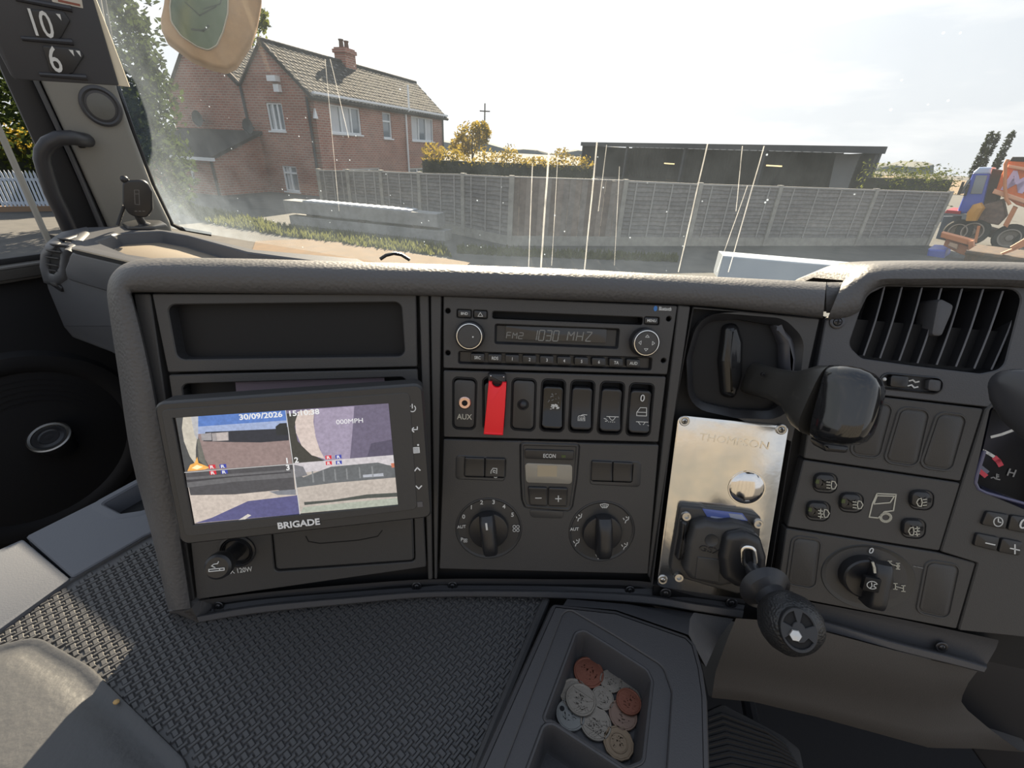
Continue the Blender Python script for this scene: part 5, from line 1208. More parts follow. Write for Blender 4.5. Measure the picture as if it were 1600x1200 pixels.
# rotary switch
rot = thing('rotary_switch', 'round black differential lock rotary switch with axle symbols right of the gear lever ball', 'rotary switch', Rp.at(1352, 900))
pk = Rp.at(*z7([(548, 712)])[0], .0); sx_ = Rp.px(1355, 901); RX, RY = 66 * sx_, 53 * sx_
k = MB(); k.rings([[(x, y, 0) for x, y in circ((0, 0), RX, 48, RY)], [(x, y, .0008) for x, y in circ((0, 0), RX * .985, 48, RY * .985)], [(x, y, -.0015) for x, y in circ((-.004, .002), RX * .62, 48, RY * .70)]]); obj('dial', k, mat('dial plastic', (.042, .042, .042), .45), rot, pk)
pkk = Rp.at(*z7([(522, 697)])[0], 0); KR = 35 * sx_
k = MB(); k.lathe([(KR, -.003), (KR, .006), (KR * .97, .0085), (KR * .90, .0095), (0, .0095)], n=48, ry=.93); kn = obj('knob', k, SATIN, rot, pkk)
k = MB(); rows = []
for j in range(13):
    t = -1 + 2 * j / 12; L_ = KR * .98; hw = KR * .38; hz = .021 - .002 * t - .003 * t ** 6; rows.append([(KR * .25 - hw * math.copysign(abs(math.cos(a)) ** .5, math.cos(a)), t * L_ - KR * .05, .006 + (hz - .006) * abs(math.sin(a)) ** .4) for a in [math.pi * q / 10 for q in range(11)]])
k.sheet(rows); k.add(rows[0], [tuple(range(11))]); k.add(rows[-1], [tuple(range(11))]); gp = obj('grip', k, SATIN, rot, pkk)
k = MB(); u, v = pkk.loc(Rp.pt(*z7([(570, 752)])[0], .021))[:2]; k.prism(fillet(rect(u - .0062, v - .0062, u + .0062, v + .0062), .001), .018, .0222, .0004); o = obj('symbol_tile', k, DARK, gp, pkk)
k = MB(); k.stroke([(u + .0040 * math.cos(a), v + .0034 * math.sin(a)) for a in [math.pi * (.2 + 1.6 * q / 12) for q in range(13)]], .0006, .0222, .0002); k.stroke([(u - .001, v + .002), (u, v - .001), (u - .001, v - .0028)], .0006, .0222, .0002); k.stroke([(u + .0034, v + .0018), (u + .0012, v + .001), (u + .0014, v - .001), (u + .003, v - .0012)], .0006, .0222, .0002); obj('symbol', k, WHITE, gp, pkk, smooth=0)
k = MB(); a_, b_ = pkk.loc(Rp.pt(*z7([(577, 632)])[0], .021)), pkk.loc(Rp.pt(*z7([(588, 685)])[0], .021)); k.stroke([a_[:2], lerp(a_[:2], (b_[0] + .0008, b_[1]), .5), b_[:2]], .0017, .0205, .0012); obj('pointer', k, CREAM, gp, pkk, smooth=0)
text('lettering', '0', .0052, WHITE, rot, Rp.at(*z7([(568, 567)])[0], .001), bold=.02, ang=-.15)
def axle(x, y, diag):
    o = []
    for dx, dy in ((-22, -6), (22, 6)):
        X, Y_ = x + dx, y + dy; o += [[(X, Y_ - 16), (X, Y_ + 16)], [(X - 10, Y_ - 16), (X + 10, Y_ - 15)], [(X - 10, Y_ + 15), (X + 10, Y_ + 17)]]
        if diag: o.append([(X + 8 * math.cos(a), Y_ + 8 * math.sin(a)) for a in [q * .8 for q in range(9)]])
    o.append([(x - 22, y - 6), (x + 22, y + 6)]); return [z7(s_) for s_ in o]
px_icon('symbol', Rp, axle(690, 642, True), .0007, CREAM, rot, .001); px_icon('symbol', Rp, axle(720, 765, False), .0007, CREAM, rot, .001)
px_icon('symbol', Rp, [z7([(798, 648), (812, 652)]), z7([(818, 652), (850, 660)])], .0005, DIM, rot, .001)
# instrument cluster
clu = thing('instrument_cluster', 'instrument cluster with dark blue face and a temperature gauge, cut by the right edge', 'gauge cluster', Rp.at(1575, 740))
CB = mat('cluster face', (.018, .018, .036), .35); p = fillet(Rp.P(CLU), .006, 5)
k = MB(); k.rings([[(x, y, .001) for x, y in p], [(x, y, -.012) for x, y in offs(p, .004)], [(x, y, -.012) for x, y in offs(p, .005)]]); obj('face', k, CB, clu, Rp)
k = MB(); k.tube([Rp.uvw(*q_, .0005) for q_ in z7([(1192, 15), (1150, 150), (1142, 190), (1158, 225), (1200, 246), (1412, 306)])], .0014, 8, cap=True); obj('lens_edge', k, mat('cluster lens edge', (.10, .10, .17), .25), clu, Rp)
px_icon('gauge_arc', Rp, [z7([(1190, 17), (1220, 24), (1250, 34)]), z7([(1264, 40), (1290, 54), (1312, 68)])], .0024, WHITE, clu, -.0118)
px_icon('red_zone', Rp, [z7([(1322, 78), (1340, 96), (1352, 116)])], .0040, mat('gauge red', (.55, .04, .07), .5), clu, -.0118)
px_icon('needle', Rp, [z7([(1158, 104), (1205, 134), (1252, 172)])], .0036, MATS['gauge red'], clu, -.0095)
px_icon('needle_cap', Rp, [z7([(1215, 118), (1262, 155)])], .0044, mat('needle grey', (.10, .11, .17), .3), clu, -.0105)
text('lettering', 'H', .0062, DIM, clu, Rp.at(*z7([(1341, 138)])[0], -.0116), bold=.02, ang=-.1)
px_icon('symbol', Rp, [z7([(1330, 168), (1328, 196)]), z7([(1330, 172), (1340, 174)]), z7([(1330, 182), (1340, 184)]), z7([(1298, 190), (1312, 186), (1324, 196), (1346, 200)])], .0010, DIM, clu, -.0116)
px_icon('gauge_arc', Rp, [[(1569, 688), (1585, 684), (1604, 677), (1640, 668)]], .0022, WHITE, clu, -.0118)
px_icon('red_zone', Rp, [[(1597, 649), (1606, 655)]], .003, MATS['gauge red'], clu, -.0118)
cbs = []
for q, nm, lab in ((z7([(1205, 345), (1334, 366), (1312, 452), (1172, 425)]), 'clock', 'cluster button with a clock symbol, upper left of the four'), (z7([(1338, 366), (1450, 384), (1440, 478), (1316, 453)]), '0', 'cluster button marked 0 at the right edge of the picture'),
                   (z7([(1148, 465), (1282, 492), (1262, 574), (1130, 540)]), '-', 'cluster button with a minus sign, lower left of the four'), (z7([(1288, 493), (1412, 518), (1392, 600), (1266, 576)]), '+', 'cluster button with a plus sign, lower right of the four')):
    t = thing('cluster_button', lab, 'button', Rp.at(*cen(q)), 'buttons below the instrument cluster'); k = MB(); p = fillet(offs(ccw(Rp.P(q, .003)), .0004), .002, 4); k.prism(p, 0, .0035, .0012); kb = obj('key', k, SATIN, t, Rp)
    c_ = cen(q); m2 = lambda pts: [(c_[0] + a, c_[1] + b) for a, b in pts]
    if nm == 'clock': px_icon('symbol', Rp, [m2(circ((-2, 0), 7, 16)), m2([(-2, -5), (-2, 0), (2, 1)])], .0008, WHITE, kb, .0036, closed=(0,))
    elif nm == '0': text('lettering', '0', .0085, WHITE, kb, Rp.at(c_[0] + 6, c_[1], .0036), bold=.01, ang=-.1)
    else: px_icon('symbol', Rp, [m2([(-7, -1.5), (7, 1.5)])] + ([m2([(0, -7), (0, 7)])] if nm == '+' else []), .0010, WHITE, kb, .0036)
# steering column stalk
stk = thing('column_stalk', 'glossy dark steering column stalk poking in at the right edge', 'stalk', Rp.at(1600, 620, .05))
k = MB(); rows = []
axc = [(1559, 597, .05, 4), (1562, 598, .05, 13), (1570, 602, .052, 24), (1585, 612, .055, 36), (1610, 628, .06, 48), (1660, 655, .07, 58), (1720, 690, .08, 60)]
for x, y, w_, r_ in axc:
    ce = Rp.uvw(x, y, w_); s_ = Rp.px(x, y, w_) * r_; rows.append([(ce[0] + s_ * .35 * math.cos(a), ce[1] + s_ * math.sin(a), ce[2] + s_ * .8 * math.cos(a)) for a in [2 * math.pi * q / 24 for q in range(24)]])
k.rings(rows, cap0=True); obj('stalk_grip', k, mat('stalk plastic', (.05, .05, .055), .28), stk, Rp)

# ------------------------------------------------------------------ shifter lever
lev = thing('gear_selector', 'glossy black gear selector lever with a hammer-shaped knob reaching right from its recess', 'gear lever', G.at(1165, 580))
z4 = lambda pts: [(1010 + x / 4, 460 + y / 4) for x, y in pts]
def quadsolid(name, pts, w0, w1, b, m_, par=lev, pl_=G, r=.006):
    k = MB(); k.prism(fillet(pl_.P(z4(pts), w1), r, 5), w0, w1, b, bb=4); return obj(name, k, m_, par, pl_)
quadsolid('left_cheek', [(490, 190), (585, 175), (622, 300), (615, 520), (570, 670), (480, 640), (462, 420)], -.045, -.004, .008, GLOSS)
quadsolid('drum', [(585, 180), (800, 180), (850, 300), (850, 460), (700, 690), (570, 690), (618, 420)], -.05, -.024, .008, DARK)
quadsolid('right_cheek', [(790, 178), (850, 185), (930, 270), (965, 400), (955, 520), (880, 560), (856, 460), (850, 320)], -.045, -.003, .006, mat('cheek plastic', (.05, .05, .058), .3))
# lever body as sections along its axis
secs = [((1166, 586), -.030, 23, 15), ((1178, 592), -.012, 25, 16), ((1195, 597), .004, 25, 18), ((1222, 604), .020, 26, 19), ((1243, 611), .030, 31, 21), ((1257, 617), .037, 41, 25), ((1270, 622), .043, 51, 29), ((1288, 628), .050, 57, 32)]
cap_ = [((1289, 628.5), .0502, 58, 32), ((1298, 631), .054, 60.5, 34), ((1316, 634), .060, 62, 36), ((1336, 637), .066, 61, 36), ((1352, 640), .070, 57, 34), ((1362, 642), .073, 50, 30), ((1369, 643), .0748, 39, 23), ((1373, 643.5), .0758, 22, 13), ((1374, 644), .076, 5, 3)]
def ringsec(c, w_, hh, dd, n=36, e=.50, ax=None):
    ce = Vector(G.uvw(*c, w_)); s_ = G.px(*c, w_)
    # plane of the section: perpendicular to the axis
    A = Vector(ax).normalized(); vv = Vector((-.22, -1, 0)); vv = (vv - vv.dot(A) * A).normalized(); ww = A.cross(vv)
    f = lambda q: math.copysign(abs(q) ** e, q)
    return [tuple(ce + vv * (s_ * hh * f(math.cos(a))) + ww * (s_ * dd * f(math.sin(a)))) for a in [2 * math.pi * q / n for q in range(n)]]
def loft_secs(name, ss, m_, par, cap0=True, cap1=True, smooth=60):
    pts = [Vector(G.uvw(*c, w_)) for c, w_, _, _ in ss]; k = MB()
    ax = (pts[-1] - pts[0])
    k.rings([ringsec(c, w_, h, d_, ax=ax) for c, w_, h, d_ in ss], cap0, cap1); return obj(name, k, m_, par, G, smooth=smooth)
LEVM = mat('lever plastic', (.034, .032, .029), .32, bump=('noise', 900, .06), var=(90, (.05, .047, .042), .60, .70)); LEVG = mat('lever gloss cap', (.012, .012, .013), .10, coat=.5)
sh = loft_secs('lever_arm', secs, LEVM, lev); loft_secs('knob_cap', cap_, LEVG, lev)
k = MB(); u, v, w_ = G.uvw(1192, 585, .016); k.lathe([(.0014, w_ - .002), (.0014, w_ + .0008), (.0007, w_ + .001), (0, w_)], (u, v), 12); obj('pin_hole', k, DARK, sh, G)
k = MB(); p = fillet(G.P([(1279, 690), (1328, 697), (1322, 708), (1288, 705)], .045), .003, 4); k.prism(p, .03, .048, .003); obj('release_button', k, SATIN, lev, G)

# ------------------------------------------------------------------ aluminium plate with the valve
z5 = lambda pts: [(1010 + x / 3, 640 + y / 3) for x, y in pts]
GA = PL(G.O + G.n * .0006, G.yaw, G.tilt)
plate_ = thing('aluminium_plate', 'bright aluminium mounting plate screwed below the gear selector', 'metal plate', GA.at(1120, 790))
k = MB(); k.prism(fillet(GA.P(z5([(150, 26), (668, 80), (535, 886), (430, 886), (48, 830)]), .002), [.006, .006, .006, .004, .006], 5), 0, .002, .0004); obj('plate', k, ALU, plate_, GA)
for c in ((178, 53), (632, 93), (76, 797)): screw(GA, *z5([c])[0], .0046, .002, plate_, STEEL)
k = MB(); pk = GA.at(*z5([(470, 367)])[0], .002); s_ = GA.px(1166, 762); k.lathe([(28 * s_, 0), (27.5 * s_, .0004), (26 * s_, .0003), (25.5 * s_, .0006), (18 * s_, .0022), (8 * s_, .003), (0, .0032)], n=48); obj('domed_plug', k, mat('polished steel', (.74, .72, .70), .12, 1.0), plate_, pk)
text('embossed_lettering', 'THOMPSON', .0068, ALU, plate_, GA.at(*z5([(412, 150)])[0], .0019), ang=-.03, sx=1.12, ext=.0002)
GV = PL(G.O + G.n * .0028, G.yaw, G.tilt)
valve = thing('hand_brake_valve', 'black hand brake valve with a ball-topped lever bolted to the aluminium plate', 'brake valve', GV.at(1110, 850))
def vs(name, pts, w0, w1, b, m_=SATIN, r=.003, par=valve): k = MB(); k.prism(fillet(GV.P(z5(pts), w1), r, 4), w0, w1, b, bb=3); return obj(name, k, m_, par, GV)
vs('base', [(158, 452), (262, 462), (285, 470), (470, 488), (540, 503), (533, 600), (560, 680), (566, 800), (430, 866), (300, 832), (120, 778), (112, 740)], 0, .007, .002, PANEL2)
bd = vs('housing', [(225, 545), (285, 528), (350, 540), (420, 535), (510, 560), (548, 640), (566, 720), (545, 800), (350, 836), (205, 800), (178, 760), (195, 640)], .006, .020, .005, PANEL2, .006)
vs('cover_panel', [(240, 690), (350, 704), (340, 812), (228, 792)], .019, .0208, .0008, PANEL2, .001, bd); text('embossed_lettering', 'GSX', .0055, SATIN, bd, GV.at(*z5([(298, 658)])[0], .020), ang=-.08, ext=.0006, sx=1.3)
k = MB(); u, v = GV.uv(*z5([(305, 612)])[0], .02); k.lathe([(.0058, .0198), (.0056, .0207), (.005, .0203), (0, .0203)], (u, v), 24); obj('round_boss', k, PANEL2, bd, GV)
vs('left_rib', [(165, 520), (200, 535), (185, 600), (200, 650), (160, 720), (140, 700), (160, 600)], .006, .014, .003, SATIN, .003)
vs('lever_boss', [(375, 590), (470, 575), (545, 610), (572, 700), (560, 790), (440, 850), (362, 800), (350, 700)], .012, .028, .006, SATIN, .008)
lbq = vs('blue_label', [(262, 466), (452, 488), (478, 523), (286, 505)], .0065, .0078, .0003, mat('blue label', (.10, .14, .38), .35), .0005); px_icon('print_line', GV, [z5([(290, 484), (318, 488)]), z5([(322, 489), (350, 493)])], .0014, mat('label grey', (.3, .34, .5), .4), lbq, .0079); k = MB(); k.prism(GV.P(z5([(385, 486), (448, 493), (468, 518), (396, 510)]), .008), .0075, .0080); obj('label_patch', k, mat('pale label patch', (.30, .33, .42), .4), lbq, GV)
for c in ((183, 493), (517, 528), (148, 778)):
    u, v = GV.uv(*z5([c])[0], .007); k = MB(); k.lathe([(.0042, .006), (.0042, .0105), (.0038, .0112), (.0022, .0112), (.0020, .009), (0, .009)], (u, v), 20); obj('socket_screw', k, STEEL, valve, GV)
def ob(c, rx, ry, n=20): return z5(circ(c, rx, n, ry))
oo = fillet(GV.P(z5([(440, 632), (512, 640), (524, 742), (444, 738)]), .029), .0065, 6); ii = offs(oo, .0038); k = MB(); k.rings([[(x, y, .027) for x, y in oo], [(x, y, .0296) for x, y in oo], [(x, y, .0300) for x, y in offs(oo, .0006)], [(x, y, .0300) for x, y in offs(ii, -.0004)], [(x, y, .027) for x, y in ii]], cap1=False); obj('chrome_slot_ring', k, CHROME, valve, GV)
k = MB(); k.prism(ii, .026, .0282); obj('slot', k, DARK, valve, GV)
# lever: boot flange, neck and ball
pts = [(z5([(482, 715)])[0], .024, 8), (z5([(500, 760)])[0], .032, 11), (z5([(530, 800)])[0], .040, 20), (z5([(548, 826)])[0], .044, 36), (z5([(555, 836)])[0], .047, 38), (z5([(562, 846)])[0], .049, 33), (z5([(578, 868)])[0], .053, 23), (z5([(605, 905)])[0], .060, 22), (z5([(630, 940)])[0], .066, 26)]
P3 = [Vector(GV.uvw(*c, w_)) for c, w_, _ in pts]; k = MB(); k.tube(P3, [r_ * GV.px(*c, w_) for c, w_, r_ in pts], 32); arm = obj('lever_boot', k, mat('lever rubber', (.026, .026, .029), .42), valve, GV)
cb = Vector(GV.uvw(*z5([(674, 1000)])[0], .080)); rb = 46 * GV.px(1236, 972, .08); axb = (cb - P3[-3]).normalized()
Mx = GV.M() @ Matrix.Translation(cb) @ axb.to_track_quat('Z', 'Y').to_matrix().to_4x4()
k = MB(); k.lathe([(.0, -rb * 1.02), (rb * .45, -rb * .95), (rb * .75, -rb * .70), (rb * .96, -rb * .28), (rb, .0), (rb * .96, rb * .3), (rb * .8, rb * .62), (rb * .55, rb * .80), (0, rb * .86)], n=40); ball = obj('lever_ball', k, mat('grained lever ball', (.022, .022, .023), .38, bump=('voronoi', 620, .7, .0008)), valve, Mx, smooth=80)
# emblem insert on the ball: faces the seats
wb = GV.O + GV.u * cb.x + GV.v * cb.y + GV.n * cb.z; rd = ray(1247, 984).normalized(); oc = CAM - wb; bq = oc.dot(rd); hit = CAM + rd * (-bq - math.sqrt(max(0, bq * bq - oc.dot(oc) + rb * rb)))
BI = PL(hit, G.yaw, G.tilt); BI.n = (hit - wb).normalized(); BI.u = (GV.u - BI.n * GV.u.dot(BI.n)).normalized(); BI.v = BI.n.cross(BI.u); BI = BI if False else BI; s_ = GV.px(1248, 985, .09)
k = MB(); ov = [(x, y) for x, y in circ((0, 0), 25 * s_, 36, 31 * s_)]
def wedge(a0, a1, r0, r1): return [(r1 * s_ * math.cos(a) * .80, r1 * s_ * math.sin(a)) for a in [a0 + (a1 - a0) * q / 6 for q in range(7)]] + [(r0 * s_ * math.cos(a) * .80, r0 * s_ * math.sin(a)) for a in [a1 + (a0 - a1) * q / 4 for q in range(5)]]
holes = [wedge(R_(22), R_(72), 12, 26), wedge(R_(108), R_(162), 12, 26), wedge(R_(212), R_(328), 18, 26)]
k.plate(ov, holes, -.010, .0024, .0005); ins = obj('ball_insert', k, SATIN, ball, BI)
k = MB()
for h_ in holes: k.prism(h_, -.006, .0006)
obj('insert_hollow', k, DARK, ball, BI)
k = MB(); k.lathe([(.0042, .001), (.0042, .0036), (.0036, .0042), (.0, .0044)], (-.0025, -.0035), 6); obj('hex_nut', k, STEEL, ball, BI, smooth=0)
# ------------------------------------------------------------------ engine tunnel: mat, pad, lids
ZM = -.392
HP = lambda z, yaw=0: PL(CAM + Vector((0, 0, z)), yaw, 90)
MT = HP(ZM)
mat_ = thing('rubber_mat', 'large dark rubber mat with a raised woven pattern over the engine tunnel', 'mat', MT.at(500, 1060))
mo = [(-40, 1012), (112, 906), (240, 832), (330, 860), (480, 880), (700, 890), (870, 905), (853, 938), (745, 1200), (700, 1320), (300, 1420), (-60, 1330)]
mo = MT.P([(112, 906), (240, 832), (330, 860), (480, 880), (700, 890), (870, 905), (853, 938), (745, 1200)]) + [(-.04, .05), (-.06, -.05), (-.6, -.05), (-.62, .14)]
k = MB(); k.prism(mo, -.012, 0, .001); obj('base', k, MATM, mat_, MT, smooth=0)
pad_px = [(-60, 1050), (0, 1026), (57, 1004), (84, 1010), (134, 1048), (284, 1196), (330, 1260), (200, 1400), (-80, 1330)]
inside = lambda p, poly: sum((poly[i - 1][1] > p[1]) != (poly[i][1] > p[1]) and p[0] < (poly[i][0] - poly[i - 1][0]) * (p[1] - poly[i - 1][1]) / (poly[i][1] - poly[i - 1][1]) + poly[i - 1][0] for i in range(len(poly))) % 2 == 1
mu = [(-.61, .145)] + MT.P([(112, 914), (232, 846), (330, 868), (480, 888), (700, 900), (860, 915), (843, 945), (735, 1200)]) + [(-.05, .05), (-.07, -.05), (-.59, -.05)]; pu = offs(ccw([(-.56, .155)] + MT.P([(57, 1002), (136, 1048), (290, 1200)]) + [(-.14, .03), (-.10, -.05), (-.58, -.05)]), -.004)
# weave: alternating raised loaves lying along two diagonal directions
k = MB(); ang = R_(-38); ca, sa = math.cos(ang), math.sin(ang); px_, py_ = .0088, .0066
xs = [p[0] for p in mu]; ys = [p[1] for p in mu]; R0 = max(max(map(abs, xs)), max(map(abs, ys))) * 1.5; cx_, cy_ = sum(xs) / len(xs), sum(ys) / len(ys)
ni, nj = int(.62 / px_), int(.62 / py_)
def loaf(k, c, d, L_, W_, h):
    e_ = Vector((-d.y, d.x)); a, b = d * L_ / 2, e_ * W_ / 2; a2, b2 = a * .80, b * .58
    q = [c - a - b, c + a - b, c + a + b, c - a + b]; t = [c - a2 - b2, c + a2 - b2, c + a2 + b2, c - a2 + b2]
    k.add([(p.x, p.y, 0) for p in q] + [(p.x, p.y, h) for p in t], [(4, 5, 6, 7), (0, 1, 5, 4), (1, 2, 6, 5), (2, 3, 7, 6), (3, 0, 4, 7)])
D1, D2 = Vector((ca, sa)), Vector((-sa, ca))
for i in range(-ni, ni):
    for j in range(-nj, nj):
        c = Vector((cx_, cy_)) + D1 * (i * px_ + (j % 2) * px_ / 2) + D2 * (j * py_)
        if not inside(c, mu) or inside(c, pu): continue
        loaf(k, c, D1, .0064, .0046, .0012)
        c2 = c + D1 * px_ / 2
        if inside(c2, mu) and not inside(c2, pu): loaf(k, c2, D2, .0092, .0028, .0016)
obj('woven_relief', k, MATM, mat_, MT, smooth=0, kind='stuff')
k = MB(); e_ = MT.P([(853, 938), (745, 1200)]) + [(-.04, .05)]; k.tube([(x, y, .001) for x, y in e_], .004, 8); obj('edge_bead', k, MATM, mat_, MT)
k = MB(); e_ = MT.P([(-40, 1012), (112, 907), (240, 833)]); k.tube([(x, y, .0) for x, y in e_], .003, 8); obj('edge_bead', k, MATM, mat_, MT)
PADM = mat('smooth vinyl pad', (.056, .056, .058), .50, bump=('noise', 160, .5, .0012), spec=.5)
pp_ = fillet([(-.56, .155)] + MT.P([(57, 1002), (136, 1048), (290, 1200)]) + [(-.14, .03), (-.10, -.05), (-.58, -.05)], .03, 6); k = MB()
k.rings([[(x, y, .0) for x, y in offs(pp_, -.003)], [(x, y, .0045) for x, y in offs(pp_, -.002)], [(x, y, .005) for x, y in pp_], [(x, y, .0035) for x, y in offs(pp_, .003)], [(x, y, .003) for x, y in offs(pp_, .007)], [(x, y, .0065) for x, y in offs(pp_, .014)], [(x, y, .009) for x, y in offs(pp_, .024)]])
obj('smooth_pad', k, PADM, mat_, MT, smooth=60)
k = MB(); u, v = MT.uv(184, 1100, .004); k.blob((u, v, .007), (.0024, .002, .0016), 7, 5); tag(obj('crumb', k, mat('ochre crumb', (.42, .27, .11), .8), None, MT.at(184, 1100).M() @ Matrix.Translation((-u, -v, .0)) if False else MT), 'tiny ochre crumb lying at the edge of the smooth vinyl pad', 'crumb')
# grey lids beyond the mat
LZ = HP(ZM + .004)
lid = thing('storage_lid', 'flat blue-grey hinged lid with a recessed grip, left of the console', 'lid', LZ.at(150, 840))
LQ = [(40, 839), (215, 752), (300, 712), (330, 790), (225, 838), (113, 903)]; HQ = [(160, 788), (212, 759), (300, 712), (300, 770), (222, 798), (189, 803)]
k = MB(); k.plate(fillet(LZ.P(LQ), .003, 3), [fillet(LZ.P(HQ), .004, 3)], -.02, .001, .0012); obj('lid_panel', k, GREYB, lid, LZ)
k = MB(); p = fillet(LZ.P(HQ), .004, 3); k.rings([[(x, y, .0008) for x, y in offs(p, -.0105)], [(x, y, .0016) for x, y in offs(p, -.009)], [(x, y, .0016) for x, y in offs(p, -.002)], [(x, y, -.002) for x, y in offs(p, .001)], [(x, y, -.022) for x, y in offs(p, .004)]], cap1=False); obj('grip_frame', k, GREYB, lid, LZ)
k = MB(); k.prism(offs(p, .003), -.024, -.020); obj('grip_hollow', k, DARK, lid, LZ)
lid2 = LZ.P([(-220, 985), (-160, 930), (36, 843), (110, 905), (-30, 1006), (-160, 1090)]); k = MB(); k.prism(fillet(lid2, .003, 3), -.02, .001, .0015); tag(obj('tunnel_trim', k, GREYB, None, LZ), 'plain blue-grey tunnel trim at the left edge beside the hinged lid', 'trim')
# ------------------------------------------------------------------ coin tray
TZ = HP(-.366)
tray = thing('console_tray', 'dark moulded tray console with a coin compartment beside the rubber mat', 'tray', TZ.at(960, 1100))
OUTT = [(862, 940), (962, 951), (1074, 990), (1090, 1006), (1101, 1045), (1108, 1090), (1112, 1200), (1120, 1330), (660, 1420), (740, 1205)]
IN1 = [(880, 957), (891, 952), (960, 992), (1036, 1040), (1050, 1080), (1042, 1200), (1030, 1330), (730, 1340), (787, 1200)]
REC1 = [(901, 988), (913, 984), (960, 1013), (1011, 1046), (1018, 1062), (1004, 1186), (980, 1196), (862, 1122), (851, 1128 - 6)]
REC2 = [(851, 1132), (864, 1130), (976, 1204), (1000, 1240), (995, 1330), (780, 1340), (826, 1200)]
o_ = fillet(TZ.P(OUTT), .006, 4); i_ = fillet(TZ.P(IN1), .010, 5)
k = MB(); k.rings([[(x, y, -.030) for x, y in offs(o_, -.004)], [(x, y, -.006) for x, y in o_], [(x, y, -.001) for x, y in offs(o_, .002)], [(x, y, .0) for x, y in offs(o_, .005)]], cap1=False); k.plate(offs(o_, .005), [i_], -.004, .0, .0008); obj('rim', k, TRAYM, tray, TZ)
r1 = fillet(TZ.P(REC1), .006, 5); r2 = fillet(TZ.P(REC2), .008, 5)
k = MB(); k.plate(offs(i_, -.0002), [offs(r1, -.002), offs(r2, -.002)], -.006, -.002, .0004); obj('inner_deck', k, TRAYM, tray, TZ)
for nm, r_, dep in (('coin_compartment', r1, -.031), ('rear_compartment', r2, -.034)):
    k = MB(); k.rings([[(x, y, -.002) for x, y in offs(r_, -.002)], [(x, y, -.0012) for x, y in offs(r_, -.0012)], [(x, y, -.0016) for x, y in offs(r_, .0)], [(x, y, -.004) for x, y in offs(r_, .001)], [(x, y, dep + .003) for x, y in offs(r_, .0025)], [(x, y, dep) for x, y in offs(r_, .0045)]]); obj(nm, k, TRAYM, tray, TZ)
FZ = HP(-.366 - .0305)
SILV = mat('cupro-nickel coin', (.24, .21, .175), .46, .5, bump=('noise', 700, .5, .0004)); COPP = mat('copper coin', (.20, .070, .042), .5, .4, bump=('noise', 600, .5, .0004)); BRON = mat('dull bronze coin', (.22, .145, .11), .5, .4, bump=('noise', 600, .5, .0004)); TOK = mat('grey token', (.20, .20, .19), .5, .5, bump=('noise', 500, .4, .0004)); NBR = mat('nickel brass coin', (.24, .175, .115), .48, .5, bump=('noise', 600, .5, .0004))
coins = [(922.5, 1051.5, 25.9, COPP, 'large copper coin at the top of the coin compartment', 0, None), (957, 1065.5, 18.6, SILV, 'small silver coin right of the large copper coin', 0, None), (989, 1079.5, 20.5, SILV, 'small silver coin tucked behind the upper right copper coin', 0, None), (985, 1097, 20.3, COPP, 'smaller copper coin at the right side, lying over two others', 1, None), (976, 1118, 22.5, BRON, 'dull bronze coin partly under the smaller copper coin', 0, None),
         (944, 1092, 18.6, SILV, 'small silver coin in the middle of the pile', 0, None), (900, 1085, 24, SILV, 'silver coin almost hidden beneath the shield coin', 0, None), (910, 1094, 24.5, SILV, 'large silver coin with shield lines on top at the left of the pile', 1, 0), (933.5, 1131, 24.5, SILV, 'large silver coin with shield lines at the bottom of the pile', 0, 1), (894, 1118, 23, TOK, 'grey metal token with a small hole at the left corner of the pile', 0, None), (969, 1162, 23.4, NBR, 'brassy many-sided coin at the bottom right by the compartment wall', 0, None)]
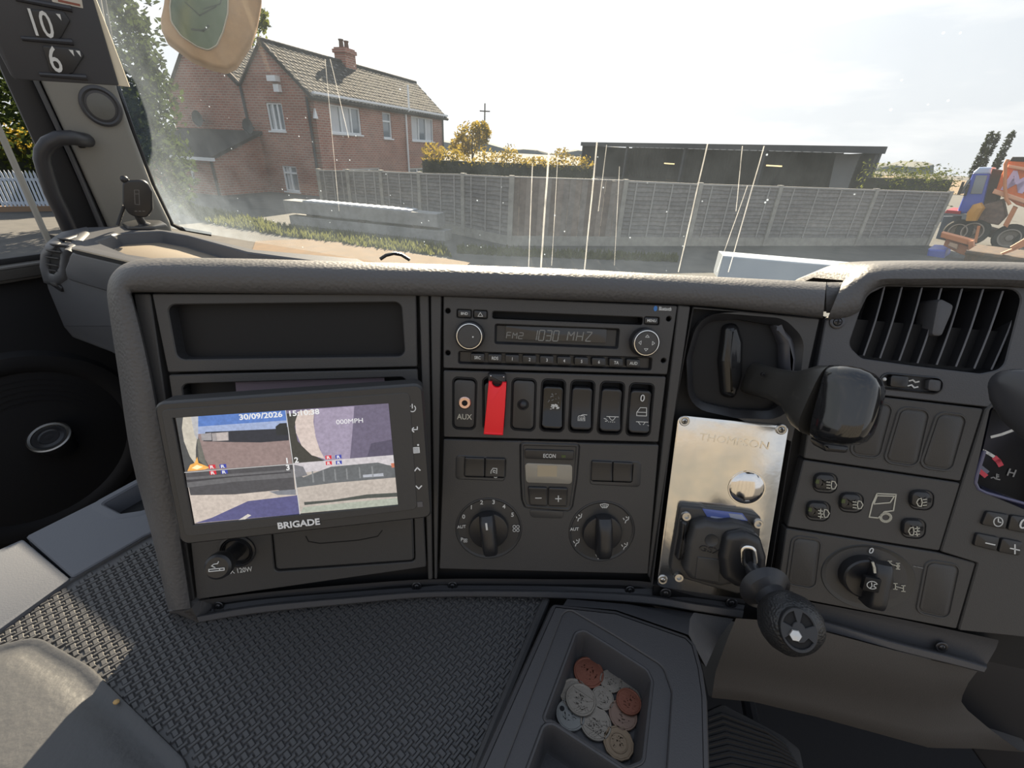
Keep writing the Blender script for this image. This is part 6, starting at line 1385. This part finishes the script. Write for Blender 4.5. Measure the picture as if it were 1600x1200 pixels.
for x, y, d, m_, lab, lv, relief in coins:
    x -= 3
    w_ = .0004 + lv * .0022; pk = FZ.at(x, y, w_); r = d / 2000; tl = .0 if lv == 0 else .0; n_ = 12 if 'many-sided' in lab else 40
    t = thing('coin', lab, 'coin', pk, 'loose coins in the console tray')
    k = MB(); k.lathe([(r * .985, 0), (r, .0002), (r, .0016), (r * .97, .0019), (r * .90, .0019), (r * .86, .0015), (r * .3, .0015), (0, .0015)], n=n_); obj('disc', k, m_, t, pk)
    k = MB(); rnd = random.Random(int(x))
    if relief is not None:
        a = -.95 if relief == 0 else 1.0; c_, s_ = math.cos(-.55), math.sin(-.55); rt = lambda p: (p[0] * c_ - p[1] * s_, p[0] * s_ + p[1] * c_)
        if relief == 0: k.stroke([rt((-r * .75, -r * .3)), rt((-r * .75, r * .45)), rt((r * .75, r * .45))], r * .06, .0015, .0004)
        else: k.stroke([rt((r * .72, r * .55)), rt((r * .72, -r * .5)), rt((-r * .5, -r * .5))], r * .06, .0015, .0004)
        for q in range(15):
            x0, y0 = rnd.uniform(-.55, .5) * r, rnd.uniform(-.55, .35) * r; k.stroke([rt((x0, y0)), rt((x0 + rnd.uniform(.08, .3) * r, y0 + rnd.uniform(-.12, .12) * r)), rt((x0 + rnd.uniform(.2, .4) * r, y0 + rnd.uniform(-.2, .2) * r))], r * .06, .0015, .0004)
        for q in range(3): k.stroke([rt((-.1 * r + q * .16 * r, -.75 * r)), rt((.15 * r + q * .16 * r, -.35 * r))], r * .05, .0015, .0004)
    else:
        for q in range(14):
            a, rr_ = rnd.uniform(0, 6.28), rnd.uniform(.1, .55) * r; k.stroke([(rr_ * math.cos(a), rr_ * math.sin(a)), (rr_ * math.cos(a + .5) * 1.05, rr_ * math.sin(a + .5) * 1.05), (rr_ * math.cos(a + .8) * .9, rr_ * math.sin(a + .8) * .9)], r * .07, .0014, .0003)
        if m_ is NBR: k.rings([[(a_ * math.cos(2 * math.pi * q / 32), a_ * math.sin(2 * math.pi * q / 32), z_) for q in range(32)] for a_, z_ in ((r * .62, .0015), (r * .60, .0019), (r * .55, .0019), (r * .52, .0015))], cap1=False)
    obj('relief', k, m_, t, pk, smooth=0)
    if m_ is TOK: k = MB(); k.prism(circ((-r * .55, r * .35), r * .17, 14), .0012, .0018); obj('key_hole', k, DARK, t, pk)
# moulding between tray and dash
k = MB(); a = [S(893, 938, .0), S(1000, 947, .0), S(1084, 957, .0), S(1146, 967, .0)]; b = [TZ.pt(880, 946, -.004), TZ.pt(962, 953, -.004), TZ.pt(1076, 992, -.008), at(1103, 1042, .415)]; c_ = [p + Vector((0, .02, -.10)) for p in b]
c_ = [TZ.pt(880, 946, -.03), TZ.pt(962, 953, -.03), TZ.pt(1076, 992, -.04), at(1103, 1042, .415) + Vector((0, .06, -.05))]
loftw('tunnel_front', [a, [p.lerp(q, .5) + Vector((0, .004, 0)) for p, q in zip(a, b)], b, c_], GREY, tray, smooth=40)
# knee panel under the right bay
kp = [[(1150, 966), (1205, 970), (1284, 986), (1388, 1014), (1450, 1030), (1500, 1042), (1527, 1049)], [(1136, 1000), (1190, 1012), (1270, 1030), (1380, 1054), (1450, 1070), (1490, 1072), (1508, 1078)], [(1118, 1050), (1180, 1060), (1280, 1080), (1385, 1104), (1450, 1116), (1490, 1112), (1512, 1110)], [(1107, 1086), (1172, 1091), (1270, 1116), (1376, 1147), (1450, 1168), (1530, 1170), (1610, 1176)]]
dps = [.395, .405, .43, .455]
rows = [[at(x, y, d_ + .012 * max(0, (x - 1480) / 150)) for x, y in r_] for r_, d_ in zip(kp, dps)]
rows.append([p + FWD * .10 + Vector((0, 0, .01)) for p in rows[-1]])
knee = loftw('knee_panel', smoothrows(rows, 3), mat('knee panel plastic', (.062, .057, .054), .6, bump=('noise', 700, .3)), dash, smooth=50)
CW = PL(at(1560, 1100, .47), -11, 8); k = MB(); k.prism(fillet(CW.P([(1480, 1000), (1700, 990), (1700, 1300), (1560, 1230), (1470, 1100)]), .01, 4), -.02, 0, .004); obj('column_cowl', k, mat('column cowl', (.016, .016, .019), .6), dash, CW)
# footwell
fl = at(1250, 1150, .80); fz = fl.z - CAM.z
FW = HP(fz)
PD = PL(at(1185, 1160, .60), -20, 62)
ped = thing('foot_pedal', 'ribbed dark rubber pedal in the footwell right of the tray console', 'pedal', PD)
pq = [(1104, 1112), (1130, 1100), (1222, 1148), (1250, 1170), (1262, 1230), (1104, 1260)]
k = MB(); k.prism(fillet(PD.P(pq), .008, 4), -.012, 0, .002); obj('pedal_plate', k, RUBBER, ped, PD)
for q in range(11):
    k = MB(); y0 = 1120 + q * 10; k.tube([PD.uvw(1106, y0 + 4, .001), PD.uvw(1128 + q * 2, y0 - 4, .001), PD.uvw(1196 + q * 5, y0 + 22 - q, .001), PD.uvw(1228 + q * 4, y0 + 44 - q * 3, .001)], .0022, 6); obj('rib', k, RUBBER, ped, PD)
k = MB(); k.tube([(0, 0, -.01), (0, .05, -.06), (0, .12, -.10)], .01, 8); obj('pedal_arm', k, SATIN, ped, PD)
# ------------------------------------------------------------------ cab floor and walls below the dash
k = MB(); k.box((-1.6, -1.3, fz - .05), (1.5, 1.5, fz)); obj('floor', k, mat('black carpet', (.010, .010, .012), .9, bump=('noise', 300, .5)), None, Matrix.Translation(CAM), smooth=0, kind='structure')
k = MB(); t_ = MT.P([(110, 915), (240, 842), (330, 700), (800, 690), (960, 880), (1085, 985), (1105, 1200), (1110, 1400), (300, 1430), (-60, 1340), (-200, 1080)]); k.prism(t_, -.55, -.0125); obj('engine_tunnel', k, mat('tunnel black', (.014, .014, .015), .7), None, MT, smooth=0, kind='structure')
fwp = at(1300, 1120, 1.02); WPL = PL(fwp, -11, 0); k = MB(); k.box((-.8, -.6, -.02), (.9, .90, 0)); obj('wall_front', k, mat('black firewall', (.010, .010, .011), .8), None, WPL, smooth=0, kind='structure')
# ------------------------------------------------------------------ passenger side of the dash
ZP = -.2
PF = PL(onz(150, 402, ZP), TRUCK - 2, 4); PZ = HP(ZP)
pd = thing('passenger_dashboard', 'blue-grey passenger side dashboard with an open tray on top and a vent at its end', 'dashboard', PZ.at(200, 385))
PDM = mat('passenger dash plastic', (.078, .080, .088), .48, bump=('noise', 600, .35), spec=.45)
to = fillet(PZ.P([(69, 380), (84, 368), (104, 361), (138, 355), (200, 353), (272, 361), (400, 390), (560, 404), (640, 440), (420, 462), (205, 412), (112, 389)]), .008, 4)
th = fillet(PZ.P([(150, 377), (184, 364), (250, 361), (290, 368), (386, 394), (500, 409), (480, 424), (300, 412), (200, 397)]), .02, 4)
k = MB(); k.plate(to, [th], -.05, 0, .003); obj('top_shelf', k, PDM, pd, PZ)
k = MB(); k.rings([[(x, y, -.004) for x, y in th], [(x, y, -.024) for x, y in offs(th, .004)], [(x, y, -.026) for x, y in offs(th, .008)]]); obj('top_tray', k, PDM, pd, PZ)
k = MB(); k.prism(offs(th, .010), -.026, -.0235, .0008); obj('sunlit_tray_floor', k, mat('dusty sunlit tan tray floor', (.20, .165, .125), .6, bump=('noise', 300, .3)), pd, PZ)  # dusty tray floor, its sunlit brightness put into a lighter tan colour
ff = [(67, 400), (68, 379), (112, 389.5), (205, 412.5), (560, 500), (560, 720), (330, 640), (173, 553), (113, 530), (98, 512), (72, 450), (66, 424)]
k = MB(); k.prism(fillet(PF.P(ff), .008, 4), -.03, 0, .010, bb=3); obj('front_face', k, PDM, pd, PF)
LIDQ = [(113, 394), (204, 415), (290, 434), (285, 490), (171, 456), (106, 437), (103, 420)]
k = MB(); k.prism(fillet(PF.P(LIDQ, .004), .012, 4), -.004, .006, .004, bb=3); obj('glovebox_lid', k, PDM, pd, PF)
k = MB(); a, b = PF.uv(114, 392, .006), PF.uv(203, 413, .006); k.stroke([a, b], .006, .0005, .0065); obj('lid_joint', k, DARK, pd, PF, smooth=0)
k = MB(); u, v = PF.uv(87, 442, .0); k.prism(fillet([(u - .026, v + .012), (u + .026, v - .002), (u + .024, v - .016), (u - .018, v - .006)], .006, 4), -.004, .004, .002); o = obj('vent_latch', k, SATIN, pd, PF); k = MB(); k.prism(rect(u - .006, v - .004, u + .016, v + .002), .003, .006, .001); obj('latch_key', k, PANEL, o, PF)
def nose(x, y, off=0):                  # point on the front corner of the shelf: face below, top above
    r = ray(x, y); tF = (PF.O - CAM).dot(PF.n) / r.dot(PF.n); tZ = ZP / r.z; nn = (PF.n * 1.0 + Vector((0, 0, .8))).normalized(); return CAM + r * max(tF, tZ) + nn * off
oring = [(66, 420), (68, 398), (80, 379), (100, 364), (138, 356), (140, 366), (120, 386), (108, 402), (105, 437), (90, 447), (72, 443)]
iring = [(79, 417), (80, 402), (91, 387), (108, 375), (128, 368), (127, 371), (113, 386), (101, 400), (98, 420), (90, 431), (82, 429)]
def dens(l): return [lerp(l[i], l[(i + 1) % len(l)], t) for i in range(len(l)) for t in (0, .5)]
oring, iring = dens(oring), dens(iring)
k = MB(); k.rings([[tuple(nose(*p, -.004)) for p in oring], [tuple(nose(*p, .004)) for p in oring], [tuple(nose(*lerp(p, q, .2), .007)) for p, q in zip(oring, iring)], [tuple(nose(*lerp(p, q, .85), .007)) for p, q in zip(oring, iring)], [tuple(nose(*q, .005)) for q in iring], [tuple(nose(*q, .001)) for q in iring]], cap1=False); vr = obj('vent_ring', k, PDM, pd, I4, smooth=50)
k = MB(); k.add([tuple(nose(*q, .0015)) for q in iring] + [tuple(nose(98, 395, .0015))], [(i, (i + 1) % len(iring), len(iring)) for i in range(len(iring))]); obj('vent_hollow', k, DARK, vr, I4, smooth=0)
for a, b in (((82, 396), (105, 399)), ((80, 406), (101, 409)), ((81, 417), (99, 420)), ((88, 387), (112, 389)), ((100, 378), (120, 380)), ((84, 426), (97, 428))):
    k = MB(); A, B = nose(*a, .002), nose(*b, .002); up_ = Vector((0, 0, .004)); fw_ = (PF.n * .6 + Vector((0, 0, .5))).normalized() * .008; k.rings([[tuple(A), tuple(B), tuple(B + up_), tuple(A + up_)], [tuple(A + fw_), tuple(B + fw_), tuple(B + fw_ + up_ * .5), tuple(A + fw_ + up_ * .5)]], cap0=True); obj('slat', k, GREY, vr, I4, smooth=0)
k = MB(); k.box((-.55, -.80, -.2), (.75, -.03, -.14)); obj('wall_left_front', k, MATS['black firewall'], None, PF, smooth=0, kind='structure')
# ------------------------------------------------------------------ door
DP = PL(at(66, 409, .98), 90 + TRUCK, 0)
door = thing('passenger_door', 'dark passenger door trim with a round speaker bulge, at the left edge', 'door', PL(DP.O - Vector((0, 0, .4)), DP.yaw, 0))
k = MB(); k.prism(rect(-1.6, -.85, .16, -.012), -.05, 0, .01, bb=2); obj('door_trim', k, DOORM, door, DP)
k = MB(); k.prism(fillet(rect(-1.6, -.03, .10, .004), .004, 3), -.05, .018, .006); obj('door_sill', k, mat('sill trim', (.075, .070, .064), .5, bump=('noise', 500, .3)), door, DP)
k = MB(); k.prism(rect(-1.6, .004, .10, .016), -.02, -.004, .002); obj('window_rubber', k, RUBBER, door, DP)
uc = DP.uv(52, 700); k = MB()
k.rings([[(uc[0] + r_ * math.cos(a), uc[1] + r_ * math.sin(a), z_) for a in [2 * math.pi * q / 48 for q in range(48)]] for r_, z_ in ((.235, .0), (.225, .014), (.205, .018), (.19, .012), (.185, .006), (.10, .016), (.001, .02))]); obj('speaker_bulge', k, DOORM, door, DP)
k = MB()
for q in range(5): k.stroke([(uc[0] + (.12 + .012 * q) * math.cos(a), uc[1] + (.12 + .012 * q) * math.sin(a)) for a in [math.pi * (.15 + .7 * j / 10) for j in range(11)]], .002, .0135 - .002 * q * .8, .002)
obj('speaker_ridges', k, DOORM, door, DP, smooth=0)
KP = PL(DP.pt(78, 684, .05), 25, 62)
kn = thing('round_door_knob', 'round black knob with a bright metal rim on the dark passenger door trim', 'knob', KP)
kr = 27 * KP.px(78, 684)
k = MB(); k.lathe([(kr * .7, -.055), (kr * .8, -.03), (kr * .95, -.012), (kr, 0), (kr * .97, .003)], n=32); obj('stem', k, SATIN, kn, KP)
k = MB(); rr_ = [(1, .001), (1, .005), (.92, .0065), (.80, .0055), (.78, .002)]; k.rings([[(a * kr * math.cos(2 * math.pi * q / 36), a * kr * math.sin(2 * math.pi * q / 36), z_) for q in range(36)] for a, z_ in rr_], cap1=False); obj('metal_rim', k, mat('worn chrome', (.30, .285, .26), .35, 1.0), kn, KP)
k = MB(); k.lathe([(kr * .78, .002), (kr * .5, .0045), (kr * .4, .0025), (0, .0035)], n=32); obj('knob_face', k, SATIN, kn, KP)
# ------------------------------------------------------------------ pillar, seals, glass
PP = PL(at(200, 300, 1.10), 38, -8)
PILM = mat('pillar trim', (.23, .222, .20), .55, bump=('noise', 450, .4))
k = MB(); k.prism(fillet(PP.P([(-40, -600), (32, -90), (63, 128), (115, 240), (172, 365), (272, 372), (266, 350), (238, 292), (205, 205), (183, 140), (158, -5), (148, -90), (70, -600)]), 0, 3), -.06, 0, .010, bb=4); obj('trim_1', k, PILM, None, PP, kind='structure')
k = MB(); k.prism(PP.P([(-64, -600), (8, -90), (52, 128), (106, 242), (158, 368), (172, 366), (115, 240), (63, 128), (32, -90), (-40, -600)]), -.05, -.006, .006); obj('trim_2', k, RUBBER, None, PP, kind='structure')
k = MB(); k.tube([PP.uvw(*q, -.004) for q in ((-52, -600), (20, -90), (57, 128), (110, 241), (164, 366))], .005, 8); obj('trim_3', k, mat('seal bead', (.07, .07, .075), .4), None, PP, kind='structure')
k = MB(); k.prism(PP.P([(-200, -600), (-60, -90), (-4, 108), (48, 222), (112, 375), (164, 374), (108, 250), (52, 128), (10, -90), (-60, -600)]), -.07, -.02, .01); obj('trim_4', k, mat('door frame', (.022, .022, .024), .6), None, PP, kind='structure')
k = MB(); k.tube([PP.uvw(*q, -.04) for q in ((70, -600), (148, -90), (160, -5), (185, 140), (207, 205), (240, 292), (268, 350), (282, 357), (330, 366))], .006, 8); obj('trim_5', k, RUBBER, None, PP, kind='structure')
tw = thing('pillar_speaker', 'small round grey speaker set in the windscreen pillar', 'speaker', PP.at(158, 166, -.001))
s_ = PP.px(158, 166); k = MB(); k.lathe([(26 * s_, -.002), (25 * s_, .006), (22 * s_, .009), (19.5 * s_, .006), (18.5 * s_, .007)], n=40, ry=1.1); obj('surround', k, mat('speaker surround', (.05, .05, .055), .5), tw)
k = MB(); k.lathe([(18.5 * s_, .006), (12 * s_, .009), (0, .011)], n=40, ry=1.1); obj('grille', k, mat('speaker grille', (.14, .14, .13), .6, bump=('voronoi', 700, .8)), tw)
gh = thing('grab_handle', 'black curved grab handle on the windscreen pillar', 'grab handle', PP.at(110, 290, .02))
k = MB(); pts = [Vector(PP.uvw(*p)) for p in ((136, 219, -.005), (128, 218, .03), (112, 215, .045), (92, 216, .05), (76, 224, .05), (67, 237, .05), (66, 250, .05), (72, 272, .05), (82, 302, .05), (98, 335, .05), (114, 372, .045))]
k.tube(pts, .0148, 14); obj('handle_bar', k, mat('handle plastic', (.026, .026, .030), .42), gh, PP)
k = MB(); k.prism(fillet(PP.P([(118, 208), (131, 208), (135, 231), (122, 231)], .0), .004, 3), -.002, .004, .002); obj('mount', k, DARK, gh, PP)
WG = PL(onz(290, 358, ZP - .02) + TF * .05, TRUCK, -12)
def gsheet(name, pl_, r_, m_): k = MB(); k.box((r_[0], r_[1], -.004), (r_[2], r_[3], 0)); return obj(name, k, m_, None, pl_, smooth=0, kind='structure')
k = MB(); k.add([(-.45, -.02, 0), (2.2, -.02, 0), (2.2, 1.25, 0), (-.45, 1.25, 0)], [(0, 1, 2, 3)]); obj('window_1', k, glass('dusty windscreen', (.97, .985, .975), .018, True), None, WG, smooth=0, kind='structure')
# dried wiper smears on the glass
SMR = bpy.data.materials.new('dried smear'); SMR.use_nodes = True; t = SMR.node_tree; t.nodes.clear(); o = t.nodes.new('ShaderNodeOutputMaterial'); tr = t.nodes.new('ShaderNodeBsdfTransparent'); tl = t.nodes.new('ShaderNodeBsdfTranslucent'); mx = t.nodes.new('ShaderNodeMixShader'); nz_ = t.nodes.new('ShaderNodeTexNoise'); nz_.inputs['Scale'].default_value = 30; mr = t.nodes.new('ShaderNodeMapRange'); mr.inputs['To Min'].default_value = .02; mr.inputs['To Max'].default_value = .42
tcn = t.nodes.new('ShaderNodeTexCoord'); t.links.new(tcn.outputs['Object'], nz_.inputs['Vector']); t.links.new(nz_.outputs['Fac'], mr.inputs['Value']); t.links.new(mr.outputs[0], mx.inputs[0]); t.links.new(tr.outputs[0], mx.inputs[1]); t.links.new(tl.outputs[0], mx.inputs[2]); t.links.new(mx.outputs[0], o.inputs['Surface'])
k = MB()
for a, b, wd in (((858, 235), (845, 420), 3.2), ((933, 222), (913, 425), 2.4), ((1106, 222), (1060, 425), 2.0), ((1194, 228), (1138, 425), 1.6), ((1168, 290), (1120, 425), 1.2), ((832, 255), (826, 420), 1.5), ((872, 240), (862, 415), 1.0), ((1160, 228), (1150, 330), 1.2), ((516, 92), (545, 215), 1.2), ((508, 92), (530, 330), .9), ((948, 226), (935, 330), 1.0), ((968, 260), (960, 415), .8)):
    A, B = WG.uv(*a, .001), WG.uv(*b, .001); s_ = WG.px(*a) * wd; n_ = 8; pts = [(A[0] + (B[0] - A[0]) * q / n_ + random.uniform(-.12, .12) * s_, A[1] + (B[1] - A[1]) * q / n_) for q in range(n_ + 1)]
    k.add([(x - s_ / 2, y, .0012) for x, y in pts] + [(x + s_ / 2, y, .0012) for x, y in pts], [(q, n_ + 1 + q, n_ + 2 + q, q + 1) for q in range(n_)])
tag(obj('glass_smears', k, SMR, None, WG, smooth=0, kind='stuff'), 'thin dried smears running down the windscreen', 'dirt')
DG = PL(DP.O - DP.n * .012, DP.yaw, -4)
k = MB(); k.add([(-1.6, 0, 0), (-.12, 0, 0), (-.33, .8, 0), (-1.6, .8, 0)], [(0, 1, 2, 3)]); obj('window_2', k, glass('dusty side glass', (.80, .82, .80), .07), None, DG, smooth=0, kind='structure')
k = MB(); pa_, pb_ = DG.uvw(79, 384), DG.uvw(-6, 192); k.tube([pa_, pb_, lerp(pa_, pb_, 1.8)], .006, 8); obj('trim_6', k, mat('pale window edge', (.30, .29, .26), .45), None, DG, kind='structure')
# ------------------------------------------------------------------ vehicle height board
HB = PL(at(100, 70, .72), 36, -6)
sg = thing('height_board', 'dark grey vehicle height board reading 10 feet 6 inches hanging in the top left corner', 'sign', HB)
k = MB(); k.prism(fillet(HB.P([(-70, -90), (0, 86), (17, 118), (24, 124), (186, 134), (146, 0), (120, -90)]), .003, 3), -.008, 0, .002); obj('board', k, mat('board plastic', (.045, .045, .050), .5, bump=('noise', 700, .2)), sg, HB)
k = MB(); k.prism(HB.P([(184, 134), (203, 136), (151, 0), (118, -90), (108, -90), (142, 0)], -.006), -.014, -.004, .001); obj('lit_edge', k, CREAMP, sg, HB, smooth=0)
TAGM = mat('number tag', (.018, .018, .020), .4)
for pts, num, nc, mk, mc in (([(42, 14), (100, 18), (110, 33), (96, 58), (88, 65), (58, 62)], '10', (63, 39), "'", (93, 27)), ([(66, 71), (122, 76), (132, 87), (114, 114), (106, 116), (80, 114)], '6', (86, 95), "''", (113, 83))):
    k = MB(); k.prism(fillet(HB.P(pts), .003, 3), -.001, .0035, .0012); tg = obj('number_tag', k, TAGM, sg, HB)
    hgt = 33 * HB.px(*nc); text('lettering', num, hgt, mat('number white', (.66, .65, .62), .5), tg, HB.at(*nc, .0038), sx=.62, bold=.01, ang=-.05)
    mp_ = HB.uv(*mc, .0038); k = MB(); s_ = HB.px(*mc)
    for j in range(len(mk)): k.prism([(mp_[0] + (j * 8 - 3) * s_, mp_[1] + 4 * s_), (mp_[0] + (j * 8 + 2) * s_, mp_[1] + 4 * s_), (mp_[0] + (j * 8 + 1) * s_, mp_[1] - 4 * s_)], .0036, .004)
    obj('mark', k, MATS['number white'], tg, HB, smooth=0)
for a, b in (((24, -2), (112, 14)), ((34, 60), (114, 66)), ((62, 116), (136, 121))):
    k = MB(); A, B = HB.uv(*a), HB.uv(*b); k.tube([(A[0], A[1], .001), (B[0], B[1], .001)], [.003, .0045], 8); obj('ledge', k, mat('board ledge', (.035, .035, .04), .45), sg, HB)
k = MB(); k.prism(HB.P([(60, -60), (118, -60), (130, 13), (82, 3)]), 0, .0008); pc = obj('paper_card', k, mat('cream card', (.55, .50, .42), .7), sg, HB, smooth=0)
k = MB(); k.stroke([HB.uv(92, 1), HB.uv(124, 8)], .003, .0008, .0003); obj('print_line', k, mat('red brown print', (.25, .08, .05), .6), pc, HB, smooth=0)
# ------------------------------------------------------------------ kerb mirror outside the windscreen
KM = PL(at(325, 45, 1.42), 30, 8)
km = thing('kerb_mirror', 'tan-backed kerb mirror hanging outside the windscreen at the top left', 'mirror', KM)
outl = [(262, -60), (255, 5), (250, 28), (251, 45), (258, 60), (298, 90), (332, 104), (354, 108), (369, 101), (392, 66), (402, 38), (409, 0), (408, -60)]
k = MB(); k.prism(fillet(KM.P(outl), .02, 4), -.06, 0, .012, bb=3); obj('housing', k, mat('tan mirror housing', (.58, .34, .16), .5, var=(14, (.48, .28, .13), .4, .65)), km, KM)
inn = [(276, -60), (266, 10), (268, 34), (284, 56), (308, 72), (325, 78), (338, 70), (348, 48), (355, 20), (357, -60)]
ip = fillet(KM.P(inn, .004), .025, 5)
k = MB(); k.rings([[(x, y, -.001) for x, y in offs(ip, -.004)], [(x, y, .006) for x, y in offs(ip, -.002)], [(x, y, .006) for x, y in ip], [(x, y, .002) for x, y in offs(ip, .001)]], cap1=False); obj('mirror_rim', k, mat('pale mirror rim', (.62, .55, .42), .4), km, KM)
k = MB(); k.prism(ip, 0, .0035, .001); mg = obj('mirror_glass', k, mat('mirror glass with green reflection', (.13, .16, .10), .22, .6), km, KM)  # green of the reflected yard painted into the glass colour
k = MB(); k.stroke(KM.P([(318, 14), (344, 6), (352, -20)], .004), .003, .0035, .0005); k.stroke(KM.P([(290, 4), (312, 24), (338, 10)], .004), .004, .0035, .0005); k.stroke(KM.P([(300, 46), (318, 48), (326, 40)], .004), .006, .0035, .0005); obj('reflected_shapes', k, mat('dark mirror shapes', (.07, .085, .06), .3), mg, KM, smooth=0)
k = MB(); k.tube([KM.uvw(330, -40, -.06), KM.uvw(300, -160, -.10), KM.uvw(280, -300, -.02)], .014, 10); obj('mirror_arm', k, SATIN, km, KM)
# ------------------------------------------------------------------ phone holder on the passenger shelf
QP = PL(at(214, 310, .98), 32, -4)
ph = thing('phone_holder', 'black magnetic phone holder with a round-ended pad standing on the passenger shelf', 'phone holder', PZ.at(222, 352))
k = MB(); k.prism(fillet(QP.P([(191, 282), (228, 281), (238, 300), (239, 328), (230, 341), (202, 338), (191, 318)]), .016, 6), -.012, 0, .004, bb=3); hd_ = obj('holder_pad', k, SATIN, ph, QP)
k = MB(); a = QP.P([(210, 297), (217, 297), (218, 320), (211, 319)]); k.stroke(a, .0012, 0, .0004, closed=True); k.stroke(QP.P([(210, 303), (217, 303)]), .0012, 0, .0004)
for dx in (0, 6, 12): k.stroke(QP.P([(211 + dx, 330), (214 + dx, 330)]), .0016, 0, .0004)
obj('pad_marking', k, mat('pad marking', (.12, .12, .12), .4), hd_, QP, smooth=0)
k = MB(); u, v = QP.uv(194, 281); k.blob((u, v, -.006), (.008, .008, .008), 12, 8); obj('ball_joint', k, SATIN, ph, QP)
k = MB(); k.tube([QP.uvw(214, 334, -.014), QP.uvw(222, 348, -.02), QP.uvw(226, 353, -.02)], [.007, .008, .014], 12); obj('stem', k, SATIN, ph, QP)
k = MB(); k.prism(fillet(PZ.P([(191, 351), (212, 346), (252, 347), (262, 353), (240, 357), (200, 357)], .003), .010, 4), .0015, .008, .004); obj('sticky_base', k, mat('holder base', (.05, .05, .05), .3), ph, PZ)
k = MB(); k.tube([QP.uvw(194, 322, -.008), QP.uvw(190, 334, -.01), QP.uvw(186, 346, -.008), QP.uvw(184, 352, -.004)], .0035, 8); obj('cable', k, RUBBER, ph, QP)
# wiper arm seen over the hood
k = MB(); wp = [at(594, 405, .90), at(603, 399, .90), at(615, 396, .91), at(627, 398, .92), at(640, 406, .92)]; k.tube([tuple(p) for p in wp], .0035, 8); tag(obj('wiper_arm', k, SATIN, None, I4), 'thin curved black wiper arm just above the dash hood', 'wiper')

# ------------------------------------------------------------------ unseen rear curtain wall, added to light the cab and mirror in its metal
BWL = PL(CAM + Vector((0, -1.25, 0)) , 180 - 12, 0)
k = MB(); n_ = 60; k.sheet([[(-1.4 + 2.8 * q / n_, y, .03 * math.sin(q * 1.1)) for q in range(n_ + 1)] for y in (-1.0, -.3, .28)]); obj('bounce_wall_back', k, mat('bounce curtain', (.15, .142, .132), .9), None, BWL, kind='structure')
